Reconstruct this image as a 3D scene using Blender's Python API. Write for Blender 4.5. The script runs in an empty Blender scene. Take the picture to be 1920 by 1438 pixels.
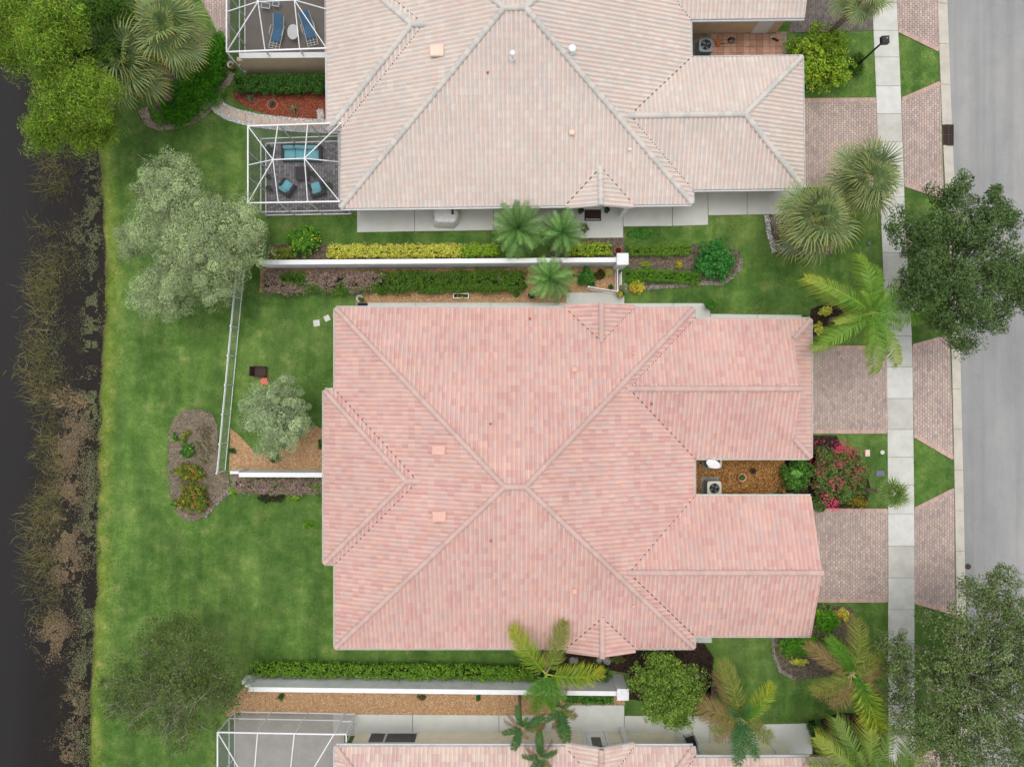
import bpy, bmesh, math, random
import numpy as np
from mathutils import Vector, Matrix

# ------------------------------------------------------------------ camera, sky, sun, exposure
H = 42.0            # camera height above the lawn, metres
F = 1331.0          # focal length in pixels of the 1920 px wide photograph
SC = bpy.context.scene
COL = bpy.data.collections.new('place'); SC.collection.children.link(COL)

cam_d = bpy.data.cameras.new('camera'); cam = bpy.data.objects.new('camera', cam_d)
SC.collection.objects.link(cam)
cam.location = (0, 0, H); cam.rotation_euler = (0, 0, 0)
cam_d.sensor_width = 36.0; cam_d.lens = 36.0 * F / 1920.0
cam_d.clip_start = 0.1; cam_d.clip_end = 2000
SC.camera = cam

SUN_EL, SUN_AZ = math.radians(82), math.radians(345)      # azimuth clockwise from +Y
world = bpy.data.worlds.new('World'); SC.world = world; world.use_nodes = True
wn = world.node_tree.nodes; wl = world.node_tree.links
wn.clear()
wo = wn.new('ShaderNodeOutputWorld'); wb = wn.new('ShaderNodeBackground')
sky = wn.new('ShaderNodeTexSky'); sky.sky_type = 'NISHITA'; sky.sun_disc = False
sky.sun_elevation = SUN_EL; sky.sun_rotation = SUN_AZ
sky.air_density = 1.0; sky.dust_density = 4.0; sky.ozone_density = 1.0
hs = wn.new('ShaderNodeHueSaturation'); hs.inputs['Saturation'].default_value = 0.22
wl.new(sky.outputs[0], hs.inputs['Color']); wl.new(hs.outputs[0], wb.inputs['Color'])
wb.inputs['Strength'].default_value = 0.15
wl.new(wb.outputs[0], wo.inputs[0])

sun_d = bpy.data.lights.new('sun', 'SUN'); sun_d.energy = 0.5; sun_d.angle = math.radians(40)
sun_d.color = (1.0, 0.965, 0.91)
sun = bpy.data.objects.new('sun', sun_d); SC.collection.objects.link(sun)
_d = Vector((math.sin(SUN_AZ) * math.cos(SUN_EL), math.cos(SUN_AZ) * math.cos(SUN_EL), math.sin(SUN_EL)))
sun.rotation_euler = _d.to_track_quat('Z', 'Y').to_euler(); sun.location = (0, 0, 60)

SC.view_settings.view_transform = 'Standard'; SC.view_settings.look = 'None'
SC.view_settings.gamma = 1.0; SC.view_settings.use_curve_mapping = False
SC.view_settings.exposure = 0.27
SC.render.engine = 'CYCLES'
try:
    SC.cycles.use_denoising = True
    SC.cycles.max_bounces = 6; SC.cycles.transparent_max_bounces = 12
    SC.cycles.diffuse_bounces = 3; SC.cycles.glossy_bounces = 2; SC.cycles.transmission_bounces = 3
except Exception:
    pass

# ------------------------------------------------------------------ helpers
R = np.random.RandomState(7)
def P(px, py, z=0.0):
    k = (H - z) / F
    return ((px - 960.0) * k, (719.0 - py) * k)
def P3(px, py, z=0.0):
    x, y = P(px, py, z); return (x, y, z)
def PP(pts, z=0.0):
    return [P(a, b, z) for a, b in pts]
def lin(r, g, b):
    f = lambda c: (c / 255.0) / 12.92 if c / 255.0 <= 0.04045 else ((c / 255.0 + 0.055) / 1.055) ** 2.4
    return (f(r), f(g), f(b))

EXCL = []          # plan polygons where no lawn grass grows

def tag(o, label=None, cat=None, group=None, kind=None):
    if label: o['label'] = label
    if cat: o['category'] = cat
    if group: o['group'] = group
    if kind: o['kind'] = kind
    return o
def link(o, parent=None):
    COL.objects.link(o)
    if parent is not None: o.parent = parent
    return o
def empty(name, loc=(0, 0, 0), rz=0.0, parent=None):
    o = bpy.data.objects.new(name, None); o.location = loc; o.rotation_euler = (0, 0, rz)
    o.empty_display_size = 0.2
    return link(o, parent)

def npmesh(name, V, Fc, mat, C=None, smooth=False):
    """Fc: (m,k) int array or list of such arrays"""
    V = np.asarray(V, np.float32)
    fl = Fc if isinstance(Fc, list) else [Fc]
    fl = [np.asarray(f, np.int32) for f in fl if len(f)]
    me = bpy.data.meshes.new(name)
    nl = sum(f.size for f in fl); nf = sum(len(f) for f in fl)
    me.vertices.add(len(V)); me.vertices.foreach_set('co', V.ravel())
    me.loops.add(nl); me.polygons.add(nf)
    me.loops.foreach_set('vertex_index', np.concatenate([f.ravel() for f in fl]))
    tot = np.concatenate([np.full(len(f), f.shape[1], np.int32) for f in fl])
    st = np.zeros(nf, np.int32); st[1:] = np.cumsum(tot)[:-1]
    me.polygons.foreach_set('loop_start', st)
    me.update(calc_edges=True)
    if C is not None:
        C = np.asarray(C, np.float32)
        if C.shape[1] == 3: C = np.hstack([C, np.ones((len(C), 1), np.float32)])
        a = me.attributes.new('Col', 'FLOAT_COLOR', 'POINT'); a.data.foreach_set('color', C.ravel())
    me.polygons.foreach_set('use_smooth', np.full(nf, bool(smooth)))
    if mat: me.materials.append(mat)
    me.validate()
    return me
def npobj(name, V, Fc, mat, C=None, parent=None, smooth=False):
    o = bpy.data.objects.new(name, npmesh(name, V, Fc, mat, C, smooth)); return link(o, parent)

class MB:
    """collects simple shapes into one mesh"""
    def __init__(s): s.v = []; s.f = []; s.c = []; s.cur = (1, 1, 1)
    def add(s, vs, fs):
        b = len(s.v); s.v += [tuple(p) for p in vs]; s.f += [tuple(b + i for i in q) for q in fs]
        s.c += [s.cur] * len(vs); return s
    def box(s, c, d, rz=0.0, bev=0.0):
        x, y, z = d[0] / 2, d[1] / 2, d[2] / 2; cs, sn = math.cos(rz), math.sin(rz)
        if bev <= 0:
            pts = [(sx * x, sy * y, sz * z) for sz in (-1, 1) for sx, sy in ((-1, -1), (1, -1), (1, 1), (-1, 1))]
            fs = [(0, 3, 2, 1), (4, 5, 6, 7), (0, 1, 5, 4), (1, 2, 6, 5), (2, 3, 7, 6), (3, 0, 4, 7)]
        else:
            b = min(bev, x * .9, y * .9, z * .9); pts = []; fs = []
            def ring(xx, yy, zz, k):
                return [(-xx + k, -yy, zz), (xx - k, -yy, zz), (xx, -yy + k, zz), (xx, yy - k, zz),
                        (xx - k, yy, zz), (-xx + k, yy, zz), (-xx, yy - k, zz), (-xx, -yy + k, zz)]
            pts = ring(x - b, y - b, -z, b * .5) + ring(x, y, -z + b, b) + ring(x, y, z - b, b) + ring(x - b, y - b, z, b * .5)
            fs = [tuple(range(7, -1, -1)), tuple(range(24, 32))]
            for r in range(3):
                for i in range(8):
                    j = (i + 1) % 8; fs.append((r * 8 + i, r * 8 + j, r * 8 + 8 + j, r * 8 + 8 + i))
        return s.add([(c[0] + p[0] * cs - p[1] * sn, c[1] + p[0] * sn + p[1] * cs, c[2] + p[2]) for p in pts], fs)
    def prism(s, poly, z0, z1):
        ar = sum(poly[i][0] * poly[(i + 1) % len(poly)][1] - poly[(i + 1) % len(poly)][0] * poly[i][1] for i in range(len(poly)))
        if ar < 0: poly = poly[::-1]
        n = len(poly); vs = [(x, y, z0) for x, y in poly] + [(x, y, z1) for x, y in poly]
        fs = [tuple(range(n - 1, -1, -1)), tuple(range(n, 2 * n))] + [(i, (i + 1) % n, n + (i + 1) % n, n + i) for i in range(n)]
        return s.add(vs, fs)
    def tube(s, pts, rad, n=8, cap=True):
        pts = [Vector(p) for p in pts]; m = len(pts)
        if not hasattr(rad, '__len__'): rad = [rad] * m
        vs = []; up = None
        for i in range(m):
            d = (pts[min(i + 1, m - 1)] - pts[max(i - 1, 0)])
            if d.length < 1e-9: d = Vector((0, 0, 1))
            d.normalize()
            a = d.orthogonal().normalized() if up is None else (up - d * up.dot(d))
            if a.length < 1e-6: a = d.orthogonal()
            a.normalize(); up = a; b = d.cross(a)
            for k in range(n):
                t = 2 * math.pi * k / n; vs.append(pts[i] + (a * math.cos(t) + b * math.sin(t)) * rad[i])
        fs = [(i * n + k, i * n + (k + 1) % n, (i + 1) * n + (k + 1) % n, (i + 1) * n + k) for i in range(m - 1) for k in range(n)]
        if cap: fs += [tuple(range(n - 1, -1, -1)), tuple((m - 1) * n + k for k in range(n))]
        return s.add(vs, fs)
    def bar(s, a, b, w, h):
        """rectangular bar from a to b: w across (horizontal), h the other way"""
        a = Vector(a); b = Vector(b); d = (b - a).normalized()
        u = Vector((0, 0, 1)).cross(d)
        if u.length < 1e-4: u = Vector((1, 0, 0))
        u.normalize(); v = d.cross(u); u *= w / 2; v *= h / 2
        vs = [a - u - v, a + u - v, a + u + v, a - u + v, b - u - v, b + u - v, b + u + v, b - u + v]
        return s.add(vs, [(3, 2, 1, 0), (4, 5, 6, 7), (0, 1, 5, 4), (1, 2, 6, 5), (2, 3, 7, 6), (3, 0, 4, 7)])
    def lathe(s, c, prof, n=20, sx=1.0, sy=1.0):
        vs = []; m = len(prof)
        for r, z in prof:
            for k in range(n):
                t = 2 * math.pi * k / n; vs.append((c[0] + r * sx * math.cos(t), c[1] + r * sy * math.sin(t), c[2] + z))
        fs = [(i * n + k, i * n + (k + 1) % n, (i + 1) * n + (k + 1) % n, (i + 1) * n + k) for i in range(m - 1) for k in range(n)]
        fs += [tuple(range(n - 1, -1, -1)), tuple((m - 1) * n + k for k in range(n))]
        return s.add(vs, fs)
    def build(s, name, mat, parent=None, smooth=False, colors=False):
        me = bpy.data.meshes.new(name); me.from_pydata(s.v, [], s.f); me.update()
        if colors:
            a = me.attributes.new('Col', 'FLOAT_COLOR', 'POINT')
            a.data.foreach_set('color', np.array([c + (1,) for c in s.c], np.float32).ravel())
        if smooth:
            me.polygons.foreach_set('use_smooth', np.ones(len(me.polygons), bool))
        if mat: me.materials.append(mat)
        return link(bpy.data.objects.new(name, me), parent)

# ------------------------------------------------------------------ materials
def nt(name):
    m = bpy.data.materials.new(name); m.use_nodes = True
    n = m.node_tree.nodes; l = m.node_tree.links; n.clear()
    out = n.new('ShaderNodeOutputMaterial'); b = n.new('ShaderNodeBsdfPrincipled')
    l.new(b.outputs[0], out.inputs[0]); return m, n, l, b, out
def noise(n, l, scale, detail=4.0, rough=0.6, obj=False, stretch=None):
    t = n.new('ShaderNodeTexNoise'); t.inputs['Scale'].default_value = scale
    t.inputs['Detail'].default_value = detail; t.inputs['Roughness'].default_value = rough
    if obj:
        c = n.new('ShaderNodeTexCoord'); src = c.outputs['Object']
    else:
        g = n.new('ShaderNodeNewGeometry'); src = g.outputs['Position']
    if stretch:
        mp = n.new('ShaderNodeMapping'); mp.inputs['Scale'].default_value = stretch
        l.new(src, mp.inputs['Vector']); src = mp.outputs[0]
    l.new(src, t.inputs['Vector']); return t
def ramp(n, l, src, stops):
    r = n.new('ShaderNodeValToRGB'); e = r.color_ramp.elements
    while len(e) < len(stops): e.new(0.5)
    for q, (p, c) in zip(e, stops):
        q.position = p; q.color = tuple(c) + (1,) if len(c) == 3 else c
    l.new(src, r.inputs[0]); return r
def mixc(n, l, fac, a, b, mode='MIX'):
    m = n.new('ShaderNodeMix'); m.data_type = 'RGBA'; m.blend_type = mode
    for s, v in ((m.inputs[0], fac), (m.inputs[6], a), (m.inputs[7], b)):
        if hasattr(v, 'is_output'): l.new(v, s)
        elif isinstance(v, (int, float)): s.default_value = v
        else: s.default_value = tuple(v) + (1,) if len(v) == 3 else v
    return m.outputs[2]
def bump(n, l, b, src, strength, dist=0.02):
    k = n.new('ShaderNodeBump'); k.inputs['Strength'].default_value = strength; k.inputs['Distance'].default_value = dist
    l.new(src, k.inputs['Height']); l.new(k.outputs[0], b.inputs['Normal'])
def plain(name, col, rough=0.6, var=0.12, scale=6.0, metal=0.0, bmp=0.15, spec=0.4, scale2=60.0):
    """one colour with blotchy wear, fine grain and a little relief"""
    m, n, l, b, o = nt(name)
    a = noise(n, l, scale, 5); f = noise(n, l, scale2, 2)
    lo = tuple(c * (1 - var * 1.6) for c in col); hi = tuple(min(1, c * (1 + var)) for c in col)
    r = ramp(n, l, a.outputs[0], [(0.3, lo), (0.55, col), (0.75, hi)])
    r2 = ramp(n, l, f.outputs[0], [(0.3, (1 - var,) * 3), (0.7, (1 + var * .3,) * 3)])
    l.new(mixc(n, l, 1.0, r.outputs[0], r2.outputs[0], 'MULTIPLY'), b.inputs['Base Color'])
    b.inputs['Roughness'].default_value = rough; b.inputs['Metallic'].default_value = metal
    b.inputs['Specular IOR Level'].default_value = spec
    if bmp: bump(n, l, b, f.outputs[0], bmp, 0.01)
    return m
def vcol(name, rough=0.8, var=0.15, scale=40.0, bmp=0.2, spec=0.3, big=None):
    """colour from the piece itself (attribute Col), with grain"""
    m, n, l, b, o = nt(name)
    a = n.new('ShaderNodeAttribute'); a.attribute_name = 'Col'
    f = noise(n, l, scale, 3)
    r2 = ramp(n, l, f.outputs[0], [(0.25, (1 - var,) * 3), (0.75, (1 + var * .4,) * 3)])
    c = mixc(n, l, 1.0, a.outputs['Color'], r2.outputs[0], 'MULTIPLY')
    if big:
        g = noise(n, l, big[0], 5, 0.65)
        r3 = ramp(n, l, g.outputs[0], [(0.35, (1 - big[1],) * 3), (0.65, (1 + big[1] * .3,) * 3)])
        c = mixc(n, l, 1.0, c, r3.outputs[0], 'MULTIPLY')
    l.new(c, b.inputs['Base Color']); b.inputs['Roughness'].default_value = rough
    b.inputs['Specular IOR Level'].default_value = spec
    if bmp: bump(n, l, b, f.outputs[0], bmp, 0.006)
    return m
def leafmat(name, trans=0.28, rough=0.55, spec=0.3):
    m, n, l, b, o = nt(name)
    a = n.new('ShaderNodeAttribute'); a.attribute_name = 'Col'
    l.new(a.outputs['Color'], b.inputs['Base Color']); b.inputs['Roughness'].default_value = rough
    b.inputs['Specular IOR Level'].default_value = spec
    t = n.new('ShaderNodeBsdfTranslucent'); mx = n.new('ShaderNodeMixShader'); mx.inputs[0].default_value = trans
    c2 = mixc(n, l, 1.0, a.outputs['Color'], (1.08, 1.14, 0.75), 'MULTIPLY'); l.new(c2, t.inputs['Color'])
    l.new(b.outputs[0], mx.inputs[1]); l.new(t.outputs[0], mx.inputs[2]); l.new(mx.outputs[0], o.inputs[0])
    return m

M = {}
# lawn: mown grass with dry and lush patches, long yellow grass along the pond bank, mud under water
def lawn_mat():
    m, n, l, b, o = nt('lawn')
    a = noise(n, l, 0.16, 4); c = noise(n, l, 1.1, 6, 0.7); f = noise(n, l, 28.0, 3, 0.7); s = noise(n, l, 0.9, 3, 0.6, stretch=(1.0, 0.16, 1.0))
    big = ramp(n, l, a.outputs[0], [(0.34, lin(62, 96, 40)), (0.5, lin(88, 124, 58)), (0.66, lin(124, 150, 82))])
    mid = ramp(n, l, c.outputs[0], [(0.30, lin(54, 86, 34)), (0.46, lin(86, 122, 56)), (0.58, lin(120, 148, 78)), (0.70, lin(176, 168, 116))])
    c1 = mixc(n, l, 0.5, big.outputs[0], mid.outputs[0])
    st = ramp(n, l, s.outputs[0], [(0.40, (0.80, 0.82, 0.80)), (0.62, (1.18, 1.15, 1.06))])
    c1 = mixc(n, l, 1.0, c1, st.outputs[0], 'MULTIPLY')
    fr = ramp(n, l, f.outputs[0], [(0.3, (0.62, 0.63, 0.62)), (0.7, (1.22, 1.2, 1.16))])
    c1 = mixc(n, l, 1.0, c1, fr.outputs[0], 'MULTIPLY')
    at = n.new('ShaderNodeAttribute'); at.attribute_name = 'Col'
    sep = n.new('ShaderNodeSeparateColor'); l.new(at.outputs['Color'], sep.inputs[0])
    yb = ramp(n, l, c.outputs[0], [(0.3, lin(96, 124, 44)), (0.5, lin(128, 148, 60)), (0.7, lin(170, 164, 96))])
    c2 = mixc(n, l, sep.outputs[0], c1, yb.outputs[0])
    mud = ramp(n, l, c.outputs[0], [(0.3, lin(44, 38, 30)), (0.7, lin(92, 78, 58))])
    c3 = mixc(n, l, sep.outputs[1], c2, mud.outputs[0])
    l.new(c3, b.inputs['Base Color']); b.inputs['Roughness'].default_value = 0.9; b.inputs['Specular IOR Level'].default_value = 0.15
    bump(n, l, b, f.outputs[0], 0.8, 0.04); return m
M['lawn'] = lawn_mat()
M['leaf'] = leafmat('leaf', 0.22); M['silverleaf'] = leafmat('silver_leaf', 0.06, 0.6, 0.25); M['grass_blade'] = leafmat('grass_blade', 0.2, 0.7, 0.15)
M['frond'] = leafmat('frond', 0.22, 0.5, 0.35)
M['tile'] = vcol('roof_tile', 0.82, 0.08, 30.0, 0.15, 0.25, big=(0.3, 0.07))
M['paver'] = vcol('paver', 0.88, 0.14, 50.0, 0.3, 0.2, big=(0.35, 0.14))
M['chip'] = vcol('chips', 0.9, 0.25, 60.0, 0.2, 0.2)
M['pebble'] = vcol('pebble', 0.8, 0.15, 60.0, 0.2, 0.3)
def water_mat():
    m, n, l, b, o = nt('water')
    w = noise(n, l, 1.6, 4, 0.5); b.inputs['Base Color'].default_value = lin(42, 40, 39) + (1,)
    b.inputs['Roughness'].default_value = 0.12; b.inputs['IOR'].default_value = 1.33; b.inputs['Specular IOR Level'].default_value = 0.5
    bump(n, l, b, w.outputs[0], 0.12, 0.03)
    t = n.new('ShaderNodeBsdfTransparent'); t.inputs[0].default_value = (0.62, 0.52, 0.38, 1)
    at = n.new('ShaderNodeAttribute'); at.attribute_name = 'Col'; sep = n.new('ShaderNodeSeparateColor'); l.new(at.outputs['Color'], sep.inputs[0])   # murkier where deeper
    mx = n.new('ShaderNodeMixShader'); l.new(sep.outputs[0], mx.inputs[0]); l.new(t.outputs[0], mx.inputs[1]); l.new(b.outputs[0], mx.inputs[2])
    l.new(mx.outputs[0], o.inputs[0]); return m
M['water'] = water_mat()
def asphalt_mat():
    m, n, l, b, o = nt('asphalt')
    a = noise(n, l, 0.35, 5, 0.6, stretch=(1, 0.25, 1)); f = noise(n, l, 45.0, 3, 0.8); k = noise(n, l, 0.8, 6, 0.7)
    r = ramp(n, l, a.outputs[0], [(0.3, lin(138, 139, 139)), (0.5, lin(152, 152, 151)), (0.7, lin(165, 164, 162))])
    fr = ramp(n, l, f.outputs[0], [(0.3, (0.72,) * 3), (0.7, (1.18,) * 3)])
    kr = ramp(n, l, k.outputs[0], [(0.27, (0.74,) * 3), (0.36, (0.95,) * 3), (0.5, (1.0,) * 3), (0.75, (1.05,) * 3)])
    tw = noise(n, l, 1.0, 3, 0.5, stretch=(1.5, 0.03, 1)); tr_ = ramp(n, l, tw.outputs[0], [(0.35, (0.90,) * 3), (0.5, (1.0,) * 3), (0.65, (1.05,) * 3)])      # tyre-polished lanes
    c = mixc(n, l, 1.0, r.outputs[0], fr.outputs[0], 'MULTIPLY'); c = mixc(n, l, 1.0, c, kr.outputs[0], 'MULTIPLY'); c = mixc(n, l, 1.0, c, tr_.outputs[0], 'MULTIPLY')
    l.new(c, b.inputs['Base Color']); b.inputs['Roughness'].default_value = 0.9; b.inputs['Specular IOR Level'].default_value = 0.2
    bump(n, l, b, f.outputs[0], 0.4, 0.01); return m
M['asphalt'] = asphalt_mat()
M['concrete'] = plain('concrete', lin(205, 204, 196), 0.85, 0.09, 1.4, bmp=0.2, spec=0.2)
M['concrete1'] = plain('older_concrete', lin(197, 195, 186), 0.85, 0.11, 1.1, bmp=0.2, spec=0.2)
M['concrete2'] = plain('newer_concrete', lin(211, 210, 204), 0.85, 0.07, 1.7, bmp=0.2, spec=0.2)
M['walk'] = plain('pale_concrete', lin(206, 207, 200), 0.85, 0.05, 1.2, bmp=0.15, spec=0.2)
M['kerb'] = plain('kerb_concrete', lin(198, 192, 178), 0.88, 0.1, 1.2, bmp=0.25, spec=0.2)
M['soil'] = plain('soil', lin(116, 104, 90), 0.95, 0.4, 5.0, bmp=0.9, spec=0.1, scale2=22.0)
M['darksoil'] = plain('dark_soil', lin(62, 50, 42), 0.95, 0.4, 5.0, bmp=0.9, spec=0.1, scale2=22.0)
M['greymulch'] = plain('grey_mulch', lin(136, 124, 106), 0.95, 0.3, 4.0, bmp=0.9, spec=0.1, scale2=26.0)
M['tanmulch'] = plain('tan_mulch', lin(188, 152, 112), 0.95, 0.25, 5.0, bmp=0.9, spec=0.1, scale2=30.0)
M['brownmulch'] = plain('brown_mulch', lin(150, 112, 70), 0.95, 0.3, 5.0, bmp=0.9, spec=0.1, scale2=30.0)
M['steptile'] = plain('step_tile', lin(206, 180, 162), 0.85, 0.1, 3.0)
M['redmulch'] = plain('red_mulch', lin(140, 76, 56), 0.95, 0.3, 6.0, bmp=0.9, spec=0.1, scale2=30.0)
M['sand'] = plain('sand', lin(160, 148, 128), 0.95, 0.25, 4.0, bmp=0.5, spec=0.1, scale2=30.0)
M['white'] = plain('white_paint', (0.80, 0.80, 0.79), 0.55, 0.04, 2.0, bmp=0.05)
M['whitewall'] = plain('white_stucco', (0.82, 0.82, 0.82), 0.8, 0.10, 1.2, bmp=0.3, spec=0.2)
M['alu'] = plain('white_aluminium', (0.80, 0.81, 0.82), 0.4, 0.03, 3.0, bmp=0.0, spec=0.5)
M['gutter'] = plain('gutter', lin(226, 222, 212), 0.5, 0.05, 3.0, bmp=0.0)
M['cream'] = plain('cream_stucco', lin(242, 234, 208), 0.85, 0.05, 2.0, bmp=0.35, spec=0.2)
M['beige'] = plain('beige_stucco', lin(220, 194, 164), 0.85, 0.06, 2.0, bmp=0.35, spec=0.2)
M['deck'] = plain('roof_deck', lin(110, 84, 76), 0.95, 0.1, 2.0, bmp=0.0, spec=0.1)
M['bark'] = plain('bark', lin(120, 108, 94), 0.95, 0.3, 9.0, bmp=0.7, spec=0.1)
M['palebark'] = plain('pale_bark', lin(160, 152, 140), 0.95, 0.25, 9.0, bmp=0.5, spec=0.1)
M['palmtrunk'] = plain('palm_trunk', lin(152, 140, 122), 0.95, 0.35, 12.0, bmp=0.9, spec=0.1)
M['dark'] = plain('dark_plastic', lin(38, 38, 40), 0.5, 0.1, 5.0, bmp=0.05)
M['wicker'] = plain('dark_wicker', lin(50, 47, 50), 0.7, 0.2, 30.0, bmp=0.6)
M['brownwicker'] = plain('brown_wicker', lin(70, 50, 44), 0.7, 0.2, 30.0, bmp=0.6)
M['turq'] = plain('turquoise_fabric', lin(132, 206, 218), 0.9, 0.06, 4.0, bmp=0.3, spec=0.1)
M['blue'] = plain('blue_fabric', lin(74, 122, 160), 0.9, 0.07, 5.0, bmp=0.3, spec=0.1)
M['glassdark'] = plain('dark_glass', lin(48, 46, 44), 0.12, 0.08, 2.0, bmp=0.0, spec=0.6)
M['acgrey'] = plain('unit_grey', lin(120, 126, 130), 0.5, 0.06, 6.0, bmp=0.05)
M['acbeige'] = plain('unit_beige', lin(214, 210, 196), 0.5, 0.05, 6.0, bmp=0.05)
M['cover'] = plain('cover_fabric', lin(226, 225, 222), 0.9, 0.08, 4.0, bmp=0.4, spec=0.1)
M['iron'] = plain('iron', lin(84, 70, 64), 0.8, 0.25, 14.0, bmp=0.3, metal=0.2)
M['terracotta'] = plain('terracotta', lin(196, 112, 84), 0.85, 0.12, 8.0, bmp=0.2)
M['terratile'] = plain('terracotta_tile', lin(206, 158, 132), 0.8, 0.12, 3.0, bmp=0.15)
M['salmon'] = plain('salmon_paint', lin(224, 178, 162), 0.7, 0.06, 6.0, bmp=0.1)
M['peach'] = plain('peach_paint', lin(236, 210, 190), 0.7, 0.06, 6.0, bmp=0.1)
M['red'] = plain('red_lacquer', lin(214, 92, 74), 0.5, 0.05, 6.0, bmp=0.05)
M['stone'] = plain('pale_stone', lin(214, 212, 204), 0.9, 0.12, 8.0, bmp=0.4)
M['greystone'] = plain('grey_stone', lin(150, 146, 138), 0.9, 0.25, 6.0, bmp=0.6)
M['navy'] = plain('navy_mat', lin(44, 52, 84), 0.95, 0.12, 10.0, bmp=0.4)
M['matbrown'] = plain('brown_mat', lin(62, 46, 42), 0.95, 0.2, 14.0, bmp=0.5)
M['greypaver'] = vcol('grey_paver', 0.88, 0.2, 40.0, 0.3, 0.2)
M['lid'] = plain('grey_lid', lin(112, 116, 128), 0.8, 0.1, 6.0, bmp=0.2)
M['bluepot'] = plain('blue_glaze', lin(56, 76, 84), 0.3, 0.15, 6.0, bmp=0.05)
M['yellowpole'] = plain('yellow_pole', lin(214, 178, 96), 0.6, 0.1, 6.0, bmp=0.1)
M['blackpatio'] = plain('patio_floor', lin(124, 114, 106), 0.85, 0.08, 1.5, bmp=0.2)
M['greyfloor'] = plain('screen_room_floor', lin(186, 180, 170), 0.85, 0.1, 1.2, bmp=0.2)
M['flagblue'] = plain('flag_blue', lin(64, 72, 128), 0.8, 0.05, 8.0, bmp=0.1)
M['flagred'] = plain('flag_red', lin(186, 72, 72), 0.8, 0.05, 8.0, bmp=0.1)
def screen_mat(name, fac, col):
    m, n, l, b, o = nt(name)
    b.inputs['Base Color'].default_value = tuple(col) + (1,); b.inputs['Roughness'].default_value = 0.8
    b.inputs['Specular IOR Level'].default_value = 0.2
    t = n.new('ShaderNodeBsdfTransparent'); mx = n.new('ShaderNodeMixShader'); mx.inputs[0].default_value = fac
    l.new(t.outputs[0], mx.inputs[1]); l.new(b.outputs[0], mx.inputs[2]); l.new(mx.outputs[0], o.inputs[0]); return m
M['screen'] = screen_mat('insect_screen', 0.25, (0.10, 0.105, 0.11))
M['greyscreen'] = screen_mat('pale_insect_screen', 0.30, (0.22, 0.23, 0.24))

# ------------------------------------------------------------------ clip helper and polygons
def inside(poly, x, y):
    x = np.asarray(x); y = np.asarray(y); c = np.zeros(x.shape, bool); n = len(poly)
    for i in range(n):
        x0, y0 = poly[i]; x1, y1 = poly[(i + 1) % n]
        t = ((y0 > y) != (y1 > y)) & (x < (x1 - x0) * (y - y0) / ((y1 - y0) if y1 != y0 else 1e-9) + x0)
        c ^= t
    return c
def ccw(poly):
    ar = sum(poly[i][0] * poly[(i + 1) % len(poly)][1] - poly[(i + 1) % len(poly)][0] * poly[i][1] for i in range(len(poly)))
    return poly if ar > 0 else poly[::-1]
def clip_np(V, Fc, C, poly):
    """cut a mesh by the vertical planes through the edges of a convex plan polygon"""
    if len(Fc) == 0: return V[:0], [], C[:0]
    me = npmesh('tmp', V, Fc, None, C); bm = bmesh.new(); bm.from_mesh(me); bpy.data.meshes.remove(me)
    poly = ccw(poly)
    for i in range(len(poly)):
        a = poly[i]; b = poly[(i + 1) % len(poly)]
        no = Vector((b[1] - a[1], -(b[0] - a[0]), 0)).normalized()
        bmesh.ops.bisect_plane(bm, geom=bm.verts[:] + bm.edges[:] + bm.faces[:], dist=1e-5, plane_co=(a[0], a[1], 0), plane_no=no, clear_outer=True)
    lay = bm.verts.layers.float_color.get('Col'); bm.verts.index_update()
    V2 = np.array([v.co[:] for v in bm.verts], np.float32).reshape(-1, 3)
    C2 = np.array([v[lay][:] for v in bm.verts], np.float32).reshape(-1, 4)
    fs = [[v.index for v in f.verts] for f in bm.faces]; bm.free()
    return V2, fs, C2
def group_faces(fs):
    d = {}
    for f in fs: d.setdefault(len(f), []).append(f)
    return [np.array(v, np.int32) for v in d.values()]

def valnoise(x, y, sc, seed=0):
    """smooth 2-D value noise in 0..1"""
    rs = np.random.RandomState(seed); T = rs.rand(256, 256)
    u = np.asarray(x) * sc; v = np.asarray(y) * sc; i = np.floor(u).astype(int); j = np.floor(v).astype(int)
    fu = u - i; fv = v - j; fu = fu * fu * (3 - 2 * fu); fv = fv * fv * (3 - 2 * fv)
    g = lambda a, b: T[a % 256, b % 256]
    return (g(i, j) * (1 - fu) + g(i + 1, j) * fu) * (1 - fv) + (g(i, j + 1) * (1 - fu) + g(i + 1, j + 1) * fu) * fv
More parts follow.
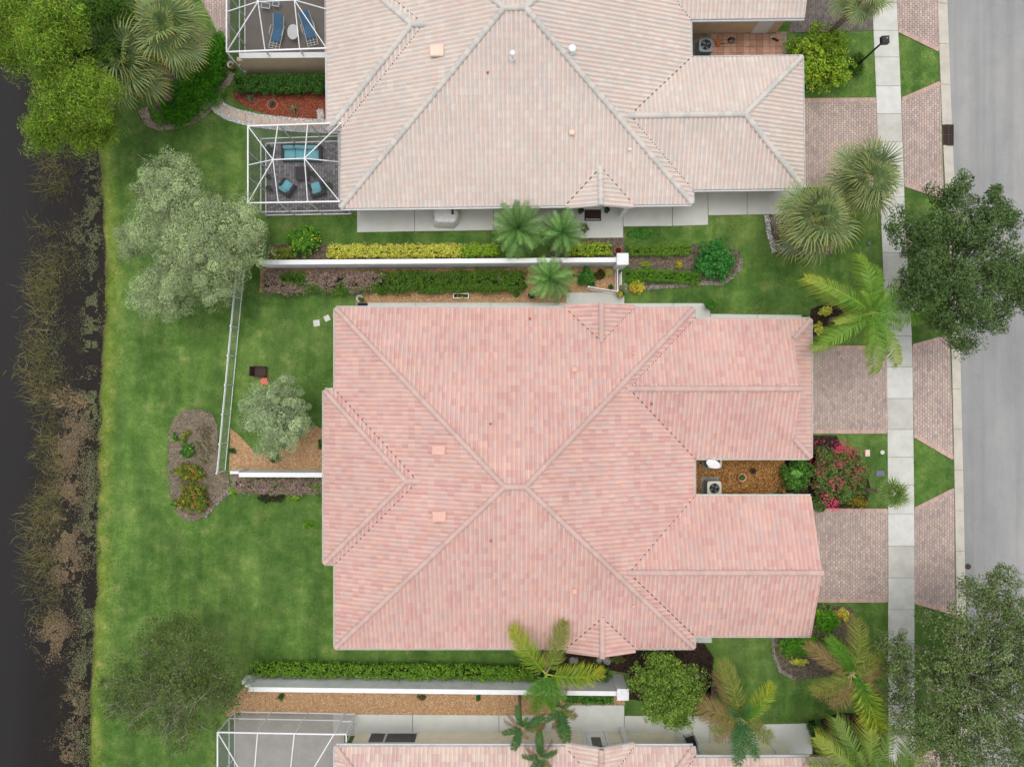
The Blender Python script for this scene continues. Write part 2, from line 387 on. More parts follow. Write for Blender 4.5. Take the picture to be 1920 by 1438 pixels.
# ================================================================== SETTING
SHORE = [(40, -420), (110, 0), (170, 150), (188, 300), (196, 420), (197, 520), (194, 640), (188, 740), (185, 860), (182, 1000), (180, 1120), (172, 1250), (165, 1438), (150, 1860)]
_sx = np.array([P(a, b, -0.22)[0] for a, b in SHORE]); _sy = np.array([P(a, b, -0.22)[1] for a, b in SHORE])
def shore_x(y): return np.interp(y, _sy[::-1], _sx[::-1])
def build_ground():
    ys = np.concatenate([[-400, -150, -60], np.arange(-36, 36.1, 0.4), [60, 150, 400]])
    ds = np.array([-300, -40, -9, -5, -3, -2, -1.2, -.6, -.3, 0, .25, .5, .8, 1.1, 1.5, 2.2, 4, 12, 30, 60, 120, 420.])
    zs = np.interp(ds, [-40, -9, -5, -3, -1.2, -.6, -.3, 0, .3, .7, 1.2], [-3.5, -1.9, -1.0, -.7, -.46, -.36, -.30, -.22, -.12, -.05, 0])
    X = shore_x(ys)[:, None] + ds[None, :]; Y = np.repeat(ys[:, None], len(ds), 1); Z = np.repeat(zs[None, :], len(ys), 0).copy()
    jit = (valnoise(X, Y, 1.3, 3) - .5) * 0.35 * np.exp(-((ds[None, :] - 0.0) / 1.0) ** 2); X = X + jit
    V = np.stack([X, Y, Z], -1).reshape(-1, 3)
    a = np.interp(ds, [-.3, 0, .6, 1.2], [1, 1, .7, 0]); g = np.interp(ds, [-.15, 0.05, .3], [1, 1, 0])
    C = np.zeros((len(ys), len(ds), 3)); C[..., 0] = a * (0.45 + .9 * valnoise(X, Y, 0.9, 5)); C[..., 1] = g
    n = len(ds); i, j = np.meshgrid(np.arange(len(ys) - 1), np.arange(n - 1), indexing='ij'); b = (i * n + j).ravel()
    Fc = np.stack([b, b + 1, b + n + 1, b + n], 1)
    o = npobj('ground', V, Fc, M['lawn'], np.clip(C.reshape(-1, 3), 0, 1), smooth=True); tag(o, kind='structure')
build_ground()
# pond surface
ys = np.concatenate([[-300], np.arange(-40, 40.1, 2.0), [300]])
V = []; 
WC = []
for y in ys:
    for d_, f_ in ((-300, .95), (-7, .93), (-4.6, .86), (-3.2, .66), (-1.2, .56), (.35, .5)):
        V.append((float(shore_x(y)) + d_, y, -.22)); WC.append((f_, f_, f_))
Fc = [(6 * i + j, 6 * i + j + 1, 6 * i + j + 7, 6 * i + j + 6) for i in range(len(ys) - 1) for j in range(5)]
tag(npobj('pond_water', np.array(V), np.array(Fc), M['water'], np.array(WC)), kind='structure')

# street, gutter kerb, sidewalk: polylines measured along the curve of the street
KR = [(1766, -300), (1776, 0), (1785, 240), (1793, 420), (1800, 640), (1806, 900), (1810, 1100), (1815, 1438), (1822, 1740)]
KL = [(1747, -300), (1757, 0), (1766, 240), (1775, 420), (1783, 640), (1789, 900), (1792, 1100), (1797, 1438), (1804, 1740)]
SL = [(1626, -300), (1635, 0), (1643, 185), (1652, 420), (1662, 650), (1664, 815), (1665, 1000), (1665, 1130), (1666, 1438), (1668, 1740)]
SR = [(1671, -300), (1681, 0), (1689, 185), (1697, 420), (1710, 650), (1712, 815), (1714, 1000), (1714, 1130), (1715, 1438), (1717, 1740)]
def xat(line, py): return float(np.interp(py, [b for a, b in line], [a for a, b in line]))
street = MB()
for y0 in range(-300, 1740, 60):
    a0 = P(xat(KR, y0) - 2, y0); a1 = P(xat(KR, y0 + 60) - 2, y0 + 60)
    street.add([(a0[0], a0[1], .004), (a1[0], a1[1], .004), (a1[0] + 7.6, a1[1], .004), (a0[0] + 7.6, a0[1], .004)], [(0, 1, 2, 3)])
tag(street.build('street', M['asphalt']), kind='structure')
EXCL.append([P(xat(KL, -300), -300), P(xat(KL, 240), 240), P(xat(KL, 640), 640), P(xat(KL, 1000), 1000), P(xat(KL, 1740), 1740), P(2300, 1740), P(2300, -300)])
kerb = empty('kerb'); tag(kerb, kind='structure')
y0 = -145
while y0 < 1600:
    y1 = y0 + (76 if y0 != 235 else 38)
    q = MB(); g = 0.35
    ring = []
    for yy in (y0 + g, y1 - g):
        l = P(xat(KL, yy), yy); r = P(xat(KR, yy), yy); w = r[0] - l[0]
        for t, z in ((0, -.1), (0, .055), (.06, .062), (.25, .058), (.62, .012), (.9, .016), (1.0, .010), (1.0, -.1)):
            ring.append((l[0] + w * t, l[1], z))
    fs = [(i, i + 8, i + 9, i + 1) for i in range(7)] + [tuple(range(8)), tuple(range(15, 7, -1))]
    if y0 != 235:
        q.add(ring, fs); q.build('kerb_segment', M['kerb'], kerb)
    y0 = y1
sidewalk = empty('sidewalk'); tag(sidewalk, kind='structure')
ylist = [-150, -98, -46, 6, 58, 108, 162, 214, 267, 318, 370, 422, 474, 526, 578, 630, 688, 747, 805, 857, 909, 963, 1023, 1083, 1142, 1200, 1260, 1320, 1378, 1436, 1496, 1550]
for i in range(len(ylist) - 1):
    a, b = ylist[i] + .35, ylist[i + 1] - .35
    poly = [P(xat(SL, a), a), P(xat(SR, a), a), P(xat(SR, b), b), P(xat(SL, b), b)]
    q = MB(); q.prism(poly, -.1, .03 + .004 * ((i * 7) % 3)); q.build('paving_slab', M[['concrete', 'concrete1', 'concrete', 'concrete2', 'concrete'][(i * 3) % 5]], sidewalk)
EXCL.append(PP([(xat(SL, -150), -150), (xat(SR, -150), -150), (xat(SR, 400), 400), (xat(SR, 650), 650), (xat(SR, 1000), 1000), (xat(SR, 1550), 1550), (xat(SL, 1550), 1550), (xat(SL, 1000), 1000), (xat(SL, 650), 650), (xat(SL, 400), 400)]))

# ---- paved driveways: every paver is its own block, mortarless joints
PAV = [lin(196, 174, 166), lin(190, 169, 162), lin(182, 165, 160), lin(194, 173, 162), lin(200, 181, 171), lin(178, 161, 156), lin(197, 172, 164)]
PAVD = [lin(110, 104, 104), lin(96, 92, 94), lin(122, 112, 110), lin(104, 100, 98)]
PAVG = [lin(150, 150, 153), lin(136, 136, 141), lin(166, 165, 168), lin(124, 124, 130), lin(156, 153, 154)]
def pavers(name, polypx, pal, w=.148, ln=.235, along='y', z=.045, mat='paver', rot=0.0, base=None, kind='structure', border=None):
    poly = ccw(PP(polypx)); EXCL.append(poly)
    root = empty(name, (0, 0, 0)); tag(root, kind=kind)
    q = MB(); q.prism(poly, -.08, z - .02); q.build('bedding', base or M['sand'], root)
    xs = [p[0] for p in poly]; ys_ = [p[1] for p in poly]; x0, x1, y0, y1 = min(xs), max(xs), min(ys_), max(ys_)
    g = 0.006; Vs = []; Fs = []; Cs = []; k = 0
    nx = int((x1 - x0) / (w if along == 'y' else ln)) + 2; ny = int((y1 - y0) / (ln if along == 'y' else w)) + 3
    dx, dy = (w, ln) if along == 'y' else (ln, w)
    for i in range(nx):
        for j in range(-1, ny):
            ox = x0 + i * dx + (0 if along == 'y' else (j % 2) * dx / 2) - (0 if along == 'y' else dx)
            oy = y0 + j * dy + ((i % 2) * dy / 2 if along == 'y' else 0)
            cx, cy = ox + dx / 2, oy + dy / 2
            if cx < x0 - dx or cx > x1 + dx or cy < y0 - dy or cy > y1 + dy: continue
            h = z + R.uniform(-.004, .004)
            a, b, c, d = ox + g, ox + dx - g, oy + g, oy + dy - g; e = .010
            Vs += [(a, c, z - .03), (b, c, z - .03), (b, d, z - .03), (a, d, z - .03), (a + e, c + e, h), (b - e, c + e, h), (b - e, d - e, h), (a + e, d - e, h)]
            o_ = k * 8; Fs += [(o_ + 4, o_ + 5, o_ + 6, o_ + 7)] + [(o_ + m, o_ + (m + 1) % 4, o_ + 4 + (m + 1) % 4, o_ + 4 + m) for m in range(4)]
            c_ = np.array(pal[R.randint(len(pal))]) * R.uniform(.92, 1.08); Cs += [tuple(c_) + (1,)] * 8; k += 1
    V2, f2, C2 = clip_np(np.array(Vs, np.float32), np.array(Fs, np.int32), np.array(Cs, np.float32), poly)
    o = npobj('pavers', V2, group_faces(f2), M[mat], C2, root); o['kind'] = 'stuff'
    if border:
        c = MB()
        for (a, b) in border:
            a = Vector(P(*a) + (0,)); b = Vector(P(*b) + (0,)); L = (b - a).length; n = max(1, int(L / .15)); d = (b - a) / n
            rz = math.atan2(d.y, d.x)
            for i in range(n):
                p = a + d * (i + .5); c.cur = tuple(np.array(lin(200, 170, 158)) * R.uniform(.85, 1.1))
                c.box((p.x, p.y, z - .008), (d.length - .008, .24, .04), rz)
        bo = c.build('border_pavers', M[mat], root, colors=True); bo['kind'] = 'stuff'
    return root
pavers('driveway', [(1490, 648), (1662, 648), (1664, 812), (1490, 812)], PAV, border=[((1505, 652), (1660, 652)), ((1505, 809), (1662, 809))])
pavers('driveway', [(1500, 954), (1664, 954), (1664, 1128), (1500, 1128)], PAV, border=[((1515, 957), (1662, 957)), ((1515, 1125), (1662, 1125))])
pavers('driveway', [(1478, 186), (1642, 185), (1652, 352), (1478, 352)], PAV, border=[((1500, 189), (1640, 188))])
pavers('driveway', [(1480, -170), (1632, -170), (1637, 58), (1480, 62)], PAVD)
pavers('driveway', [(1470, 1418), (1664, 1416), (1666, 1590), (1470, 1590)], PAV)
for q_, b_ in (([(1690, 186), (1762, 154), (1769, 374), (1695, 349)], [((1692, 187), (1762, 157)), ((1697, 347), (1768, 371))]),
               ([(1710, 648), (1780, 627), (1787, 862), (1713, 818)], [((1712, 649), (1780, 630)), ((1714, 816), (1786, 858))]),
               ([(1714, 953), (1788, 915), (1791, 1152), (1714, 1130)], [((1716, 954), (1788, 918)), ((1716, 1128), (1790, 1149))]),
               ([(1672, -200), (1750, -220), (1760, 98), (1684, 60)], [((1685, 58), (1759, 94))]),
               ([(1715, 1420), (1795, 1385), (1800, 1620), (1716, 1600)], [((1717, 1421), (1795, 1388))])):
    pavers('driveway_apron', q_, PAV, border=b_)

pavers('terrace_paving', [(374, -60), (432, -60), (432, 114), (416, 78), (376, 0)], PAV)
# ---- concrete walkways
def walkway(slabs, z=.05, mat='walk'):
    root = empty('walkway'); tag(root, kind='structure')
    jt = MB()
    for s in slabs:
        cx = sum(a for a, b in s) / len(s); cy = sum(b for a, b in s) / len(s); jt.prism(PP([(a + (1 if a > cx else -1) * .8, b + (1 if b > cy else -1) * .3) for a, b in s]), -.08, z - .02)
    jt.build('bedding', M['greystone'], root)
    for i, s in enumerate(slabs):
        q = MB(); pl = PP(s); q.prism(pl, -.06, z + .003 * (i % 2)); q.build('paving_slab', M[mat], root); EXCL.append(pl)
walkway([[(670, 385), (777, 385), (777, 434), (670, 436)], [(778, 385), (925, 385), (925, 432), (778, 434)], [(926, 385), (1062, 385), (1062, 430), (926, 432)],
         [(1063, 385), (1167, 385), (1168, 446), (1063, 447)], [(1168, 380), (1260, 378), (1260, 424), (1169, 425)], [(1261, 350), (1326, 350), (1327, 422), (1261, 424)],
         [(1327, 352), (1400, 352), (1400, 403), (1328, 404)], [(1401, 352), (1500, 352), (1500, 401), (1401, 403)]])
walkway([[(690, 568), (779, 568), (779, 606), (690, 606)], [(780, 568), (920, 568), (920, 606), (780, 606)], [(921, 568), (1061, 568), (1061, 606), (921, 606)],
         [(1062, 549), (1170, 549), (1170, 606), (1062, 606)], [(1171, 569), (1262, 569), (1262, 606), (1171, 606)], [(1263, 569), (1317, 569), (1331, 584), (1331, 620), (1263, 620)],
         [(1332, 589), (1420, 590), (1420, 620), (1332, 620)], [(1421, 590), (1502, 591), (1502, 620), (1421, 620)]])
walkway([[(1302, 1178), (1334, 1178), (1334, 1204), (1302, 1204)]])
walkway([[(625, 1338), (773, 1339), (773, 1378), (625, 1378)], [(774, 1339), (935, 1340), (935, 1378), (774, 1378)], [(936, 1340), (1061, 1340), (1061, 1378), (936, 1378)],
         [(1062, 1321), (1170, 1321), (1170, 1398), (1062, 1398)], [(1171, 1341), (1330, 1342), (1330, 1398), (1171, 1398)], [(1331, 1350), (1430, 1357), (1430, 1400), (1331, 1400)],
         [(1431, 1357), (1521, 1355), (1522, 1412), (1431, 1412)]])

# ---- beds
CH_T = [lin(216, 180, 138), lin(198, 156, 112), lin(230, 202, 166), lin(176, 130, 90), lin(206, 164, 126)]
CH_B = [lin(176, 122, 64), lin(198, 146, 80), lin(140, 92, 50), lin(214, 170, 110), lin(120, 80, 48)]
CH_R = [lin(164, 92, 68), lin(140, 74, 56), lin(184, 112, 86), lin(122, 66, 52)]
CH_G = [lin(142, 130, 112), lin(118, 106, 90), lin(162, 150, 130), lin(100, 90, 76)]
CH_W = [lin(214, 214, 212), lin(190, 190, 188), lin(232, 230, 226), lin(168, 168, 166)]
CH_D = [lin(78, 62, 52), lin(60, 48, 40), lin(96, 80, 68)]
def chips(poly, n_m2, pal, size, z, parent, name='wood_chips', mat='chip', asp=.45):
    xs = [p[0] for p in poly]; ys_ = [p[1] for p in poly]
    A = (max(xs) - min(xs)) * (max(ys_) - min(ys_)); n = int(A * n_m2)
    x = R.uniform(min(xs), max(xs), n); y = R.uniform(min(ys_), max(ys_), n); k = inside(poly, x, y); x = x[k]; y = y[k]; n = len(x)
    if n == 0: return
    t = R.uniform(0, 6.283, n); s = size * R.uniform(.5, 1.4, n); w = s * asp * R.uniform(.6, 1.3, n)
    cx, sx = np.cos(t), np.sin(t); zz = z + R.uniform(.0, .02, n); tl = R.uniform(-.35, .35, (n, 2))
    V = np.zeros((n, 5, 3))
    for q, (u, v, h) in enumerate(((-.5, -.5, 0), (.5, -.5, 0), (.5, .5, 0), (-.5, .5, 0), (0.05, 0, 1))):
        V[:, q, 0] = x + u * s * cx - v * w * sx; V[:, q, 1] = y + u * s * sx + v * w * cx
        V[:, q, 2] = zz + u * s * tl[:, 0] + v * w * tl[:, 1] + h * .35 * w
    b = np.arange(n)[:, None] * 5
    Fc = np.concatenate([b + np.array([[0, 1, 4]]), b + np.array([[1, 2, 4]]), b + np.array([[2, 3, 4]]), b + np.array([[3, 0, 4]])])
    C = np.array(pal)[R.randint(len(pal), size=n)] * R.uniform(.75, 1.15, (n, 1))
    o = npobj(name, V.reshape(-1, 3), Fc, M[mat], np.repeat(C, 5, 0), parent); o['kind'] = 'stuff'
def bed(pts, mat, z=.035, chip=None, n_m2=0, size=.06, excl=True, name='planting_bed'):
    poly = ccw(PP(pts)); q = MB(); q.prism(poly, -.06, z); o = q.build(name, M[mat]); tag(o, kind='structure')
    if excl: EXCL.append(poly)
    if chip: chips(poly, n_m2, chip, size, z, o)
    return o
bed([(488, 503), (700, 503), (1000, 501), (1158, 499), (1164, 549), (1062, 549), (1062, 568), (690, 568), (690, 578), (669, 578), (669, 547), (488, 548)], 'tanmulch', chip=CH_T, n_m2=620, size=.055)
bed([(430, 884), (433, 803), (455, 822), (480, 850), (530, 842), (575, 802), (590, 797), (612, 808), (640, 884)], 'tanmulch', chip=CH_T, n_m2=620, size=.055)
ISL = [(345, 769), (375, 766), (398, 776), (408, 797), (409, 840), (407, 886), (428, 888), (432, 912), (415, 932), (398, 948), (385, 966), (366, 977), (348, 975), (331, 962), (321, 930), (316, 870), (317, 810), (326, 784)]
bed(ISL, 'greymulch', chip=CH_G, n_m2=300, size=.06, z=.05)
bed([(432, 888), (612, 892), (612, 926), (475, 926), (440, 918)], 'greymulch', chip=CH_G, n_m2=200, size=.06)
bed([(1285, 850), (1470, 850), (1474, 938), (1285, 938)], 'brownmulch', chip=CH_B, n_m2=480, size=.075)
bed([(1470, 851), (1530, 851), (1528, 937), (1474, 937)], 'darksoil', chip=CH_D, n_m2=200, size=.06)
bed([(1512, 816), (1568, 817), (1585, 850), (1622, 880), (1632, 915), (1622, 951), (1512, 952)], 'darksoil', chip=CH_D, n_m2=200, size=.06)
bed([(1447, 1192), (1449, 1230), (1460, 1262), (1500, 1275), (1560, 1262), (1602, 1206), (1606, 1160), (1596, 1138), (1520, 1132), (1500, 1180)], 'soil', chip=CH_G, n_m2=200, size=.06)
bed([(424, 1342), (424, 1322), (462, 1284), (640, 1290), (860, 1294), (1062, 1298), (1172, 1300), (1172, 1320), (1062, 1320), (1062, 1341), (640, 1338)], 'tanmulch', chip=CH_T, n_m2=620, size=.055)
bed([(436, 165), (640, 165), (640, 236), (565, 228), (520, 221), (470, 205), (440, 188)], 'redmulch', chip=CH_R, n_m2=420, size=.07)
bed([(1030, 447), (1170, 447), (1172, 486), (1030, 486)], 'soil', chip=CH_G, n_m2=150, size=.06)
bed([(505, 458), (560, 458), (930, 457), (930, 486), (505, 490)], 'soil', chip=CH_G, n_m2=80, size=.06)
bed([(1178, 459), (1310, 459), (1385, 470), (1392, 492), (1380, 515), (1350, 532), (1318, 534), (1210, 540), (1178, 548)], 'soil', chip=CH_G, n_m2=200, size=.06)
bed([(1436, 404), (1470, 403), (1560, 440), (1560, 478), (1456, 478), (1440, 450)], 'soil', chip=CH_W, n_m2=120, size=.06)
bed([(1050, 1190), (1310, 1190), (1338, 1232), (1330, 1330), (1180, 1310), (1180, 1262), (1050, 1240)], 'darksoil', chip=CH_D, n_m2=160, size=.06)
bed([(1518, 604), (1520, 580), (1540, 572), (1570, 574), (1585, 592), (1580, 606), (1545, 612), (1530, 646), (1515, 646)], 'darksoil', chip=CH_D, n_m2=200, size=.06)
bed([(295, 120), (330, 60), (400, 60), (425, 110), (425, 160), (395, 195), (360, 228), (315, 240), (290, 200)], 'soil', chip=CH_G, n_m2=80, size=.06)
bed([(1524, 1368), (1540, 1348), (1575, 1335), (1640, 1340), (1662, 1362), (1662, 1412), (1524, 1414)], 'darksoil', chip=CH_D, n_m2=100, size=.06)
bed([(1256, 1250), (1345, 1265), (1350, 1300), (1300, 1330), (1240, 1320)], 'soil', chip=CH_G, n_m2=100, size=.06)
# sandy trodden path round the fern bed and a bare patch by the cypress
def ribbon(pts, w, z=.02):
    out = []; back = []
    for i, (a, b) in enumerate(pts):
        d = Vector((pts[min(i + 1, len(pts) - 1)][0] - pts[max(i - 1, 0)][0], pts[min(i + 1, len(pts) - 1)][1] - pts[max(i - 1, 0)][1])).normalized()
        ww = w[i] if hasattr(w, '__len__') else w
        out.append((a - d.y * ww / 2, b + d.x * ww / 2)); back.append((a + d.y * ww / 2, b - d.x * ww / 2))
    return out + back[::-1]
def strip(name, pts, w, mat, z, chip=None, n_m2=0, size=.06):
    root = None; rb = ribbon(pts, w); n = len(pts); q = MB()
    for i in range(n - 1):
        quad = PP([rb[i], rb[i + 1], rb[2 * n - 2 - i], rb[2 * n - 1 - i]])
        q.add([(x, y, z) for x, y in quad], [(3, 2, 1, 0)]); 
    o = q.build(name, M[mat]); tag(o, kind='structure'); EXCL.append(PP(rb))
    if chip: chips(PP(rb), n_m2, chip, size, z, o, 'pebbles', 'pebble', .75)
    return o
strip('sand_path', [(438, 138), (428, 155), (412, 172), (396, 192), (382, 212), (360, 228), (330, 238), (300, 242), (280, 232), (268, 205)], [10, 12, 14, 18, 18, 12, 10, 9, 14, 20], 'sand', .055, CH_G, 120, .06)
strip('edging', [(1174, 545), (1215, 540), (1270, 536), (1320, 531), (1352, 532), (1374, 519), (1388, 500), (1390, 485)], 8, 'greystone', .06, CH_G, 260, .07)
strip('edging', [(1448, 1194), (1450, 1226), (1462, 1256), (1490, 1272)], 6, 'greystone', .06, CH_G, 200, .07)
strip('edging', [(1437, 404), (1441, 440), (1452, 474)], 9, 'sand', .06, CH_W, 300, .07)
strip('edging', [(384, 968), (398, 950), (415, 934), (432, 920), (442, 905), (446, 892)], 9, 'greystone', .065, CH_G, 240, .09)
strip('edging', [(668, 546), (668, 580)], 2.2, 'greystone', .06)
strip('edging', [(488, 548.5), (560, 548), (668, 547)], 2.2, 'greystone', .06)
gp = strip('gravel_path', [(403, 190), (412, 203), (428, 213), (450, 220), (480, 227), (520, 232), (565, 236), (612, 238), (650, 238)], 26, 'stone', .05, CH_W, 500, .06)
for i, (a, b, t) in enumerate([(412, 200, .75), (426, 209, .5), (440, 215, .3), (455.5, 220, .22), (470.5, 223.5, .16), (485.5, 226.5, .12), (500, 228.5, .1), (515, 231, .1), (530, 232, .08), (546, 233, .06), (562, 234, .04), (578, 235, .03), (594, 236, .03), (610, 237, .03)]):
    q = MB(); x, y = P(a, b); q.box((x, y, .07), (.36, .40, .05), -t, .012); q.build('paving_stone', M['steptile'], gp)
x, y = P(605, 215); strip('gravel_path', [(600, 206), (602, 225)], 12, 'stone', .052, CH_W, 500, .06)
# ================================================================== HOUSES
ZE, SL_ = 2.75, 0.36          # eave height, roof slope
TW, TE = 0.242, 0.38         # tile width, exposed length
PHI = math.atan(SL_); CP = math.cos(PHI)
PX = np.array([0, .09, .2, .31, .42, .53, .62, .81, 1.0]) * TW
PZ = np.array([.010, .038, .056, .062, .056, .038, .010, .000, .005])
LEN = TE + .05
def tile_local():
    n = len(PX); V = []
    for (y, dz) in ((0, .015), (LEN, .0)):
        V += [(x, y, z + dz) for x, z in zip(PX, PZ)]
    V += [(x, 0, z + .015) for x, z in zip(PX, PZ)] + [(x, .004, z - .008) for x, z in zip(PX, PZ)]      # front edge, its own sharp corner
    Fc = [(i, i + 1, n + i + 1, n + i) for i in range(n - 1)] + [(3 * n + i, 3 * n + i + 1, 2 * n + i + 1, 2 * n + i) for i in range(n - 1)]
    return np.array(V, np.float32), np.array(Fc, np.int32)
TV, TF = tile_local()
def tile_cols(pal, rs, k):
    """k tiles -> (k, nverts, 4) colours: a base tone with flashing streaks and painted roll shading down the tile"""
    pal = np.array(pal); pal = pal * .9 + pal.mean(0) * .1
    n = len(PX); b = np.array(pal)[rs.randint(len(pal), size=k)] * rs.uniform(.975, 1.03, (k, 1))
    alt = np.array(pal)[rs.randint(len(pal), size=k)]
    half = (np.arange(n) < 4)[None, :] ^ (rs.rand(k, 1) < .5); m = half & (rs.rand(k, 1) < .35)
    c = np.where(m[..., None], .5 * alt[:, None, :] + .5 * b[:, None, :], b[:, None, :])
    c = c * np.array([.765, .83, .87, .88, .87, .83, .765, .73, .74])[None, :, None]  # crest-to-pan shading painted into the colour, plus dirt in the pans
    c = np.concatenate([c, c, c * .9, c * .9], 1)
    return np.concatenate([c, np.ones(c.shape[:2] + (1,))], -1).astype(np.float32)
M['flash'] = plain('valley_metal', lin(96, 84, 80), .7, .2, 6.0, bmp=.1)
def cap_mesh(name, mat, col):
    n = 7; V = []; L = .40
    for (y, r, dz) in ((0, .150, .03), (L, .132, .0)):
        for i in range(n):
            t = math.pi * (i / (n - 1)); V.append((math.cos(t) * r * 1.12, y, math.sin(t) * r + dz - .02))
    for i in range(n):
        t = math.pi * (i / (n - 1)); V.append((math.cos(t) * .10, .002, math.sin(t) * .09 - .02))
    Fc = [(i, n + i, n + i + 1, i + 1) for i in range(n - 1)] + [(2 * n + i, i, i + 1, 2 * n + i + 1) for i in range(n - 1)]
    return npmesh(name, V, np.array(Fc), mat, np.tile(np.array(col + (1,)), (len(V), 1)))

def build_roof(root, planes, ridges, pal, cappal, ox, oy, rz, seed, ntile=300):
    rs = np.random.RandomState(seed); cr, sr = math.cos(rz), math.sin(rz)
    dk = MB()
    for pl in planes:
        O, v, poly = pl['O'], pl['v'], pl['poly']
        hz = lambda x, y: ZE + SL_ * ((x - O[0]) * v[0] + (y - O[1]) * v[1])
        n = len(poly); q = ccw(poly)
        dk.add([(x, y, hz(x, y) - .02) for x, y in q] + [(x, y, hz(x, y) - .14) for x, y in q],
               [tuple(range(n)), tuple(range(2 * n - 1, n - 1, -1))] + [(i, n + i, n + (i + 1) % n, (i + 1) % n) for i in range(n)])
    roof = dk.build('roof', M['deck'], root)
    allV, allF, allC, off = [], [], [], 0; cand = []
    for ip, pl in enumerate(planes):
        O, v, poly = pl['O'], pl['v'], pl['poly']
        u = (v[1], -v[0]); U = np.array([u[0], u[1], 0]); Vv = np.array([v[0] * CP, v[1] * CP, math.sin(PHI)]); N = np.cross(U, Vv)
        a = [(p[0] - O[0]) * u[0] + (p[1] - O[1]) * u[1] for p in poly]; b = [(p[0] - O[0]) * v[0] + (p[1] - O[1]) * v[1] for p in poly]
        i0, i1 = int(math.floor(min(a) / TW)) - 1, int(math.ceil(max(a) / TW)) + 1; nrow = int(max(b) / (TE * CP)) + 1
        ii, jj = np.meshgrid(np.arange(i0, i1), np.arange(0, nrow), indexing='ij'); ii = ii.ravel(); jj = jj.ravel()
        base = np.array([O[0], O[1], ZE + .012])[None] + (ii * TW)[:, None] * U[None] + (jj * TE - .05)[:, None] * Vv[None]
        W = base[:, None, :] + TV[None, :, 0:1] * U + TV[None, :, 1:2] * Vv + TV[None, :, 2:3] * N
        corn = base[:, None, :2] + np.array([(0, 0), (TW, 0), (TW, LEN), (0, LEN)])[None, :, 0:1] * U[None, None, :2] + np.array([(0, 0), (TW, 0), (TW, LEN), (0, LEN)])[None, :, 1:2] * Vv[None, None, :2]
        cen = corn.mean(1)
        # eave edge of the polygon is pushed out so that the first course overhangs
        pe = [(x - v[0] * .07, y - v[1] * .07) if abs((x - O[0]) * v[0] + (y - O[1]) * v[1]) < 1e-3 else (x, y) for x, y in poly]
        ins = np.stack([inside(pe, corn[:, q, 0], corn[:, q, 1]) for q in range(4)], 1)
        full = ins.all(1); part = (ins.any(1) | inside(pe, cen[:, 0], cen[:, 1])) & ~full
        # hidden below another slope: leave out
        hz = ZE + SL_ * ((cen[:, 0] - O[0]) * v[0] + (cen[:, 1] - O[1]) * v[1])
        hid = np.zeros(len(cen), bool); near = np.zeros(len(cen), bool)
        for iq, p2 in enumerate(planes):
            if iq == ip: continue
            h2 = ZE + SL_ * ((cen[:, 0] - p2['O'][0]) * p2['v'][0] + (cen[:, 1] - p2['O'][1]) * p2['v'][1])
            s2 = inside(p2['poly'], cen[:, 0], cen[:, 1]); hid |= s2 & (h2 > hz + .28); near |= s2 & (h2 > hz - .2)
        full &= ~hid; part &= ~hid
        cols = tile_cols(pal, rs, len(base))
        wx = ox + cen[:, 0] * cr - cen[:, 1] * sr; wy = oy + cen[:, 0] * sr + cen[:, 1] * cr
        px = 960 + wx * F / (H - hz); py = 719 - wy * F / (H - hz)
        okc = full & ~near & (px > 6) & (px < 1914) & (py > 6) & (py < 1432)
        for k in np.nonzero(okc)[0]: cand.append((hz[k], ip, k))
        pl['_'] = (base, U, Vv, N, W, cols, full)
        kp = np.nonzero(part)[0]
        if len(kp):
            nv = TV.shape[0]; Vp = W[kp].reshape(-1, 3); Fp = (TF[None] + (np.arange(len(kp)) * nv)[:, None, None]).reshape(-1, 4)
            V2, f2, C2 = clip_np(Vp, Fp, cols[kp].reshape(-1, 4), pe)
            for f in f2: allF.append([q + off for q in f])
            allV.append(V2); allC.append(C2); off += len(V2)
    cand.sort(key=lambda t: -t[0]); pick = {}
    for _, ip, k in cand[:ntile]: pick.setdefault(ip, set()).add(k)
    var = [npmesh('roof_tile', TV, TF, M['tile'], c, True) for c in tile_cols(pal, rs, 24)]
    quads = []
    for ip, pl in enumerate(planes):
        base, U, Vv, N, W, cols, full = pl['_']; sel = pick.get(ip, set())
        for k in sel:
            o = bpy.data.objects.new('roof_tile', var[rs.randint(24)]); link(o, roof)
            m = Matrix(((U[0], Vv[0], N[0], base[k][0]), (U[1], Vv[1], N[1], base[k][1]), (U[2], Vv[2], N[2], base[k][2]), (0, 0, 0, 1)))
            o.matrix_local = m
        kk = np.array([k for k in np.nonzero(full)[0] if k not in sel], int)
        if len(kk):
            nv = TV.shape[0]; allV.append(W[kk].reshape(-1, 3)); allC.append(cols[kk].reshape(-1, 4))
            quads.append((TF[None] + (off + np.arange(len(kk)) * nv)[:, None, None]).reshape(-1, 4)); off += len(kk) * nv
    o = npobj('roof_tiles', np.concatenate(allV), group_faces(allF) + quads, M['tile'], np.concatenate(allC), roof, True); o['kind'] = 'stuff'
    caps = [cap_mesh('ridge_tile', M['tile'], tuple(np.array(c) * .84)) for c in cappal]
    for a, b in ridges:
        a = Vector(a); b = Vector(b); L = (b - a).length; n = max(1, round(L / .37)); d = (b - a) / n; y = d.normalized()
        x = y.cross(Vector((0, 0, 1))).normalized(); z = x.cross(y)
        for i in range(n):
            p = a + d * i
            o = bpy.data.objects.new('ridge_tile', caps[rs.randint(len(caps))]); link(o, roof)
            o.matrix_local = Matrix(((x[0], y[0], z[0], p[0]), (x[1], y[1], z[1], p[1]), (x[2], y[2], z[2], p[2] + .03), (0, 0, 0, 1)))
    return roof

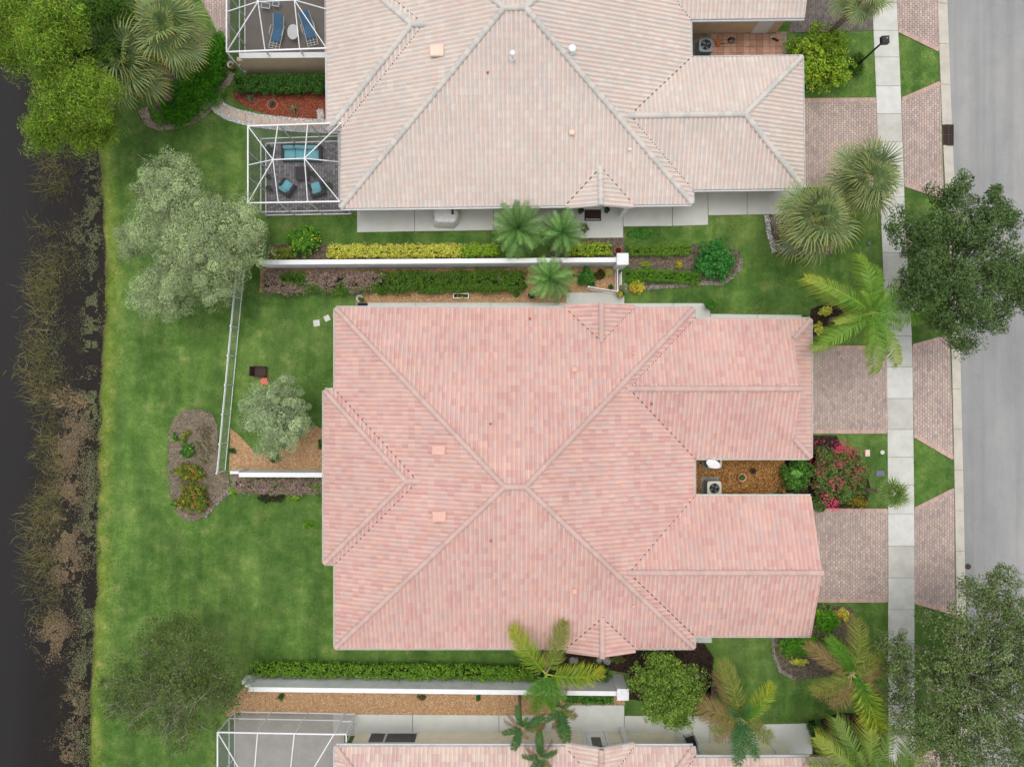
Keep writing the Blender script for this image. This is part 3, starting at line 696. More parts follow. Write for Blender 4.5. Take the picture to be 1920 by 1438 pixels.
class Spec:
    def __init__(s): s.pl = []; s.rd = []; s.eaves = []; s.tri = []; s.rakes = []; s.val = []
    def plane(s, O, v, poly): s.pl.append(dict(O=O, v=v, poly=poly))
    def z(s, d): return ZE + SL_ * d
    def hip(s, W, E, N, S):
        r = (N - S) / 2; yc = (N + S) / 2; a, b = W + r, E - r; s.E, s.W, s.N, s.S = E, W, N, S
        s.plane((W, N), (0, -1), [(W, N), (E, N), (b, yc), (a, yc)]); s.plane((W, S), (0, 1), [(W, S), (E, S), (b, yc), (a, yc)])
        s.plane((W, S), (1, 0), [(W, S), (W, N), (a, yc)]); s.plane((E, N), (-1, 0), [(E, N), (E, S), (b, yc)])
        for c, t in (((W, N), a), ((W, S), a), ((E, N), b), ((E, S), b)): s.rd.append(((c[0], c[1], ZE), (t, yc, s.z(r))))
        s.rd.append(((a, yc, s.z(r)), (b, yc, s.z(r))))
    def bump(s, x, yn, ys):
        r = (yn - ys) / 2; yc = (yn + ys) / 2; a = x + r; e = .4
        s.plane((x, ys), (1, 0), [(x, ys), (x, yn), (a, yc)])
        s.plane((x, yn), (0, -1), [(x, yn), (s.W + e, yn), (s.W + r + e, yc), (a, yc)])
        s.plane((x, ys), (0, 1), [(x, ys), (s.W + e, ys), (s.W + r + e, yc), (a, yc)])
        s.rd += [((x, yn, ZE), (a, yc, s.z(r))), ((x, ys, ZE), (a, yc, s.z(r))), ((a, yc, s.z(r)), (s.W + r + .15, yc, s.z(r)))]
        s.val += [((s.W, yn, ZE), (s.W + r, yc, s.z(r))), ((s.W, ys, ZE), (s.W + r, yc, s.z(r)))]
        s.eaves += [((x, ys), (x, yn)), ((x, yn), (s.W, yn)), ((x, ys), (s.W, ys)), ((s.W, s.N), (s.W, yn)), ((s.W, ys), (s.W, s.S))]
    def wing(s, yn, ys, xe, end):
        r = (yn - ys) / 2; yc = (yn + ys) / 2; E = s.E; e = .4; k = 1.09
        for y, v in ((yn, -1), (ys, 1)):
            if end == 'gable': poly = [(E - e, y), (xe, y), (xe, yc), (E - r - e, yc)]
            elif end == 'hip': poly = [(E - e, y), (xe, y), (xe - r, yc), (E - r - e, yc)]
            else: poly = [(E - e, y), (xe - k, y), (xe - k, yc), (E - r - e, yc)]; s.plane((xe, y), (0, v), [(xe - k, y), (xe, y), (xe - k, y + v * k)])
            s.plane((xe, y), (0, v), poly); s.eaves.append(((E, y), (xe, y))); s.val.append(((E, y, ZE), (E - r, yc, s.z(r))))
        if end == 'hip':
            s.plane((xe, yn), (-1, 0), [(xe, yn), (xe, ys), (xe - r, yc)]); s.eaves.append(((xe, yn), (xe, ys)))
            s.rd += [((xe, yn, ZE), (xe - r, yc, s.z(r))), ((xe, ys, ZE), (xe - r, yc, s.z(r))), ((xe - r, yc, s.z(r)), (E - r - .1, yc, s.z(r)))]
        elif end == 'dutch':
            s.plane((xe, yn), (-1, 0), [(xe, yn), (xe, ys), (xe - k, ys + k), (xe - k, yn - k)]); s.eaves.append(((xe, yn), (xe, ys)))
            s.rd += [((xe, yn, ZE), (xe - k, yn - k, s.z(k))), ((xe, ys, ZE), (xe - k, ys + k, s.z(k))), ((xe - k + .04, yc, s.z(r)), (E - r - .1, yc, s.z(r)))]
            s.tri.append((xe - k - .12, yn - k, ys + k, s.z(k) - .1, yc, s.z(r) - .12))
        else:
            s.rd.append(((xe + .02, yc, s.z(r)), (E - r - .1, yc, s.z(r))))
            s.tri.append((xe - .5, yn, ys, ZE - .1, yc, s.z(r) - .12)); s.rakes += [((xe, yn, ZE), (xe, yc, s.z(r))), ((xe, ys, ZE), (xe, yc, s.z(r)))]
    def porch(s, xc, hw, yf, ye):
        v = -1 if yf > ye else 1; e = .4 * v
        s.plane((xc - hw, yf), (1, 0), [(xc - hw, yf), (xc, yf), (xc, ye + v * hw + e), (xc - hw, ye + e)])
        s.plane((xc + hw, yf), (-1, 0), [(xc + hw, yf), (xc, yf), (xc, ye + v * hw + e), (xc + hw, ye + e)])
        s.rd.append(((xc, yf - v * .02, s.z(hw)), (xc, ye + v * hw, s.z(hw)))); s.val += [((xc - hw, ye, ZE), (xc, ye + v * hw, s.z(hw))), ((xc + hw, ye, ZE), (xc, ye + v * hw, s.z(hw)))]
        s.rakes += [((xc - hw, yf, ZE), (xc, yf, s.z(hw))), ((xc + hw, yf, ZE), (xc, yf, s.z(hw)))]

TP = [lin(236, 194, 183), lin(234, 190, 179), lin(230, 183, 173), lin(232, 198, 189), lin(226, 194, 186), lin(239, 199, 184), lin(227, 179, 170), lin(236, 192, 177)]
TN = [lin(234, 219, 207), lin(236, 216, 204), lin(231, 218, 208), lin(235, 213, 201), lin(238, 224, 213), lin(226, 215, 207), lin(236, 215, 203)]
TS = [lin(236, 208, 196), lin(232, 199, 189), lin(238, 214, 199), lin(228, 203, 196), lin(226, 192, 184), lin(240, 219, 205)]
CPN = [lin(222, 216, 208), lin(212, 208, 202), lin(228, 220, 210)]
CPM = [lin(220, 187, 178), lin(215, 183, 175), lin(225, 192, 182)]
CPS = [lin(226, 196, 184), lin(218, 186, 176)]

def gutters(root, eaves, main, ps, mat='gutter'):
    W, E, N, S = main
    for a, b in eaves:
        a = Vector(a + (0,)); b = Vector(b + (0,)); d = b - a
        if d.length < .12: continue
        mb = MB(); d.normalize(); n = Vector((d.y, -d.x, 0))
        mid = (a + b) / 2
        # outward = away from the nearest roof slope
        best = None
        for p in ps:
            g = abs((mid.x - p['O'][0]) * p['v'][0] + (mid.y - p['O'][1]) * p['v'][1])
            al = abs(d.x * p['v'][0] + d.y * p['v'][1])
            if al < .01 and g < .01 and (best is None): best = p
        out = Vector((-best['v'][0], -best['v'][1], 0)) if best else n
        c = out * .13; z = ZE - .085
        mb.bar(a + out * .075 + Vector((0, 0, z - .05)), b + out * .075 + Vector((0, 0, z - .05)), .13, .012)
        mb.bar(a + out * .145 + Vector((0, 0, z)), b + out * .145 + Vector((0, 0, z)), .022, .12)
        mb.bar(a + out * .008 + Vector((0, 0, z - .02)), b + out * .008 + Vector((0, 0, z - .02)), .02, .14)
        L = (b - a).length
        for i in range(1, int(L / .9)):
            p = a + (b - a) * (i * .9 / L); mb.bar(p + out * .01 + Vector((0, 0, z + .045)), p + out * .145 + Vector((0, 0, z + .045)), .025, .012)
        mb.build('gutter', M[mat], root)

def window(root, c, w, h, ax, out, panes=2, fm='white', sill=True):
    """c centre on the wall face; ax 'x' or 'y' = direction the wall runs; out = +1/-1 outward"""
    fr = MB(); t = .06
    def bx(a0, a1, z0, z1, dep, off):
        s = ((a0 + a1) / 2, (z0 + z1) / 2)
        if ax == 'x': return ((c[0] + s[0], c[1] + out * off, c[2] + s[1]), (a1 - a0, dep, z1 - z0))
        return ((c[0] + out * off, c[1] + s[0], c[2] + s[1]), (dep, a1 - a0, z1 - z0))
    for q in ((-w / 2 - t, w / 2 + t, h / 2, h / 2 + t), (-w / 2 - t, w / 2 + t, -h / 2 - t, -h / 2), (-w / 2 - t, -w / 2, -h / 2, h / 2), (w / 2, w / 2 + t, -h / 2, h / 2)):
        fr.box(*bx(*q, .07, .02))
    if panes > 1:
        for i in range(1, panes):
            a = -w / 2 + w * i / panes; fr.box(*bx(a - .025, a + .025, -h / 2, h / 2, .05, .018))
    fr.box(*bx(-w / 2, w / 2, -.02, .02, .045, .016))
    o = fr.build('window', M[fm], root)
    for i in range(panes):
        g = MB(); g.box(*bx(-w / 2 + w * i / panes, -w / 2 + w * (i + 1) / panes, -h / 2, h / 2, .02, .008)); g.build('pane', M['glassdark'], o)
    return o
def garage_door(root, x, yc, w, h=2.1):
    d = MB(); d.box((x + .01, yc, h / 2 + .01), (.04, w, h)); o = d.build('garage_door', M['white'], root)
    for r in range(4):
        q = MB()
        for k in range(8):
            y = yc - w / 2 + w * (k + .5) / 8; q.box((x + .036, y, h * (r + .5) / 4), (.02, w / 8 - .12, h / 4 - .12))
        q.build('door_panel', M['white'], o)
    t = MB()
    for y in (yc - w / 2 - .08, yc + w / 2 + .08): t.box((x + .03, y, h / 2 + .05), (.06, .14, h + .1))
    t.box((x + .03, yc, h + .12), (.064, w + .3, .14)); t.build('door_frame', M['white'], o)

def vent_box(root, x, y, d, sx, sy, mat, hh=.14):
    """low roof vent sitting on a slope: z from the main slope distance d"""
    z = ZE + SL_ * d; q = MB(); q.box((x, y, z + .10 + hh / 2), (sx, sy, hh), 0, min(.04, hh * .4)); q.box((x, y, z + .06), (sx * .8, sy * .8, .14))
    return q.build('roof_vent', M[mat], root)
def vent_pipe(root, x, y, d, r, hgt, mat, cap=None):
    z = ZE + SL_ * d; q = MB(); q.lathe((x, y, z - .02), [(r * 2.0, .07), (r * 1.2, .11), (r, .14), (r, hgt), (r * .8, hgt), (r * .8, hgt - .05)], 14)
    if cap: q.lathe((x, y, z + hgt), [(r * 1.7, .03), (r * 1.9, .06), (r * 1.5, .12), (r * .3, .15)], 14)
    return q.build('vent_pipe', M[mat], root)

def finish_house(root, sp, wallboxes, wallmat, gmat='gutter'):
    wb_ = MB()
    for (x0, x1, y0, y1, h) in wallboxes: wb_.box(((x0 + x1) / 2, (y0 + y1) / 2, h / 2), (x1 - x0, y1 - y0, h))
    for (x, yn, ys, zb, yc, zt) in sp.tri:
        wb_.add([(x, yn, zb), (x, ys, zb), (x, yc, zt), (x - .1, yn, zb), (x - .1, ys, zb), (x - .1, yc, zt)], [(2, 1, 0), (3, 4, 5), (0, 1, 4, 3), (1, 2, 5, 4), (2, 0, 3, 5)])
    wb_.build('wall', M[wallmat], root)
    for i, (x0, x1, y0, y1, h) in enumerate(wallboxes):
        s = MB(); s.box(((x0 + x1) / 2, (y0 + y1) / 2, ZE - .15 - .004 * i), (x1 - x0 + .96, y1 - y0 + .96, .02)); s.build('soffit', M['white'], root)
    gutters(root, sp.eaves, (sp.W, sp.E, sp.N, sp.S), sp.pl, gmat)
    for a, b in sp.val:
        q = MB(); q.bar(Vector(a) + Vector((0, 0, .03)), Vector(b) + Vector((0, 0, .03)), .04, .09); q.build('valley_flashing', M['flash'], root)
    for a, b in sp.rakes:
        q = MB(); a = Vector(a) + Vector((0, 0, -.1)); b = Vector(b) + Vector((0, 0, -.1)); q.bar(a, b, .03, .17); q.build('barge_board', M['white'], root)

# ---------------------------------------------------------------- the pink tiled house in the middle
def main_spec():
    s = Spec(); s.hip(-9.73, 10.03, 4.13, -14.57); s.bump(-10.35, -.41, -9.91)
    s.wing(3.51, -4.07, 16.49, 'dutch'); s.wing(-6.28, -13.89, 16.55, 'gable')
    s.porch(4.86, 1.86, 4.36, 4.13); s.porch(4.90, 1.86, -14.88, -14.57)
    s.eaves += [((-9.73, 4.13), (2.95, 4.13)), ((6.75, 4.13), (10.03, 4.13)), ((-9.73, -14.57), (3.0, -14.57)), ((6.8, -14.57), (10.03, -14.57)),
                ((10.03, 4.13), (10.03, 3.51)), ((10.03, -4.07), (10.03, -6.28)), ((10.03, -13.89), (10.03, -14.57))]
    return s
MAINWALL = [(-9.2, 9.5, -14.05, 3.6, 2.6), (-9.85, -9.0, -9.4, -.9, 2.596), (9.3, 15.95, -3.55, 3.0, 2.592), (9.3, 16.0, -13.37, -6.8, 2.588)]
def add_main_details(root):
    for yc in (-.28, -10.08): garage_door(root, 15.95 if yc > -5 else 16.0, yc, 4.9)
    for y, o in ((3.6, 1), (-14.05, -1)):
        for x, w in ((-7.4, 2.2), (-3.6, 1.5), (-.2, 1.5)): window(root, (x, y, 1.45), w, 1.25, 'x', o)
        d = MB(); d.box((4.88, y + o * .015, 1.06), (1.0, .05, 2.1)); dd = d.build('door', M['white'], root)
        g = MB(); g.box((4.88, y + o * .045, 1.35), (.5, .02, 1.1)); g.build('pane', M['glassdark'], dd)
        k = MB(); k.tube([(5.26, y + o * .05, 1.0), (5.26, y + o * .1, 1.0), (5.14, y + o * .1, 1.0)], .014, 6); k.build('handle', M['iron'], dd)
    for y in (-12.2, -8.4, -5.0, -1.6, 1.4): window(root, (-9.85 if -9.4 < y < -.9 else -9.2, y, 1.4), 1.5, 1.4, 'y', -1)
house_m = empty('pink_tile_house', (0, 0, 0)); tag(house_m, 'two-unit house under a salmon pink tile roof in the middle of the lots', 'house')
ms = main_spec(); build_roof(house_m, ms.pl, ms.rd, TP, CPM, 0, 0, 0, 11); finish_house(house_m, ms, MAINWALL, 'cream'); add_main_details(house_m)
def onroof(px, py, spec, iters=8):
    """world point of a roof pixel and its distance-from-eave equivalent"""
    z = 4.0
    for _ in range(iters):
        x, y = P(px, py, z); best = 0
        for p in spec.pl:
            if inside(p['poly'], np.array([x]), np.array([y]))[0]:
                best = max(best, (x - p['O'][0]) * p['v'][0] + (y - p['O'][1]) * p['v'][1])
        z = ZE + SL_ * best
    return x, y, best
for a, b, sx, sy in ((823, 843, .72, .52), (824, 967, .74, .56)):
    x, y, d = onroof(a, b, ms); vent_box(house_m, x, y, d, sx, sy, 'salmon', .16)
for a, b, s_ in ((1077, 693, .29), (1187, 664, .15), (1077, 1107, .28), (1187, 1135, .17)):
    x, y, d = onroof(a, b, ms); vent_box(house_m, x, y, d, s_, s_, 'salmon', .12)
for a, b in ((920, 795), (994, 598), (920, 1013), (1221, 757)):
    x, y, d = onroof(a, b, ms); vent_pipe(house_m, x, y, d, .04, .22, 'terracotta')

# ---------------------------------------------------------------- the pale tiled house to the north
NY, NRZ = 19.0, math.radians(0.7)
ns = Spec(); ns.hip(-9.55, 9.82, 9.15, -9.15); ns.bump(-10.2, 4.9, -4.9); ns.wing(8.35, 1.05, 16.2, 'gable'); ns.wing(-1.18, -8.36, 15.98, 'hip')
ns.porch(4.72, 1.82, -9.36, -9.15)
ns.eaves += [((-9.55, -9.15), (2.85, -9.15)), ((6.6, -9.15), (9.82, -9.15)), ((-9.55, 9.15), (9.82, 9.15)), ((9.82, 1.05), (9.82, -1.18)), ((9.82, -8.36), (9.82, -9.15)), ((9.82, 9.15), (9.82, 8.35))]
house_n = empty('cream_tile_house', (0, NY, 0), NRZ); tag(house_n, 'two-unit house under a pale cream tile roof, north of the pink roofed one', 'house')
build_roof(house_n, ns.pl, ns.rd, TN, CPN, 0, NY, NRZ, 23)
finish_house(house_n, ns, [(-9.05, 9.3, -8.62, 8.62, 2.6), (-9.7, -8.9, -4.4, 4.4, 2.596), (9.2, 15.45, -7.85, -1.68, 2.592), (9.2, 15.65, 1.55, 7.85, 2.588)], 'beige', 'alu')
for x, w in ((-7.9, 1.1), (-6.3, 1.5)): window(house_n, (x, -8.62, 1.35), w, 1.4, 'x', -1, 1)
for x in (11.8, 13.8): window(house_n, (x, -7.85, 1.5), .5, .9, 'x', -1, 1)
d_ = MB(); d_.box((4.72, -8.64, 1.06), (1.0, .05, 2.1)); dd_ = d_.build('door', M['white'], house_n)
g_ = MB(); g_.box((4.72, -8.67, 1.35), (.5, .02, 1.1)); g_.build('pane', M['glassdark'], dd_)
for x in (3.1, 6.34):
    c_ = MB(); c_.box((x, -9.1, 1.3), (.3, .3, 2.6), 0, .02); c_.build('column', M['white'], house_n)
for yc in (-4.77, 4.7): garage_door(house_n, 15.45 if yc < 0 else 15.65, yc, 4.8)
d_ = MB(); d_.box((14.6, 1.53, 1.05), (.95, .05, 2.05)); d_.build('side_door', M['white'], house_n)
dp = MB(); dp.tube([(-9.62, -9.22, 2.6), (-9.2, -8.72, 2.3), (-9.2, -8.72, .1), (-9.1, -8.95, .08)], .04, 8); dp.build('downpipe', M['alu'], house_n)
def nroof(px, py):
    z = 4.0
    for _ in range(8):
        X, Y = P(px, py, z); Y -= NY; x = X * math.cos(NRZ) + Y * math.sin(NRZ); y = -X * math.sin(NRZ) + Y * math.cos(NRZ); best = 0
        for p in ns.pl:
            if inside(p['poly'], np.array([x]), np.array([y]))[0]: best = max(best, (x - p['O'][0]) * p['v'][0] + (y - p['O'][1]) * p['v'][1])
        z = ZE + SL_ * best
    return x, y, best
x, y, d = nroof(820, 99); vent_box(house_n, x, y, d, .72, .6, 'peach', .2)
x, y, d = nroof(1072, 251); vent_box(house_n, x, y, d, .28, .26, 'peach', .14)
x, y, d = nroof(1180, 282); vent_box(house_n, x, y, d, .2, .18, 'peach', .12)
x, y, d = nroof(961, 110); vent_pipe(house_n, x, y, d, .08, .55, 'alu', True)
x, y, d = nroof(1072, 97); vent_pipe(house_n, x, y, d, .11, .3, 'alu', True)
x, y, d = nroof(915, 138); vent_pipe(house_n, x, y, d, .04, .2, 'terracotta')

# ---------------------------------------------------------------- the rose and cream tiled house to the south (only its edge is in view)
SY = -24.22
house_s = empty('rose_tile_house', (0, SY, 0)); tag(house_s, 'house with mixed rose and cream tiles and cream walls, cut by the bottom edge', 'house')
ss = main_spec(); build_roof(house_s, ss.pl, ss.rd, TS, CPS, 0, SY, 0, 37, 200); finish_house(house_s, ss, MAINWALL, 'cream', 'alu')
garage_door(house_s, 15.95, -.28, 4.9); garage_door(house_s, 16.0, -10.08, 4.9)
window(house_s, (-7.85, 3.6, 1.25), .85, 2.2, 'x', 1, 1); window(house_s, (-6.45, 3.6, 1.25), 1.75, 2.2, 'x', 1, 1)
for x in (-4.3, -3.35, -.6): window(house_s, (x, 3.6, 1.9), .8, .9, 'x', 1, 1)
d_ = MB(); d_.box((4.86, 3.62, 1.06), (1.05, .05, 2.1)); dd_ = d_.build('door', M['white'], house_s)
g_ = MB(); g_.box((4.86, 3.655, 1.3), (.55, .02, 1.2)); g_.build('pane', M['glassdark'], dd_)
d_ = MB()
for x in (4.2, 5.52): d_.box((x, 3.66, 1.2), (.16, .12, 2.4))
d_.box((4.86, 3.66, 2.33), (1.16, .116, .16)); d_.build('door_frame', M['white'], house_s)
for x in (10.9, 13.0, 15.3):
    c_ = MB(); c_.box((x, 3.06, 1.25), (.34, .14, 2.5)); c_.build('pilaster', M['white'], house_s)
for x, y in ((6.5, 3.85),):
    c_ = MB(); c_.box((x, y, 1.28), (.28, .28, 2.55), 0, .02); c_.build('column', M['white'], house_s)
for hh, ll in ((house_m, MAINWALL), ):
    for (x0, x1, y0, y1, h) in ll: EXCL.append([(x0, y0), (x1, y0), (x1, y1), (x0, y1)]); EXCL.append([(x0, y0 + SY), (x1, y0 + SY), (x1, y1 + SY), (x0, y1 + SY)])
EXCL.append([(-9.5, 10.2), (9.5, 10.2), (9.5, 28), (-9.5, 28)]); EXCL.append([(9.5, 11.2), (15.6, 11.2), (15.6, 27), (9.5, 27)])
# ================================================================== WALLS, FENCES, SCREEN ROOMS
def freewall(label, a, b, h, t, mat='whitewall', steps=None):
    """a, b: plan points of the wall's middle line"""
    a = Vector(a + (0,)); b = Vector(b + (0,)); d = (b - a).normalized(); mid = (a + b) / 2
    root = empty('garden_wall', mid); tag(root, label, 'wall')
    w = MB(); L = (b - a).length; rz = math.atan2(d.y, d.x)
    n = max(1, round(L / 4.6))
    for i in range(n):                                 # cast panels with a hairline joint
        c = a + d * (L * (i + .5) / n) - mid
        pnl = MB(); pnl.box((c.x, c.y, (h - .06) / 2), (L / n - .012, t, h - .06), rz); pnl.build('wall_panel', M[mat], root)
    cp = MB(); cp.box((0, 0, h - .03), (L + .02, t + .07, .07), rz, .012); cp.build('coping', M['white'], root)
    return root, mid, rz
# north wall with its end pillar
wn_, mid, rz_ = freewall('long white garden wall with end pillar along the yellow hedge', P(486, 496.5, 1.9)[0:1] + (6.83,), (6.05, 6.98), 1.9, .2)
x, y = P(1167.5, 486, 2.15)
p = MB(); p.box((x - mid.x, y - mid.y, 1.07), (.60, .60, 2.14), rz_, .02); p.box((x - mid.x, y - mid.y, 2.16), (.66, .66, .06), rz_, .015); p.build('pillar', M['whitewall'], wn_)
# south wall with its end pillar
xa = P(466, 1292, 1.9); xb = P(1160, 1300, 1.9)
wsn, mid, rz_ = freewall('long white garden wall between the clipped hedge and the tan gravel', xa, xb, 1.9, .2)
x, y = P(1168, 1301.5, 2.15)
p = MB(); p.box((x - mid.x, y - mid.y, 1.07), (.60, .60, 2.14), rz_, .02); p.box((x - mid.x, y - mid.y, 2.16), (.66, .66, .06), rz_, .015); p.build('pillar', M['whitewall'], wsn)
for (ex, ey, hh, k) in ((461, 1280.5, 1.35, .0), (455, 1275, .8, .0)):
    x, y = P(ex + 4, ey + 4, hh); p = MB(); p.box((x - mid.x, y - mid.y, hh / 2), (.36, .2, hh), rz_); p.build('wall_step', M['whitewall'], wsn)
# short wall closing the fenced yard
xa = P(448, 890, 1.75); xb = (-9.9, P(600, 890.5, 1.75)[1])
ww, mid, rz_ = freewall('short white wall closing the fenced back yard beside the pink house', xa, xb, 1.75, .2)
x, y = P(439, 886, 1.4); p = MB(); p.box((x - mid.x, y - mid.y, .69), (.5, .16, 1.38), rz_); p.build('wall_step', M['whitewall'], ww)
# beige privacy wall of the north terrace
b1 = P(450, 105, 2.0); b2 = P(612, 103.5, 2.0)
pw = empty('privacy_wall', (0, 0, 0)); tag(pw, 'beige stucco privacy wall with white coping beside the terrace loungers', 'wall')
q = MB(); q.bar((b1[0], b1[1], .98), (b2[0] + .6, b2[1], .98), .22, 1.96); q.build('wall_panel', M['beige'], pw)
q = MB(); q.bar((b1[0] - .02, b1[1], 1.99), (b2[0] + .6, b2[1], 1.99), .30, .07); q.build('coping', M['white'], pw)
q = MB(); q.bar((b1[0] - .34, b1[1], .8), (b1[0], b1[1], .8), .22, 1.6); q.build('wall_step', M['beige'], pw)

def picket_fence(name, label, a, b, h, nposts, npk, cat='fence', posts=True, top=.04):
    a = Vector(a + (0,)); b = Vector(b + (0,)); d = b - a; L = d.length; rz = math.atan2(d.y, d.x)
    root = empty(name, a, rz); tag(root, label, cat)
    pm = MB(); pm.box((0, 0, h / 2 - .04), (.02, .02, h - .1)); m0 = None
    for i in range(npk):
        x = L * (i + .5) / npk
        if m0 is None:
            o = pm.build('picket', M['alu'], root); m0 = o.data
        else: o = link(bpy.data.objects.new('picket', m0), root)
        o.location = (x, 0, 0)
    for z in (.12, h - .16, h - .02):
        r = MB(); r.bar((0, 0, z), (L, 0, z), .035, .035); r.build('rail', M['alu'], root)
    if posts:
        for i in range(nposts + 1):
            p = MB(); x = L * i / nposts; p.box((x, 0, h / 2), (.06, .06, h + .05)); p.box((x, 0, h + .04), (.08, .08, .03)); p.build('post', M['alu'], root)
    return root
picket_fence('picket_fence', 'long white metal picket fence across the lawn from tree to short wall', P(459, 508), P(423.5, 882), 1.32, 7, 100)
picket_fence('garden_gate', 'open white picket gate swung over the porch walk', P(1152, 550.5), P(1100, 542.5), 1.1, 1, 14, 'gate')
picket_fence('picket_fence', 'short white picket fence running from wall pillar to porch walk', P(1153, 511), P(1153, 549), 1.1, 1, 14)
# small white trellis frame outside the gate
tr = empty('trellis_frame', P3(1161, 526)); tag(tr, 'small white trellis frame standing between the pillar and yellow croton', 'trellis')
q = MB()
for yy in (-.36, .36): q.box((0, yy, .45), (.035, .035, .9))
for z in (.88, .5, .12): q.bar((0, -.36, z), (0, .36, z), .03, .03)
q.build('frame', M['alu'], tr)
q = MB(); q.bar((0, -.36, .88), (.12, -.36, .02), .03, .03); q.bar((0, .36, .88), (.12, .36, .02), .03, .03); q.build('brace', M['alu'], tr)

def screen_room(label, corners, ze, ridge, zr, beams, floor, screens=True, rails=(.9,), scr='screen', skip=()):
    """corners: plan points NW, NE, SE, SW at the eave frame; ridge: two plan points; beams: extra 3-D roof bars"""
    c = [Vector(p + (ze,)) for p in corners]; r = [Vector(p + (zr,)) for p in ridge]
    mid = sum(c, Vector()) / 4; root = empty('screen_room', (0, 0, 0)); tag(root, label, 'screen room')
    f = MB(); f.prism([tuple(p[:2]) for p in c], -.05, .04); 
    fo = f.build('floor', floor if not isinstance(floor, str) else M[floor], root); EXCL.append([tuple(p[:2]) for p in c])
    for i in range(4):
        if i in skip: continue
        a, b = c[i], c[(i + 1) % 4]
        q = MB(); q.bar(a, b, .075, .06); q.build('eave_beam', M['alu'], root)
        for z in rails:
            q = MB(); q.bar(Vector((a.x, a.y, z)), Vector((b.x, b.y, z)), .05, .05); q.build('rail', M['alu'], root)
        q = MB(); q.bar(Vector((a.x, a.y, .06)), Vector((b.x, b.y, .06)), .06, .06); q.build('rail', M['alu'], root)
        n = 3
        for k in range(n + (0 if ((i + 1) % 4) not in skip else 1)):
            p = a + (b - a) * (k / n); q = MB(); q.box((p.x, p.y, ze / 2), (.06, .06, ze)); q.build('post', M['alu'], root)
        for k in range(n):
            p0 = a + (b - a) * (k / n); p1 = a + (b - a) * ((k + 1) / n); s = MB()
            s.add([(p0.x, p0.y, .06), (p1.x, p1.y, .06), (p1.x, p1.y, ze), (p0.x, p0.y, ze)], [(0, 1, 2, 3)]); s.build('screen_panel', M[scr], root)
    for a, b in ((r[0], r[1]), (c[0], r[0]), (c[3], r[0]), (c[1], r[1]), (c[2], r[1])):
        q = MB(); q.bar(a, b, .048, .06); q.build('roof_beam', M['alu'], root)
    for a, b in beams:
        q = MB(); q.bar(a, b, .048, .06); q.build('roof_beam', M['alu'], root)
    dz = Vector((0, 0, .01))
    for vs in ((c[0], c[1], r[1], r[0]), (c[3], c[2], r[1], r[0]), (c[0], c[3], r[0]), (c[1], c[2], r[1])):
        s = MB(); s.add([v + dz for v in vs], [tuple(range(len(vs)))]); s.build('screen_panel', M[scr], root)
    return root
# (a) north terrace with loungers: only its southern half is inside the picture
za, zb = 2.75, 3.7
nw = P(425, -70, za); ne = P(612, -76, za); se = P(612, 91, za); sw = P(425, 98, za); r0 = P(484, 4, zb); r1 = P(552, 1, zb)
def v3(px, py, z): return Vector(P(px, py, z) + (z,))
screen_room('white framed screen enclosure over the blue loungers, cut by the top edge', [nw, ne, se, sw], za, [r0, r1], zb,
            [(v3(497, 95, za), v3(484, 4, zb)), (v3(562, 93, za), v3(552, 1, zb)), (v3(425, 23, za), v3(484, 4, zb)), (v3(612, 18, za), v3(552, 1, zb)), (v3(497, -73, za), v3(484, 4, zb)), (v3(562, -74, za), v3(552, 1, zb))], 'blackpatio', skip=(1, 2))
for _a, _b in ((v3(425, 98, 2.75), v3(612, 91, 2.75)), (v3(425, 98, 2.75), v3(441, 117, 1.6)), (v3(497, 95, 2.75), Vector((v3(497, 95, 2.75).x, b1[1], 2.0))), (v3(562, 93, 2.75), Vector((v3(562, 93, 2.75).x, b1[1], 2.0)))):
    q = MB(); q.bar(_a, _b, .08, .06); q.build('eave_beam', M['alu'], bpy.data.objects['screen_room'])
# (b) terrace with the turquoise sofa
za, zb = 2.9, 3.75
nw = P(465, 237, za); ne = P(640, 231, za); se = P(637, 378, za); sw = P(465, 381, za); r0 = P(512, 300, zb); r1 = P(571, 297.5, zb)
screen_room('white framed screen enclosure over the turquoise sofa set', [nw, ne, se, sw], za, [r0, r1], zb,
            [(v3(521, 236, za), v3(512, 300, zb)), (v3(577, 233, za), v3(571, 297.5, zb)), (v3(465, 310, za), v3(512, 300, zb)), (v3(636, 304, za), v3(571, 297.5, zb)),
             (v3(522, 380, za), v3(512, 300, zb)), (v3(577, 379, za), v3(571, 297.5, zb))], 'deck', skip=(1,))
pavers('terrace_paving', [(497, 266), (648, 264), (648, 402), (497, 402)], PAVG, .16, .16, 'y', .055, 'greypaver', base=M['deck'])
# (c) screen room of the south house
za, zb = 2.5, 3.2
nw = P(408, 1372, za); ne = P(626, 1376, za); se = P(626, 1640, za); sw = P(408, 1640, za); r0 = P(484, 1500, zb); r1 = P(552, 1500, zb)
screen_room('pale screen enclosure attached to the house at the bottom edge', [nw, ne, se, sw], za, [r0, r1], zb,
            [(v3(483, 1374, za), v3(476, 1460, zb)), (v3(552, 1375, za), v3(543, 1460, zb))], 'greyfloor', scr='greyscreen', skip=(1,))
x0, y0 = P(626, 1376, 2.5); x1, y1 = P(649, 1376, 2.5)
sr2 = empty('screen_door', (x0, y0, 0)); tag(sr2, 'narrow white screen door bay beside the house corner gutter', 'door')
q = MB()
for xx in (.06, x1 - x0): q.box((xx, 0, 1.25), (.07, .07, 2.5))
for z in (.08, 1.0, 2.47): q.bar((.06, 0, z), (x1 - x0, 0, z), .06, .07)
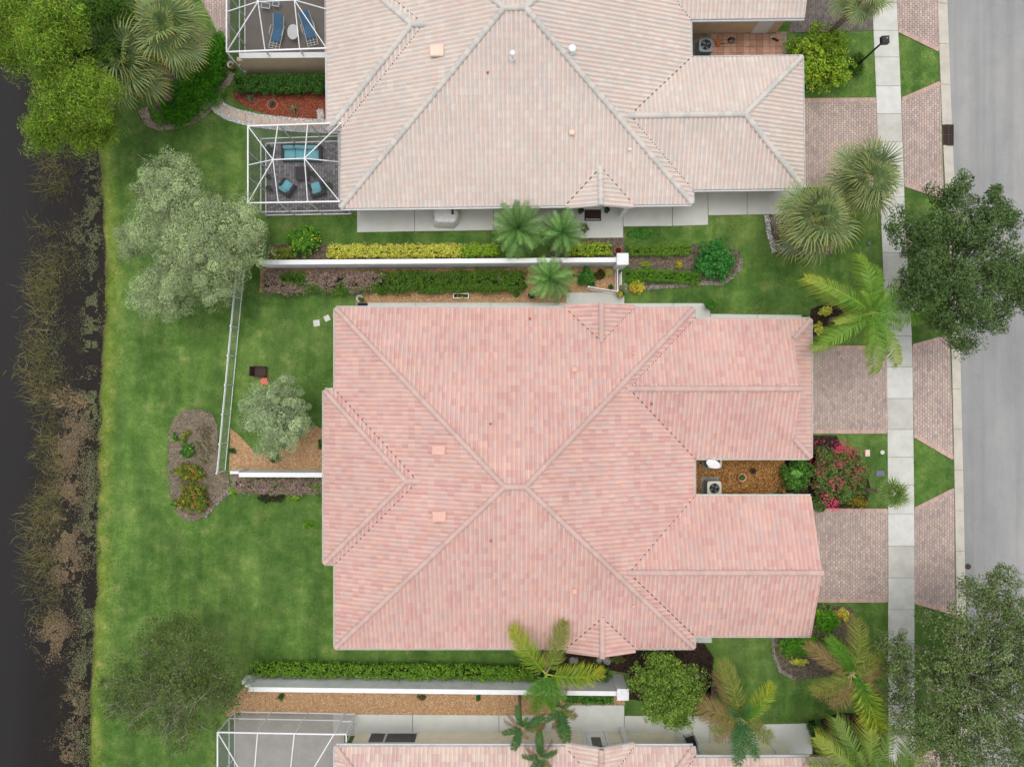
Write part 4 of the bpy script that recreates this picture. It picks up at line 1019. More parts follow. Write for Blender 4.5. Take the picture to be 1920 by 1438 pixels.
q.bar((x1 - x0, 0, 2.47), (x1 - x0, -1.0, 2.47), .06, .06); q.bar((x1 - x0, -.5, 0.1), (x1 - x0, -.5, 2.45), .04, .04); q.bar((x1 - x0, 0, .1), (x1 - x0, -1.0, .1), .05, .05); q.build('frame', M['alu'], sr2)
q = MB(); q.add([(.06, .002, .1), (x1 - x0, .002, .1), (x1 - x0, .002, 2.45), (.06, .002, 2.45)], [(0, 1, 2, 3)]); q.build('screen_panel', M['screen'], sr2)
q = MB(); q.add([(x1 - x0, 0, .1), (x1 - x0, -1, .1), (x1 - x0, -1, 2.45), (x1 - x0, 0, 2.45)], [(0, 1, 2, 3)]); q.build('screen_panel', M['screen'], sr2)

# ================================================================== FURNITURE AND SMALL THINGS
def lounger(label, px, py, rz):
    o = empty('sun_lounger', P3(px, py), rz); tag(o, label, 'sun lounger', 'loungers on the screened terrace')
    # local: +y head, -y foot
    fr = MB()
    for s in (-1, 1):
        fr.tube([(s * .31, -.95, .12), (s * .31, -.92, .33), (s * .31, -.3, .36), (s * .31, .25, .36), (s * .31, .5, .36)], .02, 6)
        fr.tube([(s * .31, .2, .36), (s * .31, .85, .82)], .02, 6)
    fr.build('frame', M['white'], o)
    for s in (-1, 1):
        for y in (-.85, .42):
            l = MB(); l.tube([(s * .33, y, 0.04), (s * .31, y, .36)], .02, 6); l.build('leg', M['white'], o)
        ar = MB(); ar.tube([(s * .36, -.25, .36), (s * .38, -.2, .58), (s * .38, .25, .6), (s * .35, .34, .46)], .02, 6); ar.build('armrest', M['white'], o)
    for y in (-.93, -.78, -.63): b = MB(); b.tube([(-.31, y, .35), (.31, y, .35)], .016, 6); b.build('slat', M['white'], o)
    for x in (-.1, .1): b = MB(); b.tube([(x, -.95, .35), (x, -.5, .35)], .014, 6); b.build('slat', M['white'], o)
    s = MB(); pr = [(-.5, .35), (-.42, .40), (-.1, .40), (.2, .41), (.28, .45), (.85, .86), (.9, .86)]
    V = [(x, y, z) for y, z in pr for x in (-.28, .28)] + [(x, y, z - .05) for y, z in pr for x in (-.28, .28)]
    n = len(pr) * 2; fs = []
    for i in range(len(pr) - 1):
        a = 2 * i; fs += [(a, a + 1, a + 3, a + 2), (n + a + 2, n + a + 3, n + a + 1, n + a), (a, a + 2, n + a + 2, n + a), (a + 3, a + 1, n + a + 1, n + a + 3)]
    fs += [(1, 0, n, n + 1), (n - 2, n - 1, 2 * n - 1, 2 * n - 2)]
    s.add(V, fs); s.build('sling', M['blue'], o)
    return o
lounger('blue sun lounger with white frame west of the oval table', 524, 68, math.radians(-14))
lounger('blue sun lounger with white frame between oval table and cream roof', 583, 62, math.radians(14))
t_ = empty('oval_table', P3(554, 68)); tag(t_, 'small white oval table standing between the two blue loungers', 'table')
q = MB(); q.lathe((0, 0, .46), [(.30, 0), (.33, .012), (.33, .03), (.30, .04)], 28, 1, 1.36); q.build('table_top', M['white'], t_)
for sx in (-1, 1):
    for sy in (-1, 1): q = MB(); q.tube([(sx * .22, sy * .32, 0), (sx * .16, sy * .24, .47)], .02, 6); q.build('leg', M['white'], t_)
for k, (a, b, w, l) in enumerate(((502, 17, .5, .3), (521, 14, .36, .26))):
    s_ = empty('footstool', P3(a, b), -.15); tag(s_, ['wide', 'small'][k] + ' white framed footstool at the top edge of the terrace', 'footstool', 'footstools on the screened terrace')
    q = MB(); h = .35
    for sx in (-1, 1): q.bar((sx * w / 2, -l / 2, h), (sx * w / 2, l / 2, h), .04, .04)
    for sy in (-1, 1): q.bar((-w / 2, sy * l / 2, h), (w / 2, sy * l / 2, h), .04, .04)
    q.build('frame', M['white'], s_)
    for sx in (-1, 1):
        for sy in (-1, 1): q = MB(); q.tube([(sx * w / 2, sy * l / 2, 0), (sx * w / 2, sy * l / 2, h)], .018, 6); q.build('leg', M['white'], s_)
    q = MB(); q.box((0, 0, h - .01), (w - .06, l - .06, .015)); q.build('sling', M['lid'], s_)
def sofa(name, label, px, py, rz, w, d, nseat, cat, group=None):
    o = empty(name, P3(px, py), rz); tag(o, label, cat, group)
    b = MB(); b.box((0, 0, .16), (w, d, .26), 0, .03); b.build('base', M['wicker'], o)
    b = MB(); b.box((0, d / 2 - .06, .46), (w - .006, .12, .36), 0, .03); b.build('backrest', M['wicker'], o)
    for s in (-1, 1):
        b = MB(); b.box((s * (w / 2 - .07), -.02, .40), (.135, d - .1, .24), 0, .03); b.build('armrest', M['wicker'], o)
    iw = (w - .30) / nseat
    for i in range(nseat):
        x = -w / 2 + .15 + iw * (i + .5)
        c = MB(); c.box((x, -.10, .36), (iw - .02, d - .26, .15), 0, .05); c.build('seat_cushion', M['turq'], o, True)
        c = MB(); c.box((x + R.uniform(-.01, .01), d / 2 - .21, .56), (iw - .015, .2, .38), R.uniform(-.05, .05), .07); c.build('back_cushion', M['turq'], o, True)
    return o
sofa('outdoor_sofa', 'three-seat dark wicker sofa with turquoise cushions', 569, 291, 0, 2.35, .92, 3, 'sofa')
sofa('outdoor_armchair', 'turquoise cushioned wicker armchair standing west of its twin', 540, 355, math.radians(146), .86, .86, 1, 'armchair', 'turquoise armchairs')
sofa('outdoor_armchair', 'turquoise cushioned wicker armchair standing closer to the house wall', 597, 358, math.radians(198), .86, .86, 1, 'armchair', 'turquoise armchairs')
c_ = empty('coffee_table', P3(570, 329)); tag(c_, 'square dark wicker coffee table in front of the turquoise sofa', 'table')
q = MB(); q.box((0, 0, .2), (.72, .72, .38), 0, .02); q.build('base', M['wicker'], c_); q = MB(); q.box((0, 0, .41), (.78, .78, .03), 0, .01); q.build('table_top', M['wicker'], c_)
q = MB(); q.lathe((-.06, -.02, .425), [(.06, 0), (.09, .03), (.08, .032), (.05, .008)], 16); tag(q.build('dish', M['dark']), 'small dark bowl on the wicker coffee table', 'bowl'); bpy.data.objects['dish'].location = P3(570, 329)
# yard chair and stool
y_ = empty('wicker_armchair', P3(491, 697), math.radians(-93)); tag(y_, 'brown wicker armchair alone on the fenced lawn', 'armchair')
q = MB(); q.box((0, 0, .28), (.60, .72, .10), 0, .03); q.build('seat', M['brownwicker'], y_)
q = MB(); q.bar((0, -.33, .3), (0, -.42, .85), .56, .06); q.build('backrest', M['brownwicker'], y_)
for s in (-1, 1):
    q = MB(); q.box((s * .29, 0, .5), (.07, .66, .05), 0, .02); q.build('armrest', M['brownwicker'], y_)
    for t in (-.3, .3): q = MB(); q.box((s * .28, t, .25), (.05, .05, .5)); q.build('leg', M['brownwicker'], y_)
y_ = empty('garden_stool', P3(499.5, 715)); tag(y_, 'round coral red garden stool beside the silver leaved tree', 'stool')
q = MB(); q.lathe((0, 0, 0), [(.15, 0), (.21, .05), (.235, .22), (.21, .40)], 24); q.build('body', M['red'], y_, True)
q = MB(); q.lathe((0, 0, .405), [(.20, 0), (.215, .015), (.20, .045), (.02, .05)], 24); q.build('seat', M['red'], y_)
# stepping stones in the yard
for i, (a, b, s, r, lb) in enumerate(((594, 606, .38, .15, 'square pale stepping stone in the lawn, farthest from the house'), (613.5, 597, .34, .45, 'square pale stepping stone in the lawn, second from the house'), (630, 592.5, .3, .1, 'pale stepping stone half under the pink roof corner'))):
    q = MB(); q.box((0, 0, .03), (s, s, .07), r, .015); o = q.build('stepping_stone', M['stone']); o.location = P3(a, b); tag(o, lb, 'stone', 'stepping stones in the fenced lawn')

# grill under its cover
g_ = empty('covered_grill', P3(838, 410)); tag(g_, 'barbecue grill under a draped pale grey cover', 'grill')
q = MB(); rs = np.random.RandomState(4); V = []; nn = 28
for k, (z, f) in enumerate(((0.12, 1.10), (.4, 1.05), (.75, 1.0), (.92, .97), (1.0, .90), (1.04, .6), (1.05, .2))):
    for i in range(nn):
        t = 2 * math.pi * i / nn; c, s = math.cos(t), math.sin(t); e = .5
        x = math.copysign(abs(c) ** e, c) * .70; y = math.copysign(abs(s) ** e, s) * .46
        w = 1 + (0.05 * math.sin(5 * t + 1) + .04 * math.sin(9 * t)) * (1.2 - z) ; V.append((x * f * w, y * f * w - (.1 if z < .5 and 2.6 < t < 5 else 0), z))
fs = [(k * nn + i, k * nn + (i + 1) % nn, (k + 1) * nn + (i + 1) % nn, (k + 1) * nn + i) for k in range(6) for i in range(nn)] + [tuple(6 * nn + i for i in range(nn))]
q.add(V, fs); q.build('cover', M['cover'], g_, True)
for i, (a, b) in enumerate(((.42, .2), (.42, .05))): q = MB(); q.lathe((a, b, 1.04), [(.07, 0), (.08, .03), (.04, .07)], 12); q.build('knob', M['bluepot'], g_)
for s in (-1, 1): q = MB(); q.tube([(s * .78, .12, .1), (s * .72, .12, .1)], .1, 14); q.build('wheel', M['dark'], g_)
# mats
q = MB(); q.box((0, 0, 0), (.98, .66, .03), 0, .008); dm = q.build('door_mat', M['matbrown']); dm.location = P3(1111.5, 404, .066); tag(dm, 'dark brown door mat with white scroll edge at the porch', 'mat')
q = MB(); w_ = []
for i in range(40): w_.append((-.42 + .84 * i / 39, -.24 + .035 * math.sin(i * 1.15) + .015 * math.sin(i * 2.7), .02))
q.tube(w_, .012, 5); q.tube([(p[0], -.48 - p[1] + .0, p[2]) for p in w_], .009, 5); q.build('scroll', M['stone'], dm)
q = MB(); q.box((0, 0, 0), (.58, .36, .025), 0, .006); o = q.build('mat', M['navy']); o.location = P3(680, 574, .066); tag(o, 'navy blue mat at the end of the walk beside the white pot', 'mat')
# air conditioners
def aircon(label, px, py, mat, zt=.95, s=.82, pad=True):
    o = empty('air_conditioner', P3(px, py)); tag(o, label, 'air conditioner', 'air conditioning units')
    if pad: q = MB(); q.box((-.02, .02, .05), (1.08, 1.08, .1), 0, .01); q.build('pad', M['greystone'], o)
    q = MB(); q.box((0, 0, .1 + (zt - .32) / 2), (s - .06, s - .06, zt - .32), 0, .06); q.build('body', M['acgrey'], o)
    for k in range(9):
        q = MB(); z = .18 + k * (zt - .3) / 9
        for sx, sy, w, d in ((0, -1, s, .02), (0, 1, s, .02), (1, 0, .02, s), (-1, 0, .02, s)): q.box((sx * (s / 2 - .015), sy * (s / 2 - .015), z), (w - .1 if w > .1 else w, d - .1 if d > .1 else d, .022))
        q.build('louvre', M['acgrey'], o)
    # lid: square rounded ring
    q = MB(); n = 32; ri, zz = .30, zt
    outer = []; 
    for i in range(n):
        t = 2 * math.pi * i / n; c, sn = math.cos(t), math.sin(t); e = .35
        outer.append((math.copysign(abs(c) ** e, c) * s / 2, math.copysign(abs(sn) ** e, sn) * s / 2))
    V = [(x, y, zz - .06) for x, y in outer] + [(x, y, zz) for x, y in outer] + [(ri * math.cos(2 * math.pi * i / n), ri * math.sin(2 * math.pi * i / n), zz + .02) for i in range(n)] + [(ri * math.cos(2 * math.pi * i / n), ri * math.sin(2 * math.pi * i / n), zz - .12) for i in range(n)]
    q.add(V, [(k * n + i, k * n + (i + 1) % n, (k + 1) * n + (i + 1) % n, (k + 1) * n + i) for k in range(3) for i in range(n)]); q.build('lid', M[mat], o)
    q = MB(); q.lathe((0, 0, zz - .16), [(.30, 0), (.29, .01)], 28); q.build('fan_well', M['dark'], o)
    for k in range(4):
        t = math.pi / 2 * k + .4; q = MB(); c, sn = math.cos(t), math.sin(t)
        q.add([(c * .07 - sn * .03, sn * .07 + c * .03, zz - .06), (c * .26 - sn * .13, sn * .26 + c * .13, zz - .10), (c * .28 + sn * .05, sn * .28 - c * .05, zz - .05), (c * .07 + sn * .03, sn * .07 - c * .03, zz - .04)], [(0, 1, 2, 3)]); q.build('fan_blade', M['acgrey'], o)
    q = MB(); q.lathe((0, 0, zz - .09), [(.07, 0), (.07, .05), (.03, .07)], 14); q.build('hub', M['dark'], o)
    for r_ in (.1, .16, .22, .28):
        q = MB(); q.tube([(r_ * math.cos(i * .3927), r_ * math.sin(i * .3927), zz + .015) for i in range(17)], .005, 4); q.build('guard_ring', M['dark'], o)
    return o
aircon('air conditioner with pale lid in the wood chip court beside the south garage', 1331, 911, 'acbeige')
aircon('air conditioner hidden under the satellite dish', 1333, 862, 'acbeige', .8)
aircon('grey air conditioner on the terracotta tiled court of the cream house', 1315, 100, 'acgrey', 1.0, .8)
d_ = empty('satellite_dish', P3(1336, 861, 0)); tag(d_, 'white oval satellite dish on a bracket over the wood chip court', 'satellite dish')
ex, ey = P(1339, 853, 2.7); dx, dy = P(1336.5, 870, 2.85); d_.location = (ex, ey, 2.62)
q = MB(); V = []; n = 26
tilt = Matrix.Rotation(math.radians(-38), 3, 'X'); 
for k, r_ in enumerate((0, .2, .33, .39, .40)):
    for i in range(n):
        t = 2 * math.pi * i / n; v = tilt @ Vector((r_ * math.cos(t) * 1.0, r_ * math.sin(t) * .72, .35 * r_ * r_ - (.02 if k == 4 else 0)))
        v = Matrix.Rotation(math.radians(-14), 3, 'Z') @ v; V.append((v.x + dx - ex, v.y + dy - ey, v.z + .28))
q.add(V, [(k * n + i, k * n + (i + 1) % n, (k + 1) * n + (i + 1) % n, (k + 1) * n + i) for k in range(4) for i in range(n)]); q.build('reflector', M['white'], d_, True)
q = MB(); q.tube([(0, 0.02, .05), (-.02, -.15, .18), (dx - ex, dy - ey, .24)], .022, 7); q.box((0, .04, .06), (.16, .14, .12), 0, .02); q.build('bracket', M['alu'], d_)
q = MB(); q.tube([(dx - ex - .05, dy - ey + .2, .2), (-.12, .05, .42)], .014, 6); q.build('feed_arm', M['alu'], d_)
# terracotta tiled court
court = empty('tiled_court'); tag(court, kind='structure'); x0, y0 = P(1286, 118); x1, y1 = P(1475, 60)
q = MB(); q.prism([(x0, y0), (x1, y0), (x1, y1), (x0, y1)], -.05, .02); q.build('bedding', M['sand'], court); EXCL.append([(x0, y0), (x1, y0), (x1, y1), (x0, y1)])
xa, ya = P(1332, 113); tm = [None] * 3
for i in range(11):
    for j in range(4):
        s = .385; k = (i * 5 + j * 3) % 3
        if tm[k] is None:
            q = MB(); q.box((0, 0, 0), (s - .016, s - .016, .04), 0, .008); o = q.build('floor_tile', plain('terracotta_tile_%d' % k, lin(*[(204, 158, 134), (214, 166, 142), (192, 146, 122)][k]), .8, .12, 3.0), court); tm[k] = o.data
        else: o = link(bpy.data.objects.new('floor_tile', tm[k]), court)
        o.location = (xa + s * (i + .5), ya + s * (j + .5), .035)
# garden tools in that court
o = empty('rake', P3(1340, 77)); tag(o, 'rake with a yellow pole leaning on the beige court wall', 'rake')
a = P3(1336, 80, .05); b = P3(1361, 73, .35); q = MB(); q.tube([(a[0] - o.location.x, a[1] - o.location.y, .06), (b[0] - o.location.x, b[1] - o.location.y, .5)], .018, 6); q.build('pole', M['yellowpole'], o)
q = MB(); q.bar((a[0] - o.location.x, a[1] - o.location.y - .2, .05), (a[0] - o.location.x, a[1] - o.location.y + .2, .05), .03, .03); q.build('head', M['dark'], o)
o = empty('broom', P3(1350, 84)); tag(o, 'dark broom lying across the terracotta tiles beside the grey unit', 'broom')
q = MB(); q.tube([(-.05, 0, .08), (.95, .05, .08)], .014, 6); q.build('handle', M['iron'], o); q = MB(); q.box((-.15, -.0, .1), (.26, .34, .14), .2, .03); q.build('head', M['terracotta'], o)
o = empty('hose_reel', P3(1369, 79)); tag(o, 'small dark hose reel against the beige court wall', 'hose reel')
q = MB(); q.tube([(.18 * math.cos(i * .5), .05 * math.sin(i * .31), .25 + .18 * math.sin(i * .5)) for i in range(40)], .02, 6); q.build('hose', M['dark'], o); q = MB(); q.box((0, 0, .12), (.3, .22, .2), 0, .02); q.build('base', M['greystone'], o)
o = empty('push_brush', P3(1453, 76), -.45); tag(o, 'black push brush lying at the open end of the tiled court', 'brush')
q = MB(); q.box((0, 0, .09), (.42, .1, .1), 0, .02); q.build('head', M['dark'], o); q = MB(); q.tube([(-.2, 0, .1), (-.36, .05, .12)], .02, 6); q.build('handle', M['white'], o)

# street lamp, drain, covers
lx, ly = P(1660, 75, 3.3)
l_ = empty('street_lamp', (lx, ly, 0)); tag(l_, 'black street lamp with square head over the sidewalk', 'street lamp')
q = MB(); q.tube([(0, 0, 0), (0, 0, .5), (0, 0, 3.05)], [.09, .06, .05], 10); q.lathe((0, 0, 0), [(.16, 0), (.16, .1), (.08, .2)], 12); q.build('pole', M['dark'], l_)
q = MB(); q.box((0, 0, 3.22), (.42, .42, .26), .05, .02); q.build('lamp_head', M['dark'], l_)
q = MB(); q.box((0, 0, 3.07), (.32, .32, .06), .05); q.build('lens', M['glassdark'], l_)
q = MB(); q.lathe((.05, .05, 3.35), [(.06, 0), (.06, .05), (.03, .06)], 12); q.build('light_sensor', M['acgrey'], l_)
gx, gy = P(1777.5, 254)
g_ = empty('storm_drain', (gx, gy, 0)); tag(g_, 'rusty iron storm drain grate set in the kerb', 'drain')
q = MB(); q.box((0, 0, .0), (.60, 1.22, .02)); q.build('pit', M['dark'], g_)
q = MB()
for sx in (-1, 1): q.box((sx * .285, 0, .022), (.05, 1.24, .07))
for sy in (-1, 0, 1): q.box((0, sy * .6, .0225), (.52, .05, .07))
q.box((0, 0, .023), (.05, 1.15, .068)); q.build('frame', M['iron'], g_)
m0 = None
for s in (-1, 1):
    for i in range(18):
        if i == 8 or i == 9: continue
        if m0 is None: q = MB(); q.box((0, 0, .03), (.21, .03, .05)); o = q.build('bar', M['iron'], g_); m0 = o.data
        else: o = link(bpy.data.objects.new('bar', m0), g_)
        o.location = (s * .14, -.55 + i * 1.1 / 17, 0)
def disc(name, label, cat, px, py, r, mat, z=.012, h=.03):
    q = MB(); q.lathe((0, 0, 0), [(r, -.02), (r, h * .7), (r * .94, h), (r * .9, h * .8), (r * .2, h * .8)], 24); o = q.build(name, M[mat]); o.location = P3(px, py, z); return tag(o, label, cat)
disc('manhole_cover', 'round iron cover in the asphalt beside the kerb', 'cover', 1815, 1062, .17, 'iron')
disc('cleanout_cap', 'white round cleanout cap in the front lawn beside the sidewalk', 'cap', 1654, 848, .13, 'stone', .03, .06)
disc('sprinkler_cap', 'pale round cap in the lawn beside the fan palms', 'cap', 1629, 457, .11, 'lid', .03, .05)
def ubox(name, label, px, py, w, d, h, mat):
    o = empty(name, P3(px, py)); tag(o, label, 'utility box')
    q = MB(); q.box((0, 0, h / 2), (w, d, h), 0, .01); q.build('box', M[mat], o); q = MB(); q.box((0, 0, h + .006), (w * .86, d * .86, .02), 0, .004); q.build('lid', M[mat], o)
    q = MB(); q.lathe((0, -d * .3, h + .016), [(.02, 0), (.02, .006)], 8); q.build('bolt', M['iron'], o)
ubox('utility_box', 'small beige utility box in the front lawn east of the pink bougainvillea', 1625, 849, .28, .40, .12, 'peach')
ubox('utility_box', 'flat grey utility box lid in the lawn against the sidewalk', 1649.5, 887.5, .52, .36, .05, 'lid')

# pots and planters
def pot(name, label, px, py, r, h, mat, cat='pot', soil=True):
    o = empty(name, P3(px, py)); tag(o, label, cat)
    q = MB(); q.lathe((0, 0, 0), [(r * .7, 0), (r * .95, h * .6), (r, h * .95), (r * 1.06, h), (r * .92, h), (r * .88, h * .85)], 20); q.build('body', M[mat], o, True)
    if soil: q = MB(); q.lathe((0, 0, h * .8), [(r * .9, 0), (r * .4, .03)], 16); q.build('soil', M['darksoil'], o)
    return o
POTS = {}
for key, args in dict(
    a=('plant_pot', 'round white rimmed pot at the corner of the tan mulch beside the navy mat', 677, 561, .19, .42, 'stone'),
    b=('plant_pot', 'tall dark blue glazed pot under the feathery palm', 996, 555, .2, .5, 'bluepot'),
    c=('plant_pot', 'round brown pot on the walk corner beside the open lawn', 1327, 573, .24, .5, 'iron'),
    d=('plant_pot', 'pot with variegated yellow plant at the gate end of the porch walk', 1163, 553, .18, .4, 'iron'),
    e=('plant_pot', 'dark pot with clipped ball west of the brown door mat', 1089, 397, .15, .35, 'dark'),
    f=('plant_pot', 'dark pot with clipped ball east of the brown door mat', 1137, 396, .15, .35, 'dark'),
    g=('plant_pot', 'pot with grey green plant on the porch slab beside the feathery palm', 1095, 428, .17, .35, 'iron'),
    h=('plant_pot', 'wide pale ring pot in the wood chip court', 1389, 894, .25, .3, 'terratile'),
    i=('plant_pot', 'small dark empty pot in the wood chip court', 1410, 882, .17, .25, 'iron'),
    j=('plant_pot', 'dark pot on a stone slab under the south garage gutter', 1459, 927, .19, .35, 'dark'),
    k=('plant_pot', 'white pot with orange flowers at the corner of the privacy wall', 437, 127, .19, .4, 'stone'),
    l=('plant_pot', 'dark pot by the screen beside the west armchair', 506, 334, .13, .35, 'dark'),
    m=('plant_pot', 'dark leafy pot behind the turquoise sofa corner', 508, 283, .18, .4, 'dark'),
    n=('plant_pot', 'dark pot behind the two turquoise armchairs', 507, 356, .16, .35, 'dark'),
    o=('plant_pot', 'dark pot with small plant beside the wicker coffee table', 589, 329, .15, .35, 'dark'),
    p=('plant_pot', 'dark pot with plant by the house door behind the armchair', 614, 350, .17, .35, 'dark'),
    q=('plant_pot', 'pair end pot on the pink house walk at the garage corner', 1506, 597, .14, .3, 'dark'),
    r=('plant_pot', 'white ceramic ring pot beside the wall pillar', 1141, 512, .22, .35, 'terratile'),
).items(): POTS[key] = pot(*args)
o = empty('ring_planter', P3(1158, 472)); tag(o, 'terracotta ring planter standing beside the white wall pillar', 'planter')
q = MB(); V = []; n = 26
for r_, z in ((.17, .0), (.21, .35), (.225, .37), (.20, .38), (.185, .34), (.15, .05)):
    for i in range(n): V.append((r_ * math.cos(2 * math.pi * i / n), r_ * math.sin(2 * math.pi * i / n), z))
q.add(V, [(k * n + i, k * n + (i + 1) % n, (k + 1) * n + (i + 1) % n, (k + 1) * n + i) for k in range(5) for i in range(n)]); q.build('body', M['terracotta'], o)
q = MB(); q.lathe((0, 0, .2), [(.18, 0), (.1, .02)], 16); q.build('soil', M['darksoil'], o)
o = empty('planter_box', P3(865, 556)); tag(o, 'long white planter box with yellow flowers on the tan mulch', 'planter')
q = MB()
for sx in (-1, 1): q.box((sx * .44, 0, .16), (.05, .30, .30))
for sy in (-1, 1): q.box((0, sy * .125, .16), (.83, .05, .302))
q.build('box', M['white'], o); q = MB(); q.box((0, 0, .22), (.83, .2, .04)); q.build('soil', M['darksoil'], o)
for i, (a, b) in enumerate(((1452, 927), (1481, 929))):
    q = MB(); q.box((0, 0, .03), (.62 if i == 0 else .4, .36, .07), .02, .015); o = q.build('stone_slab', M['greystone']); o.location = P3(a, b); tag(o, ['wide grey stone slab under the dark pot by the garage gutter', 'small grey stone slab between dark pot and bougainvillea bed'][i], 'stone')
# boulders by the south porch
for i, (a, b, r_) in enumerate(((1076, 1238, .24), (1124, 1238, .2), (1138, 1238, .22))):
    rs = np.random.RandomState(40 + i); bm = bmesh.new(); bmesh.ops.create_icosphere(bm, subdivisions=3, radius=r_)
    for v in bm.verts: v.co *= 1 + .7 * (valnoise(v.co.x * 9 + i * 7, v.co.y * 9 + v.co.z * 7, 1.0, 60 + i) - .5); v.co.z *= .7
    me = bpy.data.meshes.new('boulder'); bm.to_mesh(me); bm.free(); me.materials.append(M['greystone']); o = link(bpy.data.objects.new('boulder', me)); o.location = P3(a, b, r_ * .45)
    tag(o, ['pale boulder alone at the west corner of the south porch gable', 'pale boulder under the south porch ridge, west of its twin', 'pale boulder under the south porch ridge, east of its twin'][i], 'boulder', 'boulders by the south porch')
# small flag and path lights in the south front bed
o = empty('garden_flag', P3(1583, 1256)); tag(o, 'small striped flag on a stick in the south front bed', 'flag')
q = MB(); q.tube([(0, 0, 0), (0, 0, .7)], .008, 6); q.build('stick', M['white'], o)
q = MB(); q.box((.06, .07, .6), (.12, .008, .12), .4); q.build('canton', M['flagblue'], o)
for i in range(5): q = MB(); q.box((.16 if i > 2 else .2, .0 + .12, .64 - i * .05), (.3 if i < 3 else .34, .007, .025), .4); q.build('stripe', M['flagred'] if i % 2 else M['white'], o)
# black chair on the south porch
o = empty('patio_chair', P3(1292, 1381), math.radians(20)); tag(o, 'black metal patio chair on the south porch walk', 'chair')
q = MB(); q.box((0, 0, .42), (.5, .48, .04), 0, .015); q.build('seat', M['dark'], o)
q = MB(); q.bar((0, -.23, .45), (0, -.31, .88), .46, .03); q.build('backrest', M['dark'], o)
for s in (-1, 1):
    q = MB(); q.tube([(s * .27, .22, .42), (s * .29, .2, .62), (s * .29, -.26, .64)], .018, 6); q.build('armrest', M['dark'], o)
    for t in (-1, 1): q = MB(); q.tube([(s * .27, t * .27, 0), (s * .24, t * .22, .42)], .016, 6); q.build('leg', M['dark'], o)
# ================================================================== PLANTS
def unit(a): return a / np.maximum(np.linalg.norm(a, axis=-1, keepdims=True), 1e-9)
def leaves_mesh(Pt, Nn, size, asp, col, rs, fold=.18):
    """diamond leaves folded along the midrib: points, facing normals, lengths, width ratio, colours"""
    n = len(Pt); t = unit(np.cross(Nn, rs.normal(size=(n, 3)))); b = np.cross(Nn, t); L = size[:, None]; w = L * asp
    V = np.stack([Pt - t * L * .5, Pt + b * w * .5 - t * L * .05 + Nn * L * fold * .4, Pt + t * L * .5 - Nn * L * .1, Pt - b * w * .5 - t * L * .05 + Nn * L * fold * .4], 1)
    q = np.arange(n)[:, None] * 4
    Fc = np.concatenate([q + np.array([[0, 1, 2]]), q + np.array([[0, 2, 3]])])
    return V.reshape(-1, 3), Fc, np.repeat(col, 4, 0)
def pick_cols(pal, wt, n, rs, cl=None, jit=.16, cj=.12):
    pal = np.array(pal); wt = np.array(wt, float); wt /= wt.sum()
    c = pal[rs.choice(len(pal), n, p=wt)] * rs.uniform(1 - jit, 1 + jit, (n, 1))
    if cl is not None: c = c * (1 + cj * rs.normal(size=(cl.max() + 1, 1)))[cl]
    return np.clip(c * 1.3, .002, .9)
def crown(blobs, n, nclump, cr, size, asp, pal, wt, seed, up=.45, outw=.95, rnd=.5, shell=.45, zmin=-.55, flat=.7, jit=.16, cj=.14, core=.25, cs=.33):
    rs = np.random.RandomState(seed); B = np.array(blobs, float); w = B[:, 3] * B[:, 4]; w /= w.sum()
    k = rs.choice(len(B), nclump, p=w); d = rs.normal(size=(nclump, 3)); d = unit(d); d[:, 2] = np.where(d[:, 2] < zmin, -d[:, 2], d[:, 2])
    r = rs.rand(nclump, 1) ** shell * rs.uniform(.85, 1.12, (nclump, 1))
    cc = B[k, :3] + d * r * B[k, 3:6]
    cl = rs.randint(nclump, size=n); g = rs.normal(size=(n, 3)); g *= (rs.rand(n, 1) ** cs) / np.maximum(np.linalg.norm(g, axis=1, keepdims=True), 1e-6)
    crr = cr * rs.uniform(.55, 1.4, nclump)
    Pt = cc[cl] + g * crr[cl][:, None] * np.array([1, 1, flat])
    Nn = unit(np.array([0, 0, up]) + outw * unit(Pt - B[k, :3][cl]) + outw * 1.0 * g + rnd * rs.normal(size=(n, 3)))
    nc_ = int(n * core); kk = rs.choice(len(B), nc_, p=w); dd = unit(rs.normal(size=(nc_, 3))) * (rs.rand(nc_, 1) ** .4) * .72      # leaves deeper in the crown
    Pt[:nc_] = B[kk, :3] + dd * B[kk, 3:6]; Nn[:nc_] = unit(np.array([0, 0, .8]) + .6 * rs.normal(size=(nc_, 3)))
    sz = size * rs.uniform(.65, 1.3, n); sz[:nc_] *= 1.5; col = pick_cols(pal, wt, n, rs, cl, jit, cj)
    return Pt, Nn, sz, col, cc, rs
def px_blobs(lst):
    """(px, py, z, radius_px_x, radius_px_y, radius_z_m) -> world ellipsoids"""
    out = []
    for a, b, z, rx, ry, rz in lst:
        k = (H - z) / F; x, y = P(a, b, z); out.append((x, y, z, rx * k, ry * k, rz))
    return out
def limbs(mb, base, fork, targets, r0, rs, twig=True, n=6):
    base = Vector(base); fork = Vector(fork)
    mid = base.lerp(fork, .5) + Vector((rs.uniform(-.1, .1), rs.uniform(-.1, .1), 0))
    mb.tube([base, mid, fork], [r0 * 1.25, r0, r0 * .8], 9)
    for t in targets:
        t = Vector(t); m = fork.lerp(t, .5) + Vector((rs.uniform(-.25, .25), rs.uniform(-.25, .25), rs.uniform(-.1, .35)))
        rr = r0 * .45 * rs.uniform(.6, 1.1); mb.tube([fork - Vector((0, 0, .1)), m, t], [rr, rr * .6, rr * .15], n)
        if twig:
            for _ in range(4):
                s = m.lerp(t, rs.rand()); e = s + Vector((rs.uniform(-.7, .7), rs.uniform(-.7, .7), rs.uniform(.0, .5)))
                mb.tube([s, s.lerp(e, .5) + Vector((0, 0, .05)), e], [rr * .35, rr * .22, .005], 4)
